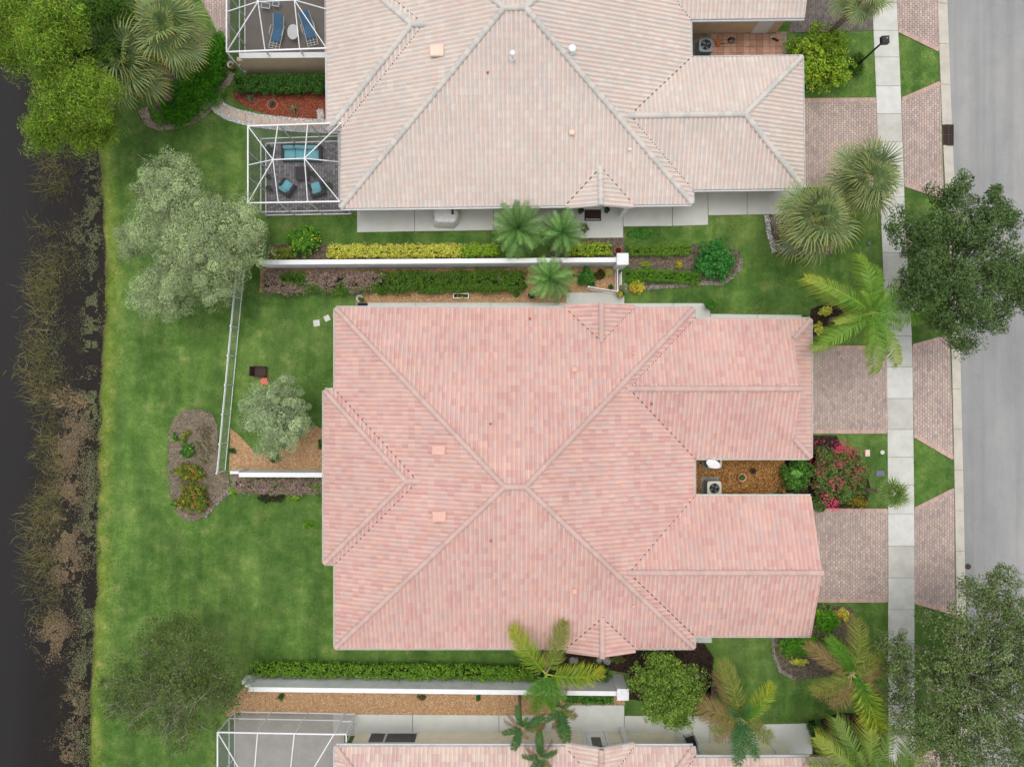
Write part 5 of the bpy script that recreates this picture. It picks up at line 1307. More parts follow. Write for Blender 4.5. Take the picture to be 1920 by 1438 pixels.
def tree(name, label, blobs, base, fork, n, nclump, cr, size, asp, pal, wt, seed, bark='bark', r0=.16, nl=16, cat='tree', group=None, trunk=True, lm='leaf', poke=0.0, sat=0, **kw):
    r_ = np.random.RandomState(seed + 5000); blobs = list(blobs)
    for _ in range(sat):          # small outer sprays that break the outline
        b = blobs[r_.randint(len(blobs))]; t = r_.uniform(0, 6.283); q = r_.uniform(.75, 1.1); k = r_.uniform(.22, .42); blobs.append((b[0] + b[3] * q * math.cos(t), b[1] + b[4] * q * math.sin(t), b[2] + r_.uniform(-.3, .8), b[3] * k, b[4] * k, b[5] * k * 1.2))
    bl = px_blobs(blobs); Pt, Nn, sz, col, cc, rs = crown(bl, n, nclump, cr, size, asp, pal, wt, seed, **kw)
    root = empty(name, (base[0], base[1], 0)); tag(root, label, cat, group); off = np.array([base[0], base[1], 0])
    V, Fc, C = leaves_mesh(Pt - off, Nn, sz, asp, col, rs); npobj('crown', V, Fc, M[lm], C, root)
    mb = MB(); tg = cc[rs.choice(len(cc), min(nl, len(cc)), replace=False)] - off + np.array([0, 0, poke])
    limbs(mb, (0, 0, -.1), tuple(np.array(fork) - off), [tuple(t) for t in tg], r0, rs); mb.build('trunk', M[bark], root, True)
    return root
def shrub(name, label, px, py, rpx, rpy, h, n, size, pal, wt, seed, cat='shrub', asp=.5, group=None, parent=None, nclump=None, cr=.16, shell=.4, stems=True, up=.6, rnd=.8, zb=0.0, loc=None, **kw):
    """low leafy plant: one crown of leaves and a few stems"""
    rs0 = np.random.RandomState(seed); zc = zb + h * .5
    x, y = P(px, py, zc); k = (H - zc) / F; rx, ry = rpx * k, rpy * k
    bl = [(x, y, zb + h * .45, rx * .92, ry * .92, h * .5)]
    for _ in range(4):
        t = rs0.uniform(0, 6.28); q = rs0.uniform(.3, .6); bl.append((x + rx * q * math.cos(t), y + ry * q * math.sin(t), zb + h * rs0.uniform(.4, .6), rx * rs0.uniform(.35, .5), ry * rs0.uniform(.35, .5), h * .42))
    nclump = nclump or max(10, n // 45)
    Pt, Nn, sz, col, cc, rs = crown(bl, n, nclump, cr, size, asp, pal, wt, seed, shell=shell, up=up, rnd=rnd, **kw)
    Pt[:, 2] = np.maximum(Pt[:, 2], zb + .03)
    root = parent if parent is not None else empty(name, (x, y, 0)); off = np.array(root.location[:])
    if parent is None: tag(root, label, cat, group)
    V, Fc, C = leaves_mesh(Pt - off, Nn, sz, asp, col, rs); npobj('foliage', V, Fc, M['leaf'], C, root)
    if stems:
        mb = MB()
        for t in cc[rs.choice(len(cc), min(9, len(cc)), replace=False)]:
            a = Vector((x - off[0] + rs.uniform(-.08, .08), y - off[1] + rs.uniform(-.08, .08), zb)); e = Vector(t - off); mb.tube([a, a.lerp(e, .5) + Vector((0, 0, .05)), e], [.018, .012, .004], 5)
        mb.build('stems', M['bark'], root)
    return root
def hedge(name, label, path, wpx, h, n, size, pal, wt, seed, cat='hedge', asp=.55, grad=None, zb=0.0, group=None, flat=False):
    """hedge along a pixel polyline (measured at its top): overlapping leafy mounds round a woody core"""
    rs = np.random.RandomState(seed); pts = np.array([P(a, b, h) for a, b in path]); seg = np.linalg.norm(np.diff(pts, axis=0), axis=1); cum = np.concatenate([[0], np.cumsum(seg)])
    w = wpx * (H - h) / F; m0 = pts.mean(0); off = np.array([m0[0], m0[1], 0])
    if flat:
        nc = max(8, int(cum[-1] * 10)); cs = None
    bl = []; k = int(cum[-1] / (w * (.22 if flat else .3))) + 1
    for q in range(k):
        s = (q + .5) / k * cum[-1]; i = min(int(np.searchsorted(cum, s)) - 1, len(seg) - 1); i = max(i, 0); f = (s - cum[i]) / seg[i]; d = (pts[i + 1] - pts[i]) / seg[i]; c = pts[i] + (pts[i + 1] - pts[i]) * f
        for u in (-.31, 0, .31):
            jj = rs.uniform(-.06, .06) * (0.3 if flat else 1); hh = h * rs.uniform(.97, 1.03) if flat else h * rs.uniform(.86, 1.08)
            bl.append((c[0] - d[1] * w * (u + jj), c[1] + d[0] * w * (u + jj), zb + hh * .5, w * (.24 if flat else rs.uniform(.26, .34)), w * (.24 if flat else rs.uniform(.26, .34)), hh * .5))
    n = int(n * 1.5); Pt, Nn, sz, col, cc, rs = crown(bl, n, max(20, n // 16), .13 if not flat else .10, size, asp, pal, wt, seed, shell=.3, up=.8, rnd=.7, zmin=-.25, jit=.2, cj=.13)
    Pt[:, 2] = np.maximum(Pt[:, 2], zb + .03)
    if grad is not None:
        pal2, wt2 = grad; L = pts[-1] - pts[0]; t = ((Pt[:, :2] - pts[0]) @ L) / (L @ L); t = t * 1.1 + .16 + 1.5 * (valnoise(Pt[:, 0], Pt[:, 1], 1.3, seed + 5) - .5)
        cB = pick_cols(pal2, wt2, n, rs, None, .2); col = np.where((t + .12 * rs.normal(size=n) > .5)[:, None], cB, col)
    root = empty(name, tuple(off)); tag(root, label, cat, group)
    V, Fc, C = leaves_mesh(Pt - off, Nn, sz, asp, col, rs); npobj('foliage', V, Fc, M['leaf'], C, root)
    q = MB()
    for k in range(len(pts) - 1):
        a, b = pts[k] - m0, pts[k + 1] - m0; q.bar((a[0], a[1], h * .36 + zb), (b[0], b[1], h * .36 + zb), w * .5, h * .62)
    q.build('woody_core', M['hedgecore'], root)
    return root
M['hedgecore'] = plain('hedge_core', lin(40, 46, 24), .95, .3, 6.0, bmp=.5, spec=.05)
g = lin
OAK = [g(74, 98, 52), g(58, 82, 40), g(92, 116, 62), g(104, 120, 84), g(84, 104, 46)]
SIL = [g(150, 166, 128), g(132, 154, 114), g(166, 178, 132), g(112, 134, 98), g(166, 172, 104)]
CYP = [g(128, 158, 52), g(104, 138, 42), g(148, 168, 66), g(84, 118, 36), g(160, 160, 74)]
BRT = [g(140, 172, 48), g(116, 150, 34), g(164, 184, 62), g(90, 126, 28), g(172, 160, 60)]
GRN = [g(84, 130, 46), g(64, 108, 34), g(104, 148, 58), g(50, 90, 30)]
DGR = [g(60, 98, 44), g(46, 80, 34), g(76, 114, 50)]
YEL = [g(214, 204, 84), g(190, 186, 64), g(150, 168, 56), g(224, 212, 120)]
PUR = [g(146, 122, 118), g(166, 142, 134), g(122, 100, 96), g(126, 124, 84), g(178, 154, 144)]
CRO = [g(110, 138, 48), g(90, 122, 44), g(140, 140, 52), g(176, 112, 56), g(76, 108, 40), g(96, 128, 44)]
# ---- big trees
tree('cypress_tree', 'bright yellow green feathery tree overhanging the pond edge', [(130, 215, 6.5, 62, 50, 1.6), (165, 175, 7.5, 50, 50, 1.5), (90, 255, 5.5, 38, 32, 1.2), (165, 260, 5.5, 48, 34, 1.2), (195, 235, 5.2, 30, 30, 1.0), (110, 160, 7.2, 52, 42, 1.4)], P(178, 250), P3(150, 215, 3.0), 36000, 560, .46, .16, .2, CYP, [3, 3, 2, 2, 1], 101, r0=.2, nl=26, up=.4, rnd=.6, cs=.3, shell=.5, cj=.24, core=.12, sat=26)
tree('cypress_tree', 'yellow green feathery tree at the top corner above the pond', [(45, 55, 7.5, 62, 52, 1.7), (95, 95, 8.0, 56, 50, 1.6), (30, 105, 6.5, 45, 40, 1.3), (110, 30, 8.0, 48, 42, 1.5), (15, 10, 7, 40, 40, 1.4)], P(120, 110), P3(75, 80, 3.0), 34000, 540, .46, .16, .2, CYP, [3, 3, 2, 2, 1], 102, r0=.2, nl=24, up=.4, rnd=.6, cs=.3, shell=.5, cj=.24, core=.12, sat=26)
tree('cypress_tree', 'darker green feathery tree behind the fan palms at the top edge', [(175, 35, 6.5, 52, 42, 1.5), (215, 20, 6.0, 40, 34, 1.3), (150, 90, 6.2, 46, 40, 1.4), (200, 100, 5.5, 40, 36, 1.2), (180, 150, 5.0, 40, 40, 1.0)], P(200, 110), P3(180, 80, 2.6), 20000, 420, .5, .17, .2, [g(76, 110, 36), g(60, 92, 30), g(92, 124, 44)], [1, 1, 1], 103, r0=.18, nl=18, up=.4, rnd=.6, cs=.3, shell=.5, cj=.24, core=.12, sat=26)
tree('silver_buttonwood', 'large silver leaved tree spreading over the fence end', [(305, 350, 4.3, 48, 46, 1.49), (350, 390, 5.0, 68, 56, 1.76), (300, 430, 4.6, 56, 56, 1.62), (375, 455, 5.2, 72, 62, 1.76), (440, 415, 4.8, 56, 52, 1.62), (465, 460, 4.2, 44, 52, 1.49), (415, 505, 4.4, 60, 50, 1.49), (345, 520, 4.4, 60, 46, 1.49), (292, 555, 3.6, 46, 42, 1.22), (330, 575, 3.0, 36, 26, 1.08), (245, 455, 3.2, 34, 34, 1.08), (405, 550, 3.6, 30, 22, 0.94), (340, 315, 3.8, 34, 30, 1.22)], P(385, 470), P3(370, 450, 2.4), 120000, 420, .42, .085, .36, SIL, [3, 3, 2, 2, 2], 111, 'palebark', .17, 40, cj=.26, shell=.16, up=.3, outw=1.2, rnd=.4, core=.2, cs=.16, flat=.85, lm='silverleaf')
tree('silver_buttonwood', 'smaller silver leaved tree beside the brown armchair', [(505, 750, 3.4, 44, 36, 1.08), (545, 765, 3.4, 40, 40, 1.08), (485, 790, 3.2, 40, 38, 1.08), (530, 805, 3.4, 48, 40, 1.08), (515, 775, 3.8, 50, 46, 1.22), (510, 840, 2.6, 34, 22, 0.81), (565, 790, 2.8, 24, 30, 0.81), (540, 715, 2.8, 20, 12, 0.68), (470, 765, 2.6, 22, 20, 0.68)], P(540, 772), P3(522, 775, 1.6), 40000, 170, .30, .08, .36, SIL, [4, 4, 2, 2, 1], 112, 'palebark', .1, 30, cj=.26, shell=.18, up=.3, outw=1.2, rnd=.4, core=.2, cs=.16, flat=.85, lm='silverleaf')
tree('live_oak', 'dark green street tree shading the kerb opposite the fan palms', [(1770, 440, 6.0, 62, 62, 1.4), (1830, 430, 6.4, 66, 60, 1.5), (1740, 520, 6.2, 58, 66, 1.4), (1810, 530, 7.0, 84, 74, 1.8), (1880, 500, 6.4, 64, 66, 1.5), (1850, 590, 5.8, 60, 50, 1.3), (1775, 600, 5.6, 56, 42, 1.2), (1805, 345, 5.0, 28, 30, .9), (1700, 440, 5.2, 34, 42, 1.0), (1912, 545, 5.5, 36, 50, 1.2), (1800, 640, 4.6, 38, 24, .8), (1705, 545, 5.2, 28, 40, 1.0), (1770, 375, 5.2, 36, 36, 1.0), (1858, 380, 5.4, 34, 30, 1.0)], P(1775, 535), P3(1785, 520, 2.8), 52000, 430, .40, .12, .5, OAK, [4, 4, 3, 1, 2], 121, 'palebark', .18, 46, core=.12, cs=.22, poke=.15, sat=16)
tree('live_oak', 'broad twiggy street tree filling the bottom corner by the kerb', [(1860, 1130, 6.0, 60, 52, 1.3), (1790, 1180, 6.4, 76, 60, 1.4), (1870, 1230, 7.0, 84, 76, 1.7), (1760, 1260, 6.6, 72, 70, 1.5), (1840, 1330, 6.8, 90, 76, 1.6), (1750, 1360, 6.0, 66, 60, 1.4), (1910, 1400, 6.2, 70, 66, 1.4), (1810, 1420, 6.0, 76, 50, 1.4), (1680, 1230, 4.8, 34, 54, 1.0), (1690, 1300, 5.0, 36, 44, 1.0), (1900, 1160, 5.6, 50, 56, 1.2), (1870, 1085, 4.8, 36, 24, .8), (1915, 1290, 6.0, 40, 60, 1.3)], P(1780, 1240), P3(1810, 1260, 2.8), 56000, 560, .38, .115, .5, [g(92, 112, 66), g(76, 96, 52), g(108, 126, 72), g(124, 130, 100), g(100, 118, 52)], [4, 4, 3, 2, 2], 122, 'palebark', .2, 90, core=.14, cs=.22, poke=.3, sat=16)
tree('live_oak', 'sparse twiggy dark tree on the pond bank south of the lawn', [(300, 1200, 4.6, 64, 48, 1.0), (370, 1215, 4.8, 60, 50, 1.0), (260, 1265, 4.8, 66, 50, 1.1), (340, 1285, 5.4, 86, 66, 1.3), (410, 1275, 4.6, 54, 52, 1.0), (250, 1320, 4.2, 56, 46, .9), (330, 1355, 4.4, 72, 42, 1.0), (215, 1300, 3.6, 36, 40, .8), (330, 1165, 3.6, 40, 22, .7), (430, 1320, 3.8, 30, 34, .8), (340, 1395, 3.4, 34, 18, .6)], P(355, 1230), P3(335, 1270, 2.0), 34000, 620, .36, .115, .3, [g(88, 108, 56), g(72, 92, 44), g(106, 124, 66), g(130, 136, 104), g(98, 112, 48)], [4, 3, 3, 1, 2], 123, 'palebark', .15, 70, core=.10, poke=.3, sat=14)
tree('ligustrum_tree', 'round green tree between the white pillar and the browning palm', [(1225, 1275, 3.2, 50, 44, .9), (1275, 1280, 3.4, 54, 50, 1.0), (1245, 1320, 3.4, 58, 40, .9), (1290, 1310, 3.0, 40, 44, .8), (1265, 1348, 2.6, 36, 22, .6), (1240, 1240, 2.6, 40, 26, .7)], P(1240, 1265), P3(1250, 1280, 1.3), 19000, 420, .25, .12, .5, [g(112, 140, 52), g(90, 118, 40), g(132, 156, 66), g(74, 100, 34)], [3, 3, 2, 2], 131, 'bark', .1, 18)
# ---- round shrubs
shrub('round_shrub', 'big round yellow green shrub at the cream house garage', 1535, 110, 72, 72, 2.0, 13000, .13, BRT, [3, 3, 2, 3, 1], 201, cr=.2)
shrub('round_shrub', 'round deep green shrub beside the curved edging', 1340, 487, 44, 44, 1.5, 7500, .15, [g(70, 140, 60), g(54, 118, 44), g(92, 160, 72), g(44, 96, 40)], [3, 3, 2, 2], 202, asp=.32)
shrub('round_shrub', 'glossy green shrub between the garage wings beside the bougainvillea', 1494, 891, 34, 34, 1.5, 5200, .14, GRN, [3, 3, 2, 2], 203, asp=.45)
b_ = shrub('bougainvillea', 'bougainvillea covered in hot pink flowers between the two driveways', 1577, 890, 62, 68, 2.0, 11000, .11, [g(92, 128, 62), g(72, 106, 48), g(116, 140, 66), g(120, 98, 60)], [3, 3, 2, 1], 204, cat='flowering shrub', cr=.2)
shrub('', '', 1546, 888, 30, 58, 1.6, 5200, .11, [g(92, 128, 62), g(72, 106, 48), g(116, 140, 66), g(120, 98, 60)], [3, 3, 2, 1], 211, parent=b_, cr=.2, stems=False)
def flowers(root, px, py, rpx, rpy, h, n, size, pal, seed, spots):
    rs = np.random.RandomState(seed); x, y = P(px, py, h); k = (H - h) / F; off = np.array(root.location[:])
    sp = np.array([(P(a, b, h * .95) + (h * .95,)) for a, b, _ in spots]); wt = np.array([c for _, _, c in spots], float); wt /= wt.sum(); i = rs.choice(len(sp), n, p=wt)
    Pt = sp[i] + rs.normal(size=(n, 3)) * np.array([.2, .2, .12]); m = rs.rand(n) < .28; t = rs.uniform(0, 6.28, n); q = np.sqrt(rs.rand(n))
    Pt[m] = np.stack([x + rpx * k * q * np.cos(t), y + rpy * k * q * np.sin(t), h * (1 - .35 * q ** 2) + rs.normal(size=n) * .08], 1)[m]
    Nn = unit(np.array([0, 0, .8]) + .7 * rs.normal(size=(n, 3))); V, Fc, C = leaves_mesh(Pt - off, Nn, size * rs.uniform(.6, 1.2, n), .8, pick_cols(pal, [1] * len(pal), n, rs), rs); npobj('flowers', V, Fc, M['leaf'], C, root)
flowers(b_, 1577, 888, 54, 58, 2.0, 900, .085, [g(228, 50, 120), g(214, 46, 96), g(236, 76, 100), g(204, 66, 132)], 205, [(1572, 842, 3), (1580, 835, 3), (1592, 845, 2), (1604, 848, 1.5), (1534, 834, 1), (1576, 866, 1.2), (1562, 908, 1), (1545, 930, 1.6), (1558, 945, 2.4), (1567, 948, 1.5), (1614, 882, 1), (1536, 880, 1), (1600, 905, 1), (1572, 905, 1)])
b_ = shrub('flowering_shrub', 'green shrub with scattered yellow blossoms beside the sofa terrace', 570, 452, 40, 32, 1.3, 5200, .12, [g(98, 150, 44), g(78, 128, 34), g(120, 166, 58), g(58, 100, 30)], [3, 3, 2, 2], 206)
flowers(b_, 570, 452, 36, 28, 1.3, 40, .10, [g(232, 206, 60), g(240, 190, 50)], 207, [(566, 446, 1), (590, 450, 1), (556, 460, 1)])
shrub('fern_bed', 'spreading bright green fern bed under the leaning fan palms', 372, 150, 58, 66, .8, 15000, .17, [g(84, 148, 32), g(66, 124, 26), g(106, 164, 42), g(50, 98, 22)], [3, 3, 2, 2], 208, cat='ferns', asp=.22, cr=.24, shell=.6)
shrub('fern_bed', 'lower lobe of bright green ferns beside the sandy path', 335, 208, 46, 34, .7, 7000, .17, [g(84, 148, 32), g(66, 124, 26), g(106, 164, 42), g(50, 98, 22)], [3, 3, 2, 2], 209, cat='ferns', asp=.22, cr=.22, shell=.6)
shrub('fern_bed', 'bright green ferns along the paved strip by the screen enclosure', 402, 110, 26, 56, .7, 6000, .17, [g(84, 148, 32), g(66, 124, 26), g(106, 164, 42), g(50, 98, 22)], [3, 3, 2, 2], 210, cat='ferns', asp=.22, cr=.22, shell=.6)
# ---- hedges
hedge('clipped_hedge', 'dense dark green hedge between privacy wall and red mulch', [(438, 153), (520, 153), (620, 152)], 28, 1.0, 13000, .085, [g(62, 104, 34), g(48, 84, 28), g(82, 124, 42), g(38, 68, 24)], [3, 3, 2, 2], 301)
hedge('clipped_hedge', 'yellow variegated hedge along the north side of the long white wall', [(612, 470), (740, 469), (862, 468)], 22, .9, 11000, .085, YEL, [3, 3, 3, 2], 302)
hedge('clipped_hedge', 'bright green hedge section between yellow hedge and feathery palms', [(864, 468), (932, 467)], 22, .95, 3400, .085, BRT, [3, 3, 2, 2, 0], 303)
hedge('clipped_hedge', 'low bright green and yellow hedge between palms and ring planter', [(1060, 467), (1110, 466), (1146, 466)], 20, .7, 3200, .085, BRT + YEL[:2], [3, 3, 2, 2, 0, 1, 1], 304)
hedge('clipped_hedge', 'short olive hedge behind the silver leaved tree', [(508, 474), (545, 473)], 16, .7, 1500, .085, [g(140, 150, 60), g(110, 124, 44)], [1, 1], 305)
hedge('flower_hedge', 'long hedge turning from purple brown to green on the tan mulch', [(492, 527), (640, 528), (800, 527), (984, 525)], 39, .95, 30000, .085, PUR, [3, 3, 2, 2, 1], 306, grad=([g(78, 118, 32), g(60, 94, 26), g(100, 138, 40), g(92, 92, 44)], [3, 3, 2, 1]))
hedge('clipped_hedge', 'long clipped light green hedge against the south garden wall', [(470, 1260), (640, 1263), (820, 1265), (1000, 1268)], 24, 1.1, 18000, .09, [g(106, 146, 40), g(86, 124, 32), g(130, 164, 52), g(62, 96, 26)], [3, 3, 2, 2], 307)
hedge('clipped_hedge', 'dark green hedge end behind the drooping yellow frond', [(1002, 1266), (1090, 1268), (1142, 1268)], 24, 1.1, 5000, .09, DGR, [1, 1, 1], 308)
hedge('ground_hedge', 'low green plants along the south walk beside the white pillar', [(1060, 1312), (1110, 1313), (1150, 1314)], 14, .4, 2600, .09, GRN, [1, 1, 1, 1], 309)
hedge('flower_hedge', 'low purple brown hedge south of the short white wall', [(440, 909), (520, 912), (604, 914)], 28, .6, 10000, .08, PUR, [3, 3, 2, 1, 2], 310, grad=(PUR + [g(92, 128, 44)], [3, 3, 2, 1, 2, 3]))
hedge('clipped_hedge', 'flat mown looking green hedge north of the boundary by the round shrub', [(1182, 469), (1240, 468), (1296, 467)], 21, .6, 6500, .06, [g(98, 134, 40), g(82, 118, 32), g(114, 146, 50)], [1, 1, 1], 311, flat=True)
hedge('clipped_hedge', 'long flat green hedge leading to the white trellis frame', [(1178, 516), (1225, 515), (1270, 518), (1314, 522)], 24, .6, 7500, .06, [g(84, 130, 32), g(70, 112, 28), g(104, 146, 42)], [1, 1, 1], 312, flat=True)
hedge('clipped_hedge', 'dark hedge at the walk end under the drooping palm fronds', [(1532, 1362), (1538, 1385), (1545, 1408)], 22, .8, 3600, .085, DGR, [1, 1, 1], 313)
# ---- small shrubs in the beds
SM = [
 ('croton', 'yellow croton beside the white trellis frame', 1192, 537, 19, 17, .6, 900, .16, YEL[:3] + [g(190, 130, 50)], 'shrub', .3),
 ('silver_shrub', 'grey leaved plant between trellis frame and yellow croton', 1171, 541, 9, 9, .5, 420, .1, SIL[:2], 'shrub', .4),
 ('leafy_shrub', 'dark green leafy shrub at the tip of the open white gate', 1099, 521, 19, 21, 1.0, 2400, .13, [g(70, 124, 48), g(54, 100, 36), g(88, 140, 58)], 'shrub', .45),
 ('red_cordyline', 'small dark red spiky plant beside the feathery palm', 1071, 517, 9, 10, .5, 260, .22, [g(110, 56, 44), g(140, 80, 50), g(84, 50, 36)], 'plant', .16),
 ('spiky_plant', 'bronze green spiky rosette between gate shrub and wall pillar', 1124, 514, 12, 11, .5, 360, .26, [g(88, 92, 40), g(100, 76, 44), g(70, 78, 34)], 'plant', .12),
 ('lime_rosette', 'lime green rosette plant in the pale ring pot', 1141, 511, 8, 8, .5, 240, .2, [g(180, 196, 90), g(150, 172, 70)], 'plant', .16),
 ('small_plant', 'small green tuft near the gate pickets', 1145, 538, 5, 5, .4, 160, .1, DGR, 'plant', .4),
 ('small_plant', 'small green plant on the tan mulch west of the blue pot', 968, 553, 7, 6, .3, 260, .1, GRN, 'plant', .4),
 ('small_plant', 'small dark rosette on the tan mulch beside the long hedge', 719, 547, 9, 5, .3, 260, .12, DGR, 'plant', .3),
 ('croton', 'yellow leaved plant on the dark bed at the garage corner', 1548, 583, 18, 10, .5, 700, .11, YEL, 'shrub', .5),
 ('croton', 'bright yellow plant beside the dutch gable eave', 1533, 616, 8, 16, .5, 600, .11, YEL, 'shrub', .5),
 ('croton', 'large orange tipped croton in the island bed', 363, 932, 38, 40, .9, 3600, .13, CRO, 'shrub', .5),
 ('croton', 'orange tipped croton in the middle of the island bed', 356, 886, 36, 24, .7, 2300, .13, CRO, 'shrub', .5),
 ('leafy_shrub', 'green sprouting plant above the crotons in the island bed', 352, 845, 16, 17, .5, 900, .13, GRN, 'shrub', .45),
 ('leafy_shrub', 'topmost small green plant in the island bed', 350, 812, 9, 9, .4, 260, .12, [g(108, 140, 50), g(150, 130, 60)], 'shrub', .45),
 ('leafy_shrub', 'small green plant on the west rim of the island bed', 326, 820, 6, 9, .4, 220, .12, GRN, 'shrub', .45),
 ('leafy_shrub', 'yellow green plant between the small ones in the island bed', 342, 826, 8, 7, .4, 240, .12, [g(122, 148, 52), g(96, 124, 44)], 'shrub', .45),
 ('leafy_shrub', 'low green plant at the lower rim of the island bed', 326, 944, 8, 9, .35, 260, .11, GRN, 'shrub', .45),
 ('leafy_shrub', 'lime green plant where the island bed meets the purple hedge', 437, 921, 9, 7, .4, 320, .11, [g(130, 170, 50), g(100, 146, 40)], 'shrub', .45),
 ('dark_shrub', 'very dark low shrub on the lawn side of the purple hedge', 506, 933, 30, 12, .6, 2200, .1, [g(54, 58, 34), g(40, 46, 26), g(70, 72, 40)], 'shrub', .4),
 ('leafy_shrub', 'light green shrub next to the very dark low one', 552, 934, 14, 10, .4, 700, .1, [g(128, 160, 56), g(104, 138, 46)], 'shrub', .45),
 ('leafy_shrub', 'bright green shrub at the house end of the purple hedge', 594, 914, 14, 13, .6, 900, .1, [g(110, 156, 40), g(88, 130, 34)], 'shrub', .45),
 ('small_plant', 'bright green plant alone on the lawn by the house wall', 578, 984, 10, 9, .4, 380, .12, [g(110, 156, 36), g(90, 134, 30)], 'plant', .45),
 ('small_plant', 'dark green shrub at the foot of the smaller silver leaved tree', 515, 857, 11, 13, .6, 700, .1, DGR, 'plant', .4),
 ('small_plant', 'green plant on the mulch against the picket fence', 436, 845, 9, 7, .3, 320, .1, DGR, 'plant', .4),
 ('small_plant', 'dark green shrub half under the pink house eave', 602, 834, 8, 12, .6, 420, .1, DGR, 'plant', .4),
 ('groundcover', 'spreading bright green groundcover between garage gable and palm', 1500, 1210, 60, 30, .5, 6000, .1, [g(92, 152, 36), g(74, 128, 30), g(116, 168, 46)], 'groundcover', .5),
 ('groundcover', 'bright green groundcover clump at the top of the south front bed', 1550, 1164, 30, 32, .5, 3800, .1, [g(92, 152, 36), g(74, 128, 30), g(116, 168, 46)], 'groundcover', .5),
 ('croton', 'yellow croton at the driveway corner of the south front bed', 1580, 1152, 19, 15, .5, 900, .12, YEL + [g(190, 110, 60)], 'shrub', .45),
 ('croton', 'yellow croton at the lower rim of the south front bed', 1498, 1240, 19, 9, .4, 700, .12, YEL, 'shrub', .45),
 ('leafy_shrub', 'small lime plant against the garage gable end', 1530, 1148, 8, 8, .4, 260, .12, [g(150, 186, 40), g(120, 160, 36)], 'shrub', .45),
 ('dry_shrub', 'grey dry low shrub beside the browning palm', 1492, 1224, 26, 16, .4, 1100, .09, [g(128, 118, 100), g(104, 96, 78), g(92, 108, 54)], 'shrub', .35),
 ('croton', 'low yellow and orange plant at the corner of the bougainvillea', 1610, 940, 22, 14, .5, 1100, .11, [g(150, 136, 40), g(110, 110, 34), g(186, 150, 50), g(80, 84, 30)], 'shrub', .45),
 ('leafy_shrub', 'broad leaved plant at the corner of the south garage roof', 1536, 944, 16, 14, .7, 300, .34, [g(96, 132, 66), g(76, 110, 52)], 'shrub', .28),
 ('leafy_shrub', 'pale green broad leaved plant growing through the glossy shrub', 1489, 888, 16, 10, 1.75, 160, .3, [g(130, 180, 90), g(112, 164, 78)], 'shrub', .3),
 ('groundcover', 'green clump beside the brown fronds in the south front bed', 1560, 1212, 34, 22, .4, 3000, .1, [g(92, 152, 36), g(74, 128, 30), g(116, 168, 46)], 'groundcover', .5),
 ('dry_groundcover', 'thin olive brown creeping cover on the fence side of the island bed', 384, 835, 22, 52, .15, 1500, .09, [g(122, 112, 84), g(104, 104, 70), g(136, 124, 98)], 'groundcover', .4),
 ('green_cover', 'weedy bright green patch beside the cream house walk', 1205, 438, 36, 12, .18, 1700, .1, [g(76, 132, 46), g(60, 110, 38), g(92, 146, 56)], 'groundcover', .4),
 ('dark_shrub', 'dark shrub in the soil beside the south porch gable', 1020, 1232, 16, 8, .5, 700, .1, [g(96, 72, 60), g(70, 62, 44), g(120, 90, 76)], 'shrub', .35),
 ('leafy_shrub', 'green plant at the feet of the south porch boulders', 1160, 1232, 18, 10, .5, 800, .11, DGR + [g(170, 90, 50)], 'shrub', .4),
 ('small_plant', 'small tuft on the tan gravel near the step of the south wall', 528, 1306, 8, 8, .3, 260, .1, DGR, 'plant', .4),
 ('small_plant', 'dry green tuft on the tan gravel under the south wall', 791, 1306, 11, 6, .3, 320, .09, [g(98, 108, 60), g(80, 92, 50)], 'plant', .3),
 ('small_plant', 'small green tuft on the tan gravel nearer the slim palms', 897, 1308, 6, 5, .3, 200, .1, DGR, 'plant', .4),
 ('croton', 'small yellow shrub in the soil north of the flat green hedge', 1274, 496, 10, 8, .4, 360, .11, [g(170, 170, 60), g(120, 146, 44), g(190, 140, 60)], 'shrub', .45),
 ('leafy_shrub', 'small green shrub in the soil strip beside the wall pillar', 1210, 496, 14, 7, .3, 420, .11, [g(120, 150, 50), g(96, 124, 44), g(170, 160, 70)], 'shrub', .45),
]
for i, (nm, lb, a, b, rx, ry, h, n, sz, pal, cat, asp) in enumerate(SM):
    shrub(nm, lb, a, b, rx, ry, h, n, sz, pal, [1] * len(pal), 400 + i, cat=cat, asp=asp, cr=.1, nclump=max(8, n // 25), stems=h > .35)
# plants in pots are parts of their pots
for key, a, b, rp, h, zb, n, sz, pal, asp in (('a', 677, 561, 5, .3, .38, 260, .09, GRN, .4), ('b', 996, 553, 5, .3, .45, 120, .1, DGR, .4), ('c', 1335, 570, 13, .6, .42, 900, .16, [g(86, 140, 46), g(70, 118, 38)], .2),
    ('d', 1163, 553, 7, .4, .35, 320, .12, YEL[:3] + [g(120, 90, 50)], .35), ('e', 1088, 396, 5, .34, .3, 500, .05, DGR, .5), ('f', 1137, 395, 5, .34, .3, 500, .05, DGR, .5), ('g', 1096, 427, 10, .5, .3, 500, .1, [g(110, 124, 90), g(90, 104, 70)], .3),
    ('h', 1390, 895, 5, .2, .24, 160, .1, GRN, .4), ('k', 435, 123, 5, .25, .36, 120, .09, [g(214, 90, 44), g(90, 120, 50)], .6), ('m', 506, 281, 8, .5, .35, 260, .14, DGR, .3), ('n', 505, 354, 6, .3, .3, 140, .12, [g(92, 76, 60), g(70, 70, 50)], .3),
    ('o', 589, 328, 6, .35, .3, 160, .12, DGR, .3), ('p', 616, 348, 8, .4, .3, 260, .12, DGR, .3), ('j', 1459, 926, 6, .3, .3, 120, .12, DGR, .3), ('l', 506, 333, 4, .2, .3, 80, .1, DGR, .4)):
    shrub('', '', a, b, rp, rp, h, n, sz, pal, [1] * len(pal), 500 + ord(key), asp=asp, parent=POTS[key], cr=.07, nclump=14, zb=zb, stems=False)
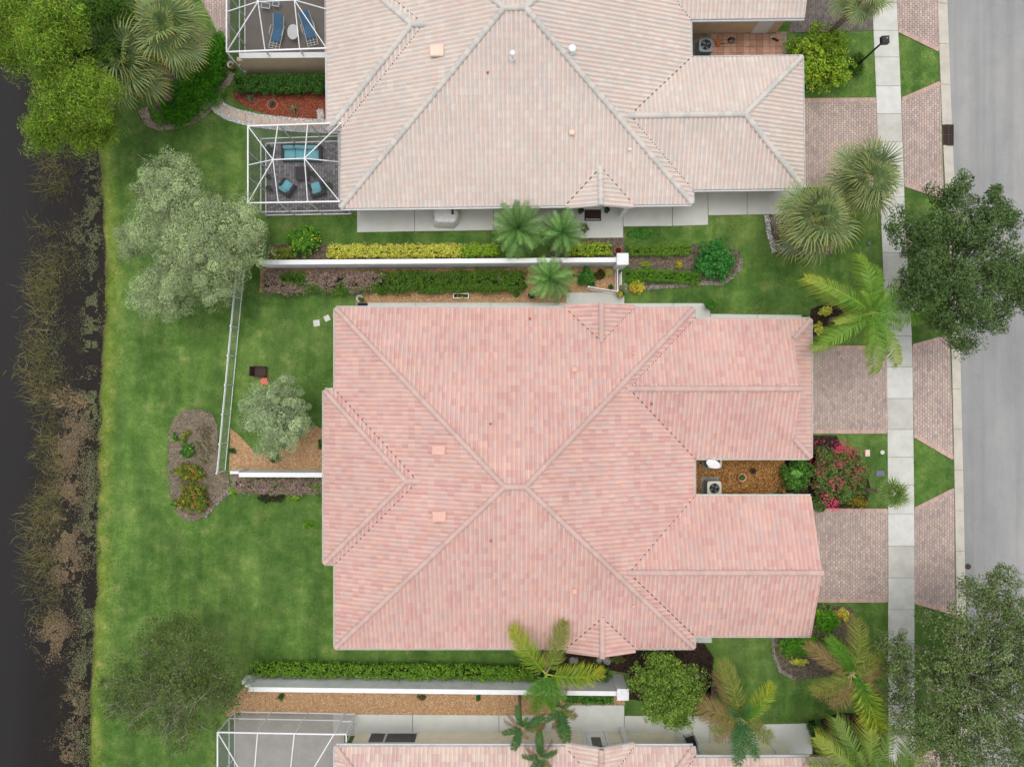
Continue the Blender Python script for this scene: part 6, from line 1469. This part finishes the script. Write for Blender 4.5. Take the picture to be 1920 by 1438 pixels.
pb = bpy.data.objects['planter_box']
shrub('', '', 866, 556, 11, 2.5, .2, 200, .08, [g(70, 100, 40), g(110, 130, 50)], [1, 1], 560, parent=pb, cr=.05, nclump=14, zb=.24, stems=False)
flowers(pb, 866, 556, 10, 2, .42, 26, .09, [g(238, 206, 60), g(226, 180, 40)], 561, [(858, 556, 1), (871, 556, 1), (866, 556, 1)])
# agaves in the red mulch
for i, (a, b, lb) in enumerate(((472, 186, 'spiky grey green agave nearest the gravel path bend'), (511, 197, 'blue green agave in a low clay ring between two others'), (553, 206, 'spiky pale agave closest to the cream roof'))):
    o = empty('agave', P3(a, b)); tag(o, lb, 'agave', 'agaves in the red mulch'); rs = np.random.RandomState(600 + i)
    for k in range(26):
        t = rs.uniform(0, 6.28); el = rs.uniform(.25, 1.3); L = rs.uniform(.26, .36); w = .045; c, s = math.cos(t), math.sin(t); r = L * math.cos(el); z = L * math.sin(el)
        V = [(c * .03 - s * w * .5, s * .03 + c * w * .5, .06), (c * .03 + s * w * .5, s * .03 - c * w * .5, .06), (c * r * .5 + s * w * .7, s * r * .5 - c * w * .7, .08 + z * .55), (c * r * .5 - s * w * .7, s * r * .5 + c * w * .7, .08 + z * .55), (c * r, s * r, .05 + z), (c * r * .5, s * r * .5, .045 + z * .5)]
        cc = np.tile(np.array([g(150, 162, 128), g(120, 140, 124), g(176, 178, 136)][i]) * rs.uniform(.8, 1.15), (6, 1))
        npobj('leaf', np.array(V), [np.array([(0, 1, 5), (1, 2, 5), (3, 0, 5), (2, 4, 5), (4, 3, 5)])], M['frond'], cc, o)
    q = MB(); q.tube([(.30 * math.cos(j * .42), .30 * math.sin(j * .42), .045) for j in range(16)], .035, 6); q.build('rim', M['terracotta'] if i == 1 else M['soil'], o)
shrub('low_cycad', 'low feathery plant at the foot of the street lamp', 1607, 122, 19, 26, .6, 900, .22, [g(86, 122, 48), g(70, 102, 40), g(104, 136, 60)], [1, 1, 1], 640, cat='plant', asp=.12, cr=.2, nclump=40)
tw = empty('bare_branch', P3(340, 888)); tag(tw, 'bare grey twigs sticking out of the island bed crotons', 'branch'); q = MB(); rs = np.random.RandomState(5)
for k in range(9):
    a = rs.uniform(1.6, 4.4); L = rs.uniform(.4, .8); b = Vector((math.cos(a) * L, math.sin(a) * L, .75 + rs.uniform(0, .2))); q.tube([(.25, -.05, .1), (b * .5)[:2] + (.6,), tuple(b)], [.02, .013, .004], 5)
    for _ in range(2): e = b + Vector((rs.uniform(-.2, .2), rs.uniform(-.2, .2), .05)); q.tube([tuple(b * .8), tuple(e)], [.008, .003], 4)
q.build('twigs', M['palebark'], tw)
# ---- palms: every frond is a part of its own
def strips(segs):
    """segs: list of (points[3], widths[3], side vector, colours[3]) -> narrow leaflets"""
    V = []; Fc3 = []; Fc4 = []; C = []
    for p, w, sd, c in segs:
        b = len(V); sd = Vector(sd)
        for i in range(len(p)):
            q = Vector(p[i])
            if w[i] <= 0: V.append(q[:]); C.append(c[i])
            else: V += [(q - sd * w[i] / 2)[:], (q + sd * w[i] / 2)[:]]; C += [c[i], c[i]]
        k = 0
        for i in range(len(p) - 1):
            if w[i + 1] > 0: Fc4.append((b + k, b + k + 1, b + k + 3, b + k + 2)); k += 2
            else: Fc3.append((b + k, b + k + 1, b + k + 2))
    return V, Fc3, Fc4, C
def lerpc(a, b, t): return tuple(np.array(a) * (1 - t) + np.array(b) * t)
def fan_frond(seed, Lp=.95, ls=1.0, n=30, c0=(.1, .15, .05), c1=(.3, .3, .12), droop=.5, wid=.05):
    rs = np.random.RandomState(seed); segs = []
    for i in range(n):
        ph = math.radians(-128 + 256 * i / (n - 1)) + rs.normal() * .03; l = ls * (.72 + .28 * math.cos(ph * .6)) * rs.uniform(.88, 1.08)
        hub = Vector((Lp + .22 * math.cos(ph) * .8, .05 * math.sin(ph), .02)); d = Vector((math.cos(ph), math.sin(ph), 0)); v = .12 * math.cos(i * math.pi)
        dr = droop * rs.uniform(.6, 1.4)
        pts = [hub, hub + d * l * .5 + Vector((0, 0, .07 + v * .2)), hub + d * l * .8 + Vector((0, 0, -.10 * dr)), hub + d * l * .97 + Vector((0, 0, -.42 * dr))]
        cc = np.array(c0) * rs.uniform(.8, 1.2); ct = np.array(c1) * rs.uniform(.8, 1.2)
        segs.append((pts, [wid * .5, wid, wid * .6, 0], Vector((-math.sin(ph), math.cos(ph), .25 * (-1) ** i)), [tuple(cc), tuple(cc), lerpc(cc, ct, .45), tuple(ct)]))
    segs.append(([(0, 0, 0), (Lp * .5, 0, .03), (Lp, 0, .0), (Lp + .4, 0, -.05)], [.06, .045, .04, 0], (0, 1, 0), [lerpc(c0, c1, .5)] * 4))
    V, a, b, C = strips(segs); return npmesh('frond', V, [np.array(a), np.array(b)], M['frond'], np.array(C))
def feather_frond(seed, L=2.4, n=44, ll=.5, c0=(.1, .2, .03), c1=(.3, .35, .06), arch=1.2, wid=.035, plume=0.0, fwd=.75, rach=None, lift=.5, sag=.6):
    """pinnate frond along +x: arching rachis with leaflets on both sides"""
    rs = np.random.RandomState(seed); segs = []; K = 14; pts = [Vector((0, 0, 0))]; th = lift
    for k in range(K):
        th -= arch / K; pts.append(pts[-1] + Vector((math.cos(th), 0, math.sin(th))) * (L / K))
    def at(t):
        f = t * K; i = min(int(f), K - 1); return pts[i].lerp(pts[i + 1], f - i), (pts[i + 1] - pts[i]).normalized()
    for i in range(n):
        t = .12 + .87 * (i + rs.uniform(-.2, .2)) / n; t = min(max(t, .02), .995); p, d = at(t); l = ll * max(.25, math.sin(math.pi * (.12 + .80 * t)) ** .7) * rs.uniform(.85, 1.12)
        upv = Vector((0, 1, 0)).cross(d) * -1
        for s in (-1, 1):
            roll = rs.uniform(-plume, plume); lat = Vector((0, s, 0)) * math.cos(roll) + upv * math.sin(roll); f = fwd * (.55 + .8 * t)
            dd = (lat + d * f).normalized(); tip = p + dd * l + Vector((0, 0, -sag * l * rs.uniform(.6, 1.2))); m = p + dd * l * .55 + Vector((0, 0, -.08 * l * sag + .03))
            cc = lerpc(c0, c1, max(0, t - .35) * .8) ; cc = np.array(cc) * rs.uniform(.78, 1.2); ct = lerpc(cc, c1, .6)
            segs.append(([p, m, tip], [wid * .6, wid, 0], d, [tuple(cc), tuple(cc), tuple(ct)]))
    rc = rach or lerpc(c0, c1, .7); rp = [pts[i] for i in range(0, K + 1, 2)]
    segs.append((rp, [.055 * (1 - .8 * i / (len(rp) - 1)) for i in range(len(rp) - 1)] + [0], (0, 1, 0), [tuple(rc)] * len(rp)))
    V, a, b, C = strips(segs); return npmesh('frond', V, [np.array(a), np.array(b)], M['frond'], np.array(C))
def palm_trunk(root, z, r, lean=(0, 0), boots=False):
    q = MB(); n = 9; pts = []; rad = []
    for i in range(n):
        t = i / (n - 1); pts.append((-lean[0] * (1 - t) ** 1.3, -lean[1] * (1 - t) ** 1.3, z * t)); rad.append(r * (1.35 - .35 * min(1, t * 4)) * (1 + .05 * (i % 2)))
    q.tube(pts, rad, 10)
    if boots:
        rs = np.random.RandomState(int(z * 100))
        for i in range(46):
            t = rs.uniform(.45, .98); a = rs.uniform(0, 6.28); p = Vector((-lean[0] * (1 - t) ** 1.3, -lean[1] * (1 - t) ** 1.3, z * t)); d = Vector((math.cos(a), math.sin(a), .0))
            q.tube([p + d * r * .8, p + d * (r + .12) + Vector((0, 0, .16))], [.035, .015], 4)
    return q.build('trunk', M['palmtrunk'], root, True)
def palm(name, label, px, py, z, meshes, specs, r=.14, lean=(0, 0), cat='palm tree', group=None, boots=False, bud=None):
    x, y = P(px, py, z); root = empty(name, (x - lean[0], y - lean[1], 0)); tag(root, label, cat, group)
    # trunk leans from base to head
    q = palm_trunk(root, z, r, lean, boots); q.location = (lean[0], lean[1], 0)
    for (m, az, pitch, sc, roll) in specs:
        o = link(bpy.data.objects.new('frond', meshes[m % len(meshes)]), root); o.location = (lean[0], lean[1], z - .02)
        o.rotation_mode = 'XYZ'; mt = Matrix.Rotation(az, 4, 'Z') @ Matrix.Rotation(-pitch, 4, 'Y') @ Matrix.Rotation(roll, 4, 'X'); o.rotation_euler = mt.to_euler('XYZ'); o.scale = (sc, sc, sc)
    return root
def ring_specs(n, rs, nm, pmin, pmax, smin=.85, smax=1.1, top=.25):
    out = []
    for i in range(n):
        f = i / n; az = i * 2.39996 + rs.uniform(-.2, .2); pit = pmax - (pmax - pmin) * f ** .8 + rs.uniform(-.1, .1); out.append((rs.randint(nm), az, pit, rs.uniform(smin, smax), rs.uniform(-.35, .35)))
    return out
SB0, SB1 = g(116, 136, 88), g(176, 172, 96)
sabal = [fan_frond(700 + i, Lp=.8 + .15 * (i % 3), ls=1.05, n=28, c0=np.array(SB0) * [1.15, .8, 1.3, .95][i], c1=np.array(SB1) * [1.1, .9, 1.2, 1.0][i], droop=[.5, .9, .6, 1.2][i], wid=.065) for i in range(4)]
sabal_y = [fan_frond(710 + i, Lp=.9, ls=1.0, n=28, c0=np.array(g(140, 150, 80)), c1=g(214, 184, 84), droop=[.7, 1.0][i], wid=.065) for i in range(2)]
sab = sabal + sabal_y
def sabal_palm(label, px, py, z, n, sc, seed, lean=(0, 0), yel=.25, group='fan palms'):
    rs = np.random.RandomState(seed); sp = []
    for i, s in enumerate(ring_specs(n, rs, 4, -.7, 1.15, .75, 1.15)):
        m = s[0] if not (i > n * .72 and rs.rand() < yel * 2) else 4 + rs.randint(2); sp.append((m, s[1], s[2], s[3] * sc, s[4]))
    for i in range(5): sp.append((2, rs.uniform(0, 6.28), rs.uniform(.9, 1.45), sc * rs.uniform(.5, .75), 0))
    return palm('fan_palm', label, px, py, z, sab, sp, .17, lean, group=group, boots=True)
sabal_palm('fan palm with yellowing tips beside the feathery pond trees', 235, 118, 5.2, 27, 1.12, 801, (0, 0), .6)
sabal_palm('fan palm on a leaning trunk over the fern bed', 318, 58, 5.4, 26, 1.05, 802, (.5, -.6), .3)
sabal_palm('small fan palm at the top edge behind the other two', 215, 12, 4.6, 18, .8, 803, (0, 0), .2)
sabal_palm('fan palm over the sidewalk edge beside the driveway', 1622, 338, 4.6, 25, 1.02, 804)
sabal_palm('larger fan palm at the end of the cream house walk', 1528, 410, 4.8, 28, 1.14, 805)
sabal_palm('fan palm cut by the top edge above the sidewalk', 1620, -6, 4.6, 18, .78, 806)
wash = [fan_frond(730 + i, Lp=.42, ls=.62, n=22, c0=g(104, 136, 62), c1=g(170, 184, 100), droop=.3, wid=.05) for i in range(2)]
palm('washington_palm', 'slim young fan palm leaning over the sidewalk by the utility boxes', 1673, 925, 4.2, wash, ring_specs(16, np.random.RandomState(9), 2, -.35, 1.2, .7, .95), .09, (.05, .35))
# feathery palms by the porch
pyg = [feather_frond(740 + i, L=1.75, n=40, ll=.36, c0=np.array(g(96, 140, 70)) * [.75, 1.1, 1.4][i], c1=np.array(g(140, 172, 96)) * [.8, 1.1, 1.35][i], arch=1.5, wid=.028, plume=.5, lift=.75) for i in range(3)]
palm('feathery_palm', 'feathery date palm on the lawn west of the porch slab', 972, 430, 2.6, pyg, ring_specs(40, np.random.RandomState(21), 3, -.55, 1.0, .85, 1.1), .11, group='feathery date palms')
palm('feathery_palm', 'feathery date palm touching the porch slab', 1054, 436, 2.5, pyg, ring_specs(34, np.random.RandomState(22), 3, -.55, 1.0, .75, .95), .11, group='feathery date palms')
palm('feathery_palm', 'feathery date palm south of the white wall by the pink porch', 1032, 523, 2.8, pyg, ring_specs(36, np.random.RandomState(23), 3, -.55, 1.0, .75, .95), .11, group='feathery date palms')
# queen palm over the front lawn: fronds measured one by one (azimuth in the picture, reach)
qg = [feather_frond(750 + i, L=3.2, n=64, ll=.70, c0=g(104, 148, 46), c1=[g(160, 182, 64), g(142, 174, 72), g(196, 190, 66)][i], arch=[1.3, 1.55, 1.2][i], wid=.046, plume=.4, lift=.55, sag=.75) for i in range(3)]
def fr(dx, dy, base=3.0, m=0, pitch=0.1, roll=0.0, k=33.5):
    """frond reaching (dx, dy) picture pixels from the palm's head"""
    L = math.hypot(dx, dy) / k; return (m, math.atan2(-dy, dx), pitch, L / base, roll)
palm('queen_palm', 'big green queen palm over the front lawn and sidewalk', 1634, 586, 5.0, qg, [fr(-118, -62, 3.0, 2), fr(-100, 66, 3.0, 0, .05), fr(-72, 20, 3.0, 2, .3), fr(-20, -105, 3.0, 0), fr(12, -88, 3.0, 1, .2), fr(62, -60, 3.0, 1, .2), fr(104, -46, 3.0, 1), fr(114, 6, 3.0, 1), fr(60, 30, 3.0, 1, .2), fr(10, 108, 3.0, 0), fr(48, 92, 3.0, 2), fr(-8, 76, 3.0, 0, .25), fr(30, 60, 3.0, 1, .4), fr(-30, -40, 3.0, 0, .6), fr(20, -40, 3.0, 0, .7)], .15)
BRN0, BRN1 = g(150, 130, 80), g(186, 160, 116)
fx = [feather_frond(760, L=2.6, n=130, ll=.70, c0=g(84, 136, 40), c1=g(132, 172, 50), arch=1.1, wid=.036, plume=1.3, lift=.45, sag=.3),
      feather_frond(761, L=2.6, n=130, ll=.70, c0=g(120, 150, 40), c1=g(212, 206, 60), arch=1.2, wid=.036, plume=1.3, lift=.45, sag=.35),
      feather_frond(762, L=2.6, n=130, ll=.70, c0=BRN0, c1=BRN1, arch=1.5, wid=.031, plume=1.2, lift=.3, sag=.5),
      feather_frond(763, L=2.6, n=130, ll=.70, c0=g(126, 140, 58), c1=g(178, 172, 90), arch=1.4, wid=.033, plume=1.2, lift=.35, sag=.4),
      feather_frond(764, L=2.6, n=130, ll=.70, c0=g(70, 118, 62), c1=g(96, 138, 74), arch=1.0, wid=.036, plume=1.3, lift=.5, sag=.3)]
palm('foxtail_palm', 'foxtail palm with brown and green fronds in the south front bed', 1598, 1262, 4.6, fx, [fr(-42, -62, 2.3, 0, .25), fr(22, -88, 2.3, 3), fr(-72, -40, 2.3, 2), fr(62, -34, 2.3, 3), fr(74, 0, 2.3, 2), fr(-62, 42, 2.3, 3), fr(-22, 78, 2.3, 2), fr(50, 106, 2.3, 1, .1), fr(62, 62, 2.3, 2), fr(-40, -20, 2.3, 2, -.1), fr(30, 50, 2.3, 0, .3), fr(-20, -40, 2.3, 0, .5), fr(-50, 70, 2.3, 2, -.1), fr(40, -10, 2.3, 3, .3)], .13)
palm('foxtail_palm', 'foxtail palm with browning skirt beside the round green tree', 1388, 1346, 4.0, fx, [fr(-24, -92, 2.3, 3), fr(-34, -72, 2.3, 2, -.05), fr(-92, -22, 2.3, 2), fr(-60, -10, 2.3, 3, .1), fr(58, -52, 2.3, 1), fr(66, 50, 2.3, 3), fr(58, 38, 2.3, 2, -.1), fr(-6, 76, 2.3, 4), fr(-40, 54, 2.3, 2), fr(-28, -28, 2.3, 4, .5), fr(10, -40, 2.3, 4, .6), fr(-48, 30, 2.3, 3), fr(24, 62, 2.3, 4, .2), fr(-16, 40, 2.3, 4, .4), fr(-70, 12, 2.3, 2, .05), fr(30, -30, 2.3, 0, .5)], .13)
aq = [feather_frond(770 + i, L=2.9, n=72, ll=.80, c0=[g(92, 128, 44), g(112, 140, 50)][i], c1=[g(150, 164, 76), g(186, 180, 70)][i], arch=1.3, wid=.044, plume=.4, lift=.55, sag=.6) for i in range(2)]
palm('queen_palm', 'queen palm leaning in from the bottom edge over the walk end', 1622, 1452, 4.6, aq, [fr(-80, -60, 2.5, 1), fr(-46, -92, 2.5, 0, .1), fr(6, -98, 2.5, 1), fr(46, -80, 2.5, 0), fr(-90, -10, 2.5, 0), fr(80, -20, 2.5, 1), fr(10, 70, 2.5, 0), fr(-50, 60, 2.5, 1), fr(60, 60, 2.5, 0), fr(-20, -50, 2.5, 0, .5)], .15)
palm('queen_palm', 'queen palm with thin fronds over the sidewalk at the bottom edge', 1690, 1462, 4.8, aq, [fr(-40, -42, 2.5, 0), fr(10, -78, 2.5, 0), fr(34, -60, 2.5, 1, .1), fr(60, -20, 2.5, 0), fr(-60, 10, 2.5, 1), fr(0, 70, 2.5, 0)], .13)
# slim palms by the south walk
sl = [feather_frond(780, L=1.5, n=60, ll=.36, c0=g(64, 104, 50), c1=g(110, 136, 64), arch=1.4, wid=.048, plume=.7, lift=.5, sag=.5),
      feather_frond(781, L=1.5, n=56, ll=.32, c0=g(110, 120, 52), c1=g(176, 140, 84), arch=1.7, wid=.042, plume=.7, lift=.4, sag=.5),
      feather_frond(782, L=1.4, n=34, ll=.17, c0=g(140, 106, 84), c1=g(166, 128, 104), arch=2.1, wid=.03, plume=.9, lift=.4, sag=.5)]
palm('slim_palm', 'slim palm with curled brown fronds in front of the white wall pillar', 1048, 1326, 4.0, sl, [fr(-24, -42, 1.25, 2), fr(22, -48, 1.25, 2), fr(40, 16, 1.25, 2), fr(34, 26, 1.25, 1), fr(4, 58, 1.25, 1), fr(-22, 26, 1.25, 0), fr(-26, -12, 1.25, 0), fr(20, -6, 1.25, 0, .3), fr(8, 34, 1.25, 0, .2), fr(14, 62, 1.25, 0), fr(-4, -18, 1.25, 0, .6), fr(-12, 66, 1.25, 2)], .08, group='slim palms by the south walk')
palm('slim_palm', 'slim palm with brown tips over the cream wall windows', 976, 1362, 4.0, sl, [fr(-32, -24, 1.25, 2), fr(-40, -6, 1.25, 2), fr(-30, 14, 1.25, 0), fr(-12, 42, 1.25, 0), fr(18, 38, 1.25, 2), fr(40, -14, 1.25, 0), fr(46, 6, 1.25, 1), fr(62, 8, 1.25, 2), fr(-6, -32, 1.25, 0), fr(12, -18, 1.25, 0, .5), fr(-8, 16, 1.25, 0, .5)], .08, group='slim palms by the south walk')
palm('slim_palm', 'slim palm standing over the gutter of the bottom house', 1013, 1418, 3.9, sl, [fr(-2, -42, 1.25, 0), fr(-30, 2, 1.25, 0), fr(28, -6, 1.25, 0), fr(20, 28, 1.25, 1), fr(-16, 24, 1.25, 0), fr(2, 36, 1.25, 0), fr(-36, -14, 1.25, 2), fr(30, -28, 1.25, 2), fr(8, -14, 1.25, 0, .6)], .08, group='slim palms by the south walk')
palm('foxtail_palm', 'tall thin palm whose fronds reach over the pink roof edge', 1024, 1264, 4.4, fx[:2] + [fx[3]] + sl[:1], [fr(-58, -76, 2.3, 1, .1), fr(36, -86, 2.3, 2, .1), fr(98, 6, 2.3, 1, 0), fr(-34, 40, 2.3, 0), fr(10, 60, 2.3, 0), fr(-20, 70, 2.3, 0, -.1), fr(30, 40, 2.3, 0, .3)], .09)

# ================================================================== POND MARGIN
def reeds(label, px, py, rpx, rpy, n, h, pal, seed, name='reed_clump', cat='reeds', flatn=.5):
    n = int(n * 1.05); rs = np.random.RandomState(seed); x, y = P(px, py, .2); k = H / F; q = np.sqrt(rs.rand(n)); t = rs.uniform(0, 6.28, n)
    bx = x + rpx * k * 1.0 * q * np.cos(t); by = y + rpy * k * 1.0 * q * np.sin(t); az = rs.normal(2.9, 1.5, n); L = h * .62 * rs.uniform(.3, 1.3, n); el = rs.uniform(.1, 1.0, n); ben = rs.uniform(.0, .6, n)
    d1 = np.stack([np.cos(az) * np.cos(el), np.sin(az) * np.cos(el), np.sin(el)], 1); e2 = el - ben; d2 = np.stack([np.cos(az) * np.cos(e2), np.sin(az) * np.cos(e2), np.sin(e2)], 1)
    p0 = np.stack([bx, by, np.full(n, -.35)], 1); p1 = p0 + d1 * L[:, None] * .55; p2 = p1 + d2 * L[:, None] * .5; s = np.stack([-np.sin(az), np.cos(az), np.zeros(n)], 1) * (.007 * rs.uniform(.6, 1.4, n))[:, None]
    V = np.stack([p0 - s, p0 + s, p1 - s * .9, p1 + s * .9, p2], 1); off = np.array([x, y, -.3]); b = np.arange(n)[:, None] * 5
    C = np.repeat(pick_cols(pal, [1] * len(pal), n, rs), 5, 0); root = empty(name, tuple(off)); tag(root, label, cat, 'reeds along the pond')
    npobj('blades', (V - off).reshape(-1, 3), [b + np.array([[0, 1, 3, 2]]), b + np.array([[2, 3, 4]])], M['frond'], C, root)
    q_ = MB()
    for i in range(10):
        a = rs.randint(n); q_.tube([tuple(p0[a] - off), tuple(p1[a] - off)], [.012, .006], 5)
    q_.build('stalks', M['bark'], root)
RE = [g(104, 104, 40), g(84, 86, 38), g(126, 116, 56), g(72, 74, 44), g(134, 124, 84)]
for i, (a, b, rx, ry, n, h, lb) in enumerate(((98, 325, 40, 46, 420, 1.3, 'reed clump in the water below the yellow green tree'), (75, 520, 38, 46, 420, 1.2, 'reed clump level with the larger silver leaved tree'), (68, 632, 26, 30, 130, 1.1, 'thin reed clump below the first lawn corner'),
        (80, 715, 34, 62, 520, 1.2, 'dense yellowish reed clump beside the dry straw heap'), (75, 850, 24, 30, 150, 1.1, 'thin reed clump level with the island bed'), (85, 950, 34, 42, 320, 1.2, 'reed clump level with the lower end of the island bed'), (72, 1085, 38, 62, 420, 1.3, 'large reed clump beside the brown floating weed'), (78, 790, 20, 26, 120, 1.0, 'small reed clump south of the straw heap'))):
    reeds(lb, a, b, rx, ry, n, h, RE, 900 + i)
reeds('heap of dry tan straw floating at the pond margin', 128, 750, 34, 18, 420, .9, [g(178, 150, 112), g(150, 126, 92), g(196, 170, 132)], 930, 'straw_heap', 'straw')
reeds('strand of tan dead stalks in the floating weed', 125, 925, 30, 14, 160, .8, [g(160, 138, 104), g(140, 116, 86)], 931, 'straw_heap', 'straw')
def margin_reeds():
    """the ragged olive belt of water grasses between the clumps: uncountable"""
    rs = np.random.RandomState(950); n = 2600; py = rs.uniform(290, 1180, n); px = 78 + 16 * np.sin(py / 61.0) + 10 * np.sin(py / 23.0) + rs.normal(size=n) * 17
    x = (px - 960) * H / F; y = (719 - py) * H / F; k = valnoise(x, y, .55, 951) + .3 * valnoise(x, y, 2.2, 952) > .6; x, y = x[k], y[k]; n = len(x)
    az = rs.normal(2.9, 1.6, n); L = rs.uniform(.25, .95, n); el = rs.uniform(.05, .8, n); e2 = el - rs.uniform(.0, .5, n)
    d1 = np.stack([np.cos(az) * np.cos(el), np.sin(az) * np.cos(el), np.sin(el)], 1); d2 = np.stack([np.cos(az + .2) * np.cos(e2), np.sin(az + .2) * np.cos(e2), np.sin(e2)], 1)
    p0 = np.stack([x, y, np.full(n, -.24)], 1); p1 = p0 + d1 * L[:, None] * .5; p2 = p1 + d2 * L[:, None] * .5; p2[:, 2] = np.maximum(p2[:, 2], -.21); sd = np.stack([-np.sin(az), np.cos(az), 0 * az], 1) * (.009 * rs.uniform(.6, 1.5, n))[:, None]
    V = np.stack([p0 - sd, p0 + sd, p1 - sd * .9, p1 + sd * .9, p2], 1); b = np.arange(n)[:, None] * 5
    C = np.repeat(pick_cols([g(106, 104, 44), g(86, 84, 40), g(124, 114, 62), g(72, 72, 44), g(140, 126, 92)], [2, 2, 2, 2, 1], n, rs), 5, 0)
    o = npobj('reeds', V.reshape(-1, 3), [b + np.array([[0, 1, 3, 2]]), b + np.array([[2, 3, 4]])], M['frond'], C); tag(o, 'ragged belt of olive water grass along the pond margin', 'reeds', kind='stuff')
margin_reeds()
def floaters(name, label, regs, n, size, pal, seed, zt=.03):
    """floating leaves and weed: many tiny pads, uncountable"""
    rs = np.random.RandomState(seed); P_ = []
    w = np.array([c for *_, c in regs], float); w /= w.sum(); k = rs.choice(len(regs), n, p=w)
    A = np.array([r[:4] for r in regs], float)[k]; px = A[:, 0] + A[:, 2] * rs.normal(size=n) * .62; py = A[:, 1] + A[:, 3] * rs.normal(size=n) * .62
    x = (px - 960) * H / F; y = (719 - py) * H / F; m = (valnoise(x, y, 1.4, seed) + .6 * valnoise(x, y, 4.0, seed + 1) + .3 * valnoise(x, y, 11.0, seed + 2) > .92) & (x < shore_x(y) + .1); x, y = x[m], y[m]; n = len(x)
    Pt = np.stack([x, y, -.205 + rs.rand(n) * zt], 1); Nn = unit(np.array([0, 0, 1.0]) + .22 * rs.normal(size=(n, 3)))
    V, Fc, C = leaves_mesh(Pt, Nn, size * rs.uniform(.5, 1.4, n), .75, pick_cols(pal, [1] * len(pal), n, rs), rs, .05)
    o = npobj(name, V, Fc, M['leaf'], C); tag(o, label, 'water weed', kind='stuff')
floaters('floating_weed', 'pale green lily leaves floating along the pond bank', [(172, 420, 16, 60, 2), (170, 330, 14, 40, 1), (168, 560, 16, 60, 2), (170, 640, 14, 40, 1.4), (164, 760, 24, 40, 2.2), (165, 900, 20, 80, 2.2), (165, 1000, 18, 60, 1.5), (160, 1130, 20, 70, 2), (150, 1260, 24, 60, 2), (145, 1380, 26, 60, 1.6), (140, 450, 16, 50, .6), (100, 650, 20, 70, .4)], 34000, .05, [g(112, 116, 80), g(94, 100, 64), g(128, 130, 96), g(80, 86, 58), g(104, 98, 74)], 940)
floaters('floating_weed', 'tan brown mats of dead weed drifting on the pond', [(118, 990, 26, 40, 2), (120, 1060, 30, 44, 2.4), (100, 1190, 30, 40, 2.2), (130, 920, 22, 30, 1.2), (120, 850, 26, 34, 1.6), (140, 800, 26, 30, 1.2), (135, 1320, 20, 50, 1.2), (120, 1420, 20, 30, .8)], 30000, .05, [g(132, 112, 88), g(112, 96, 74), g(146, 126, 98), g(98, 88, 68)], 941, .05)

floaters('floating_weed', 'olive brown matted weed lying between the reed clumps', [(85, 330, 24, 40, 1), (85, 520, 30, 60, 2), (90, 640, 26, 50, 1.2), (95, 720, 30, 60, 2), (100, 800, 30, 50, 1.6), (95, 880, 30, 50, 1.4), (100, 970, 30, 60, 1.8), (95, 1090, 34, 70, 2), (130, 480, 26, 70, 1), (135, 620, 24, 80, .8)], 26000, .045, [g(84, 80, 48), g(70, 68, 44), g(98, 88, 60), g(58, 58, 40)], 945, .04)
# ================================================================== LAWN GRASS BLADES
def lawn_blades(n_m2=150):
    rs = np.random.RandomState(77); x0, x1, y0, y1 = -26.2, 27.5, -23.5, 23.5
    n = int((x1 - x0) * (y1 - y0) * n_m2); x = rs.uniform(x0, x1, n); y = rs.uniform(y0, y1, n)
    keep = (x > shore_x(y) + .05); x, y = x[keep], y[keep]; ex = np.zeros(len(x), bool)
    for p in EXCL:
        xs = [a for a, b in p]; ys_ = [b for a, b in p]; c = np.nonzero((x > min(xs)) & (x < max(xs)) & (y > min(ys_)) & (y < max(ys_)) & ~ex)[0]
        if len(c): ex[c] |= inside(p, x[c], y[c])
    x, y = x[~ex], y[~ex]; n = len(x); d = x - shore_x(y); z = np.interp(d, [0, .3, .7, 1.2], [-.22, -.12, -.05, 0])
    az = rs.uniform(0, 6.283, n); bank = np.clip(1.1 - d, 0, 1) * np.clip(.4 + valnoise(x, y, 1.2, 86), 0, 1); L = (.055 + .05 * rs.rand(n)) * (1 + 1.6 * bank); lean = rs.uniform(.5, 1.4, n); w = .011 + .006 * rs.rand(n)
    c, s = np.cos(az), np.sin(az); p0 = np.stack([x, y, z - .005], 1); sd = np.stack([-s, c, 0 * s], 1) * w[:, None]; tip = p0 + np.stack([c * np.sin(lean) * L, s * np.sin(lean) * L, np.cos(lean) * L + .012], 1)
    V = np.stack([p0 - sd, p0 + sd, tip], 1).reshape(-1, 3)
    big = valnoise(x, y, .33, 81); mid = valnoise(x, y, 1.7, 82); t = np.clip(.55 * big + .45 * mid, 0, 1)[:, None]
    A = np.array(g(66, 100, 42)); B = np.array(g(128, 156, 84)); Y = np.array(g(184, 176, 120)); YB = np.array(g(142, 158, 70))
    col = A * (1 - t) + B * t; dry = (np.clip(valnoise(x, y, .9, 83) - .66, 0, 1) * 2.2)[:, None]; col = col * (1 - dry) + Y * dry; col = col * (1 - bank[:, None]) + YB * bank[:, None]
    col = col * rs.uniform(.72, 1.25, (n, 1)); Fc = np.arange(n * 3).reshape(-1, 3)
    o = npobj('lawn_grass', V, Fc, M['grass_blade'], np.repeat(col, 3, 0)); tag(o, 'short mown lawn grass round the houses and along the bank', 'grass', kind='stuff')
lawn_blades()
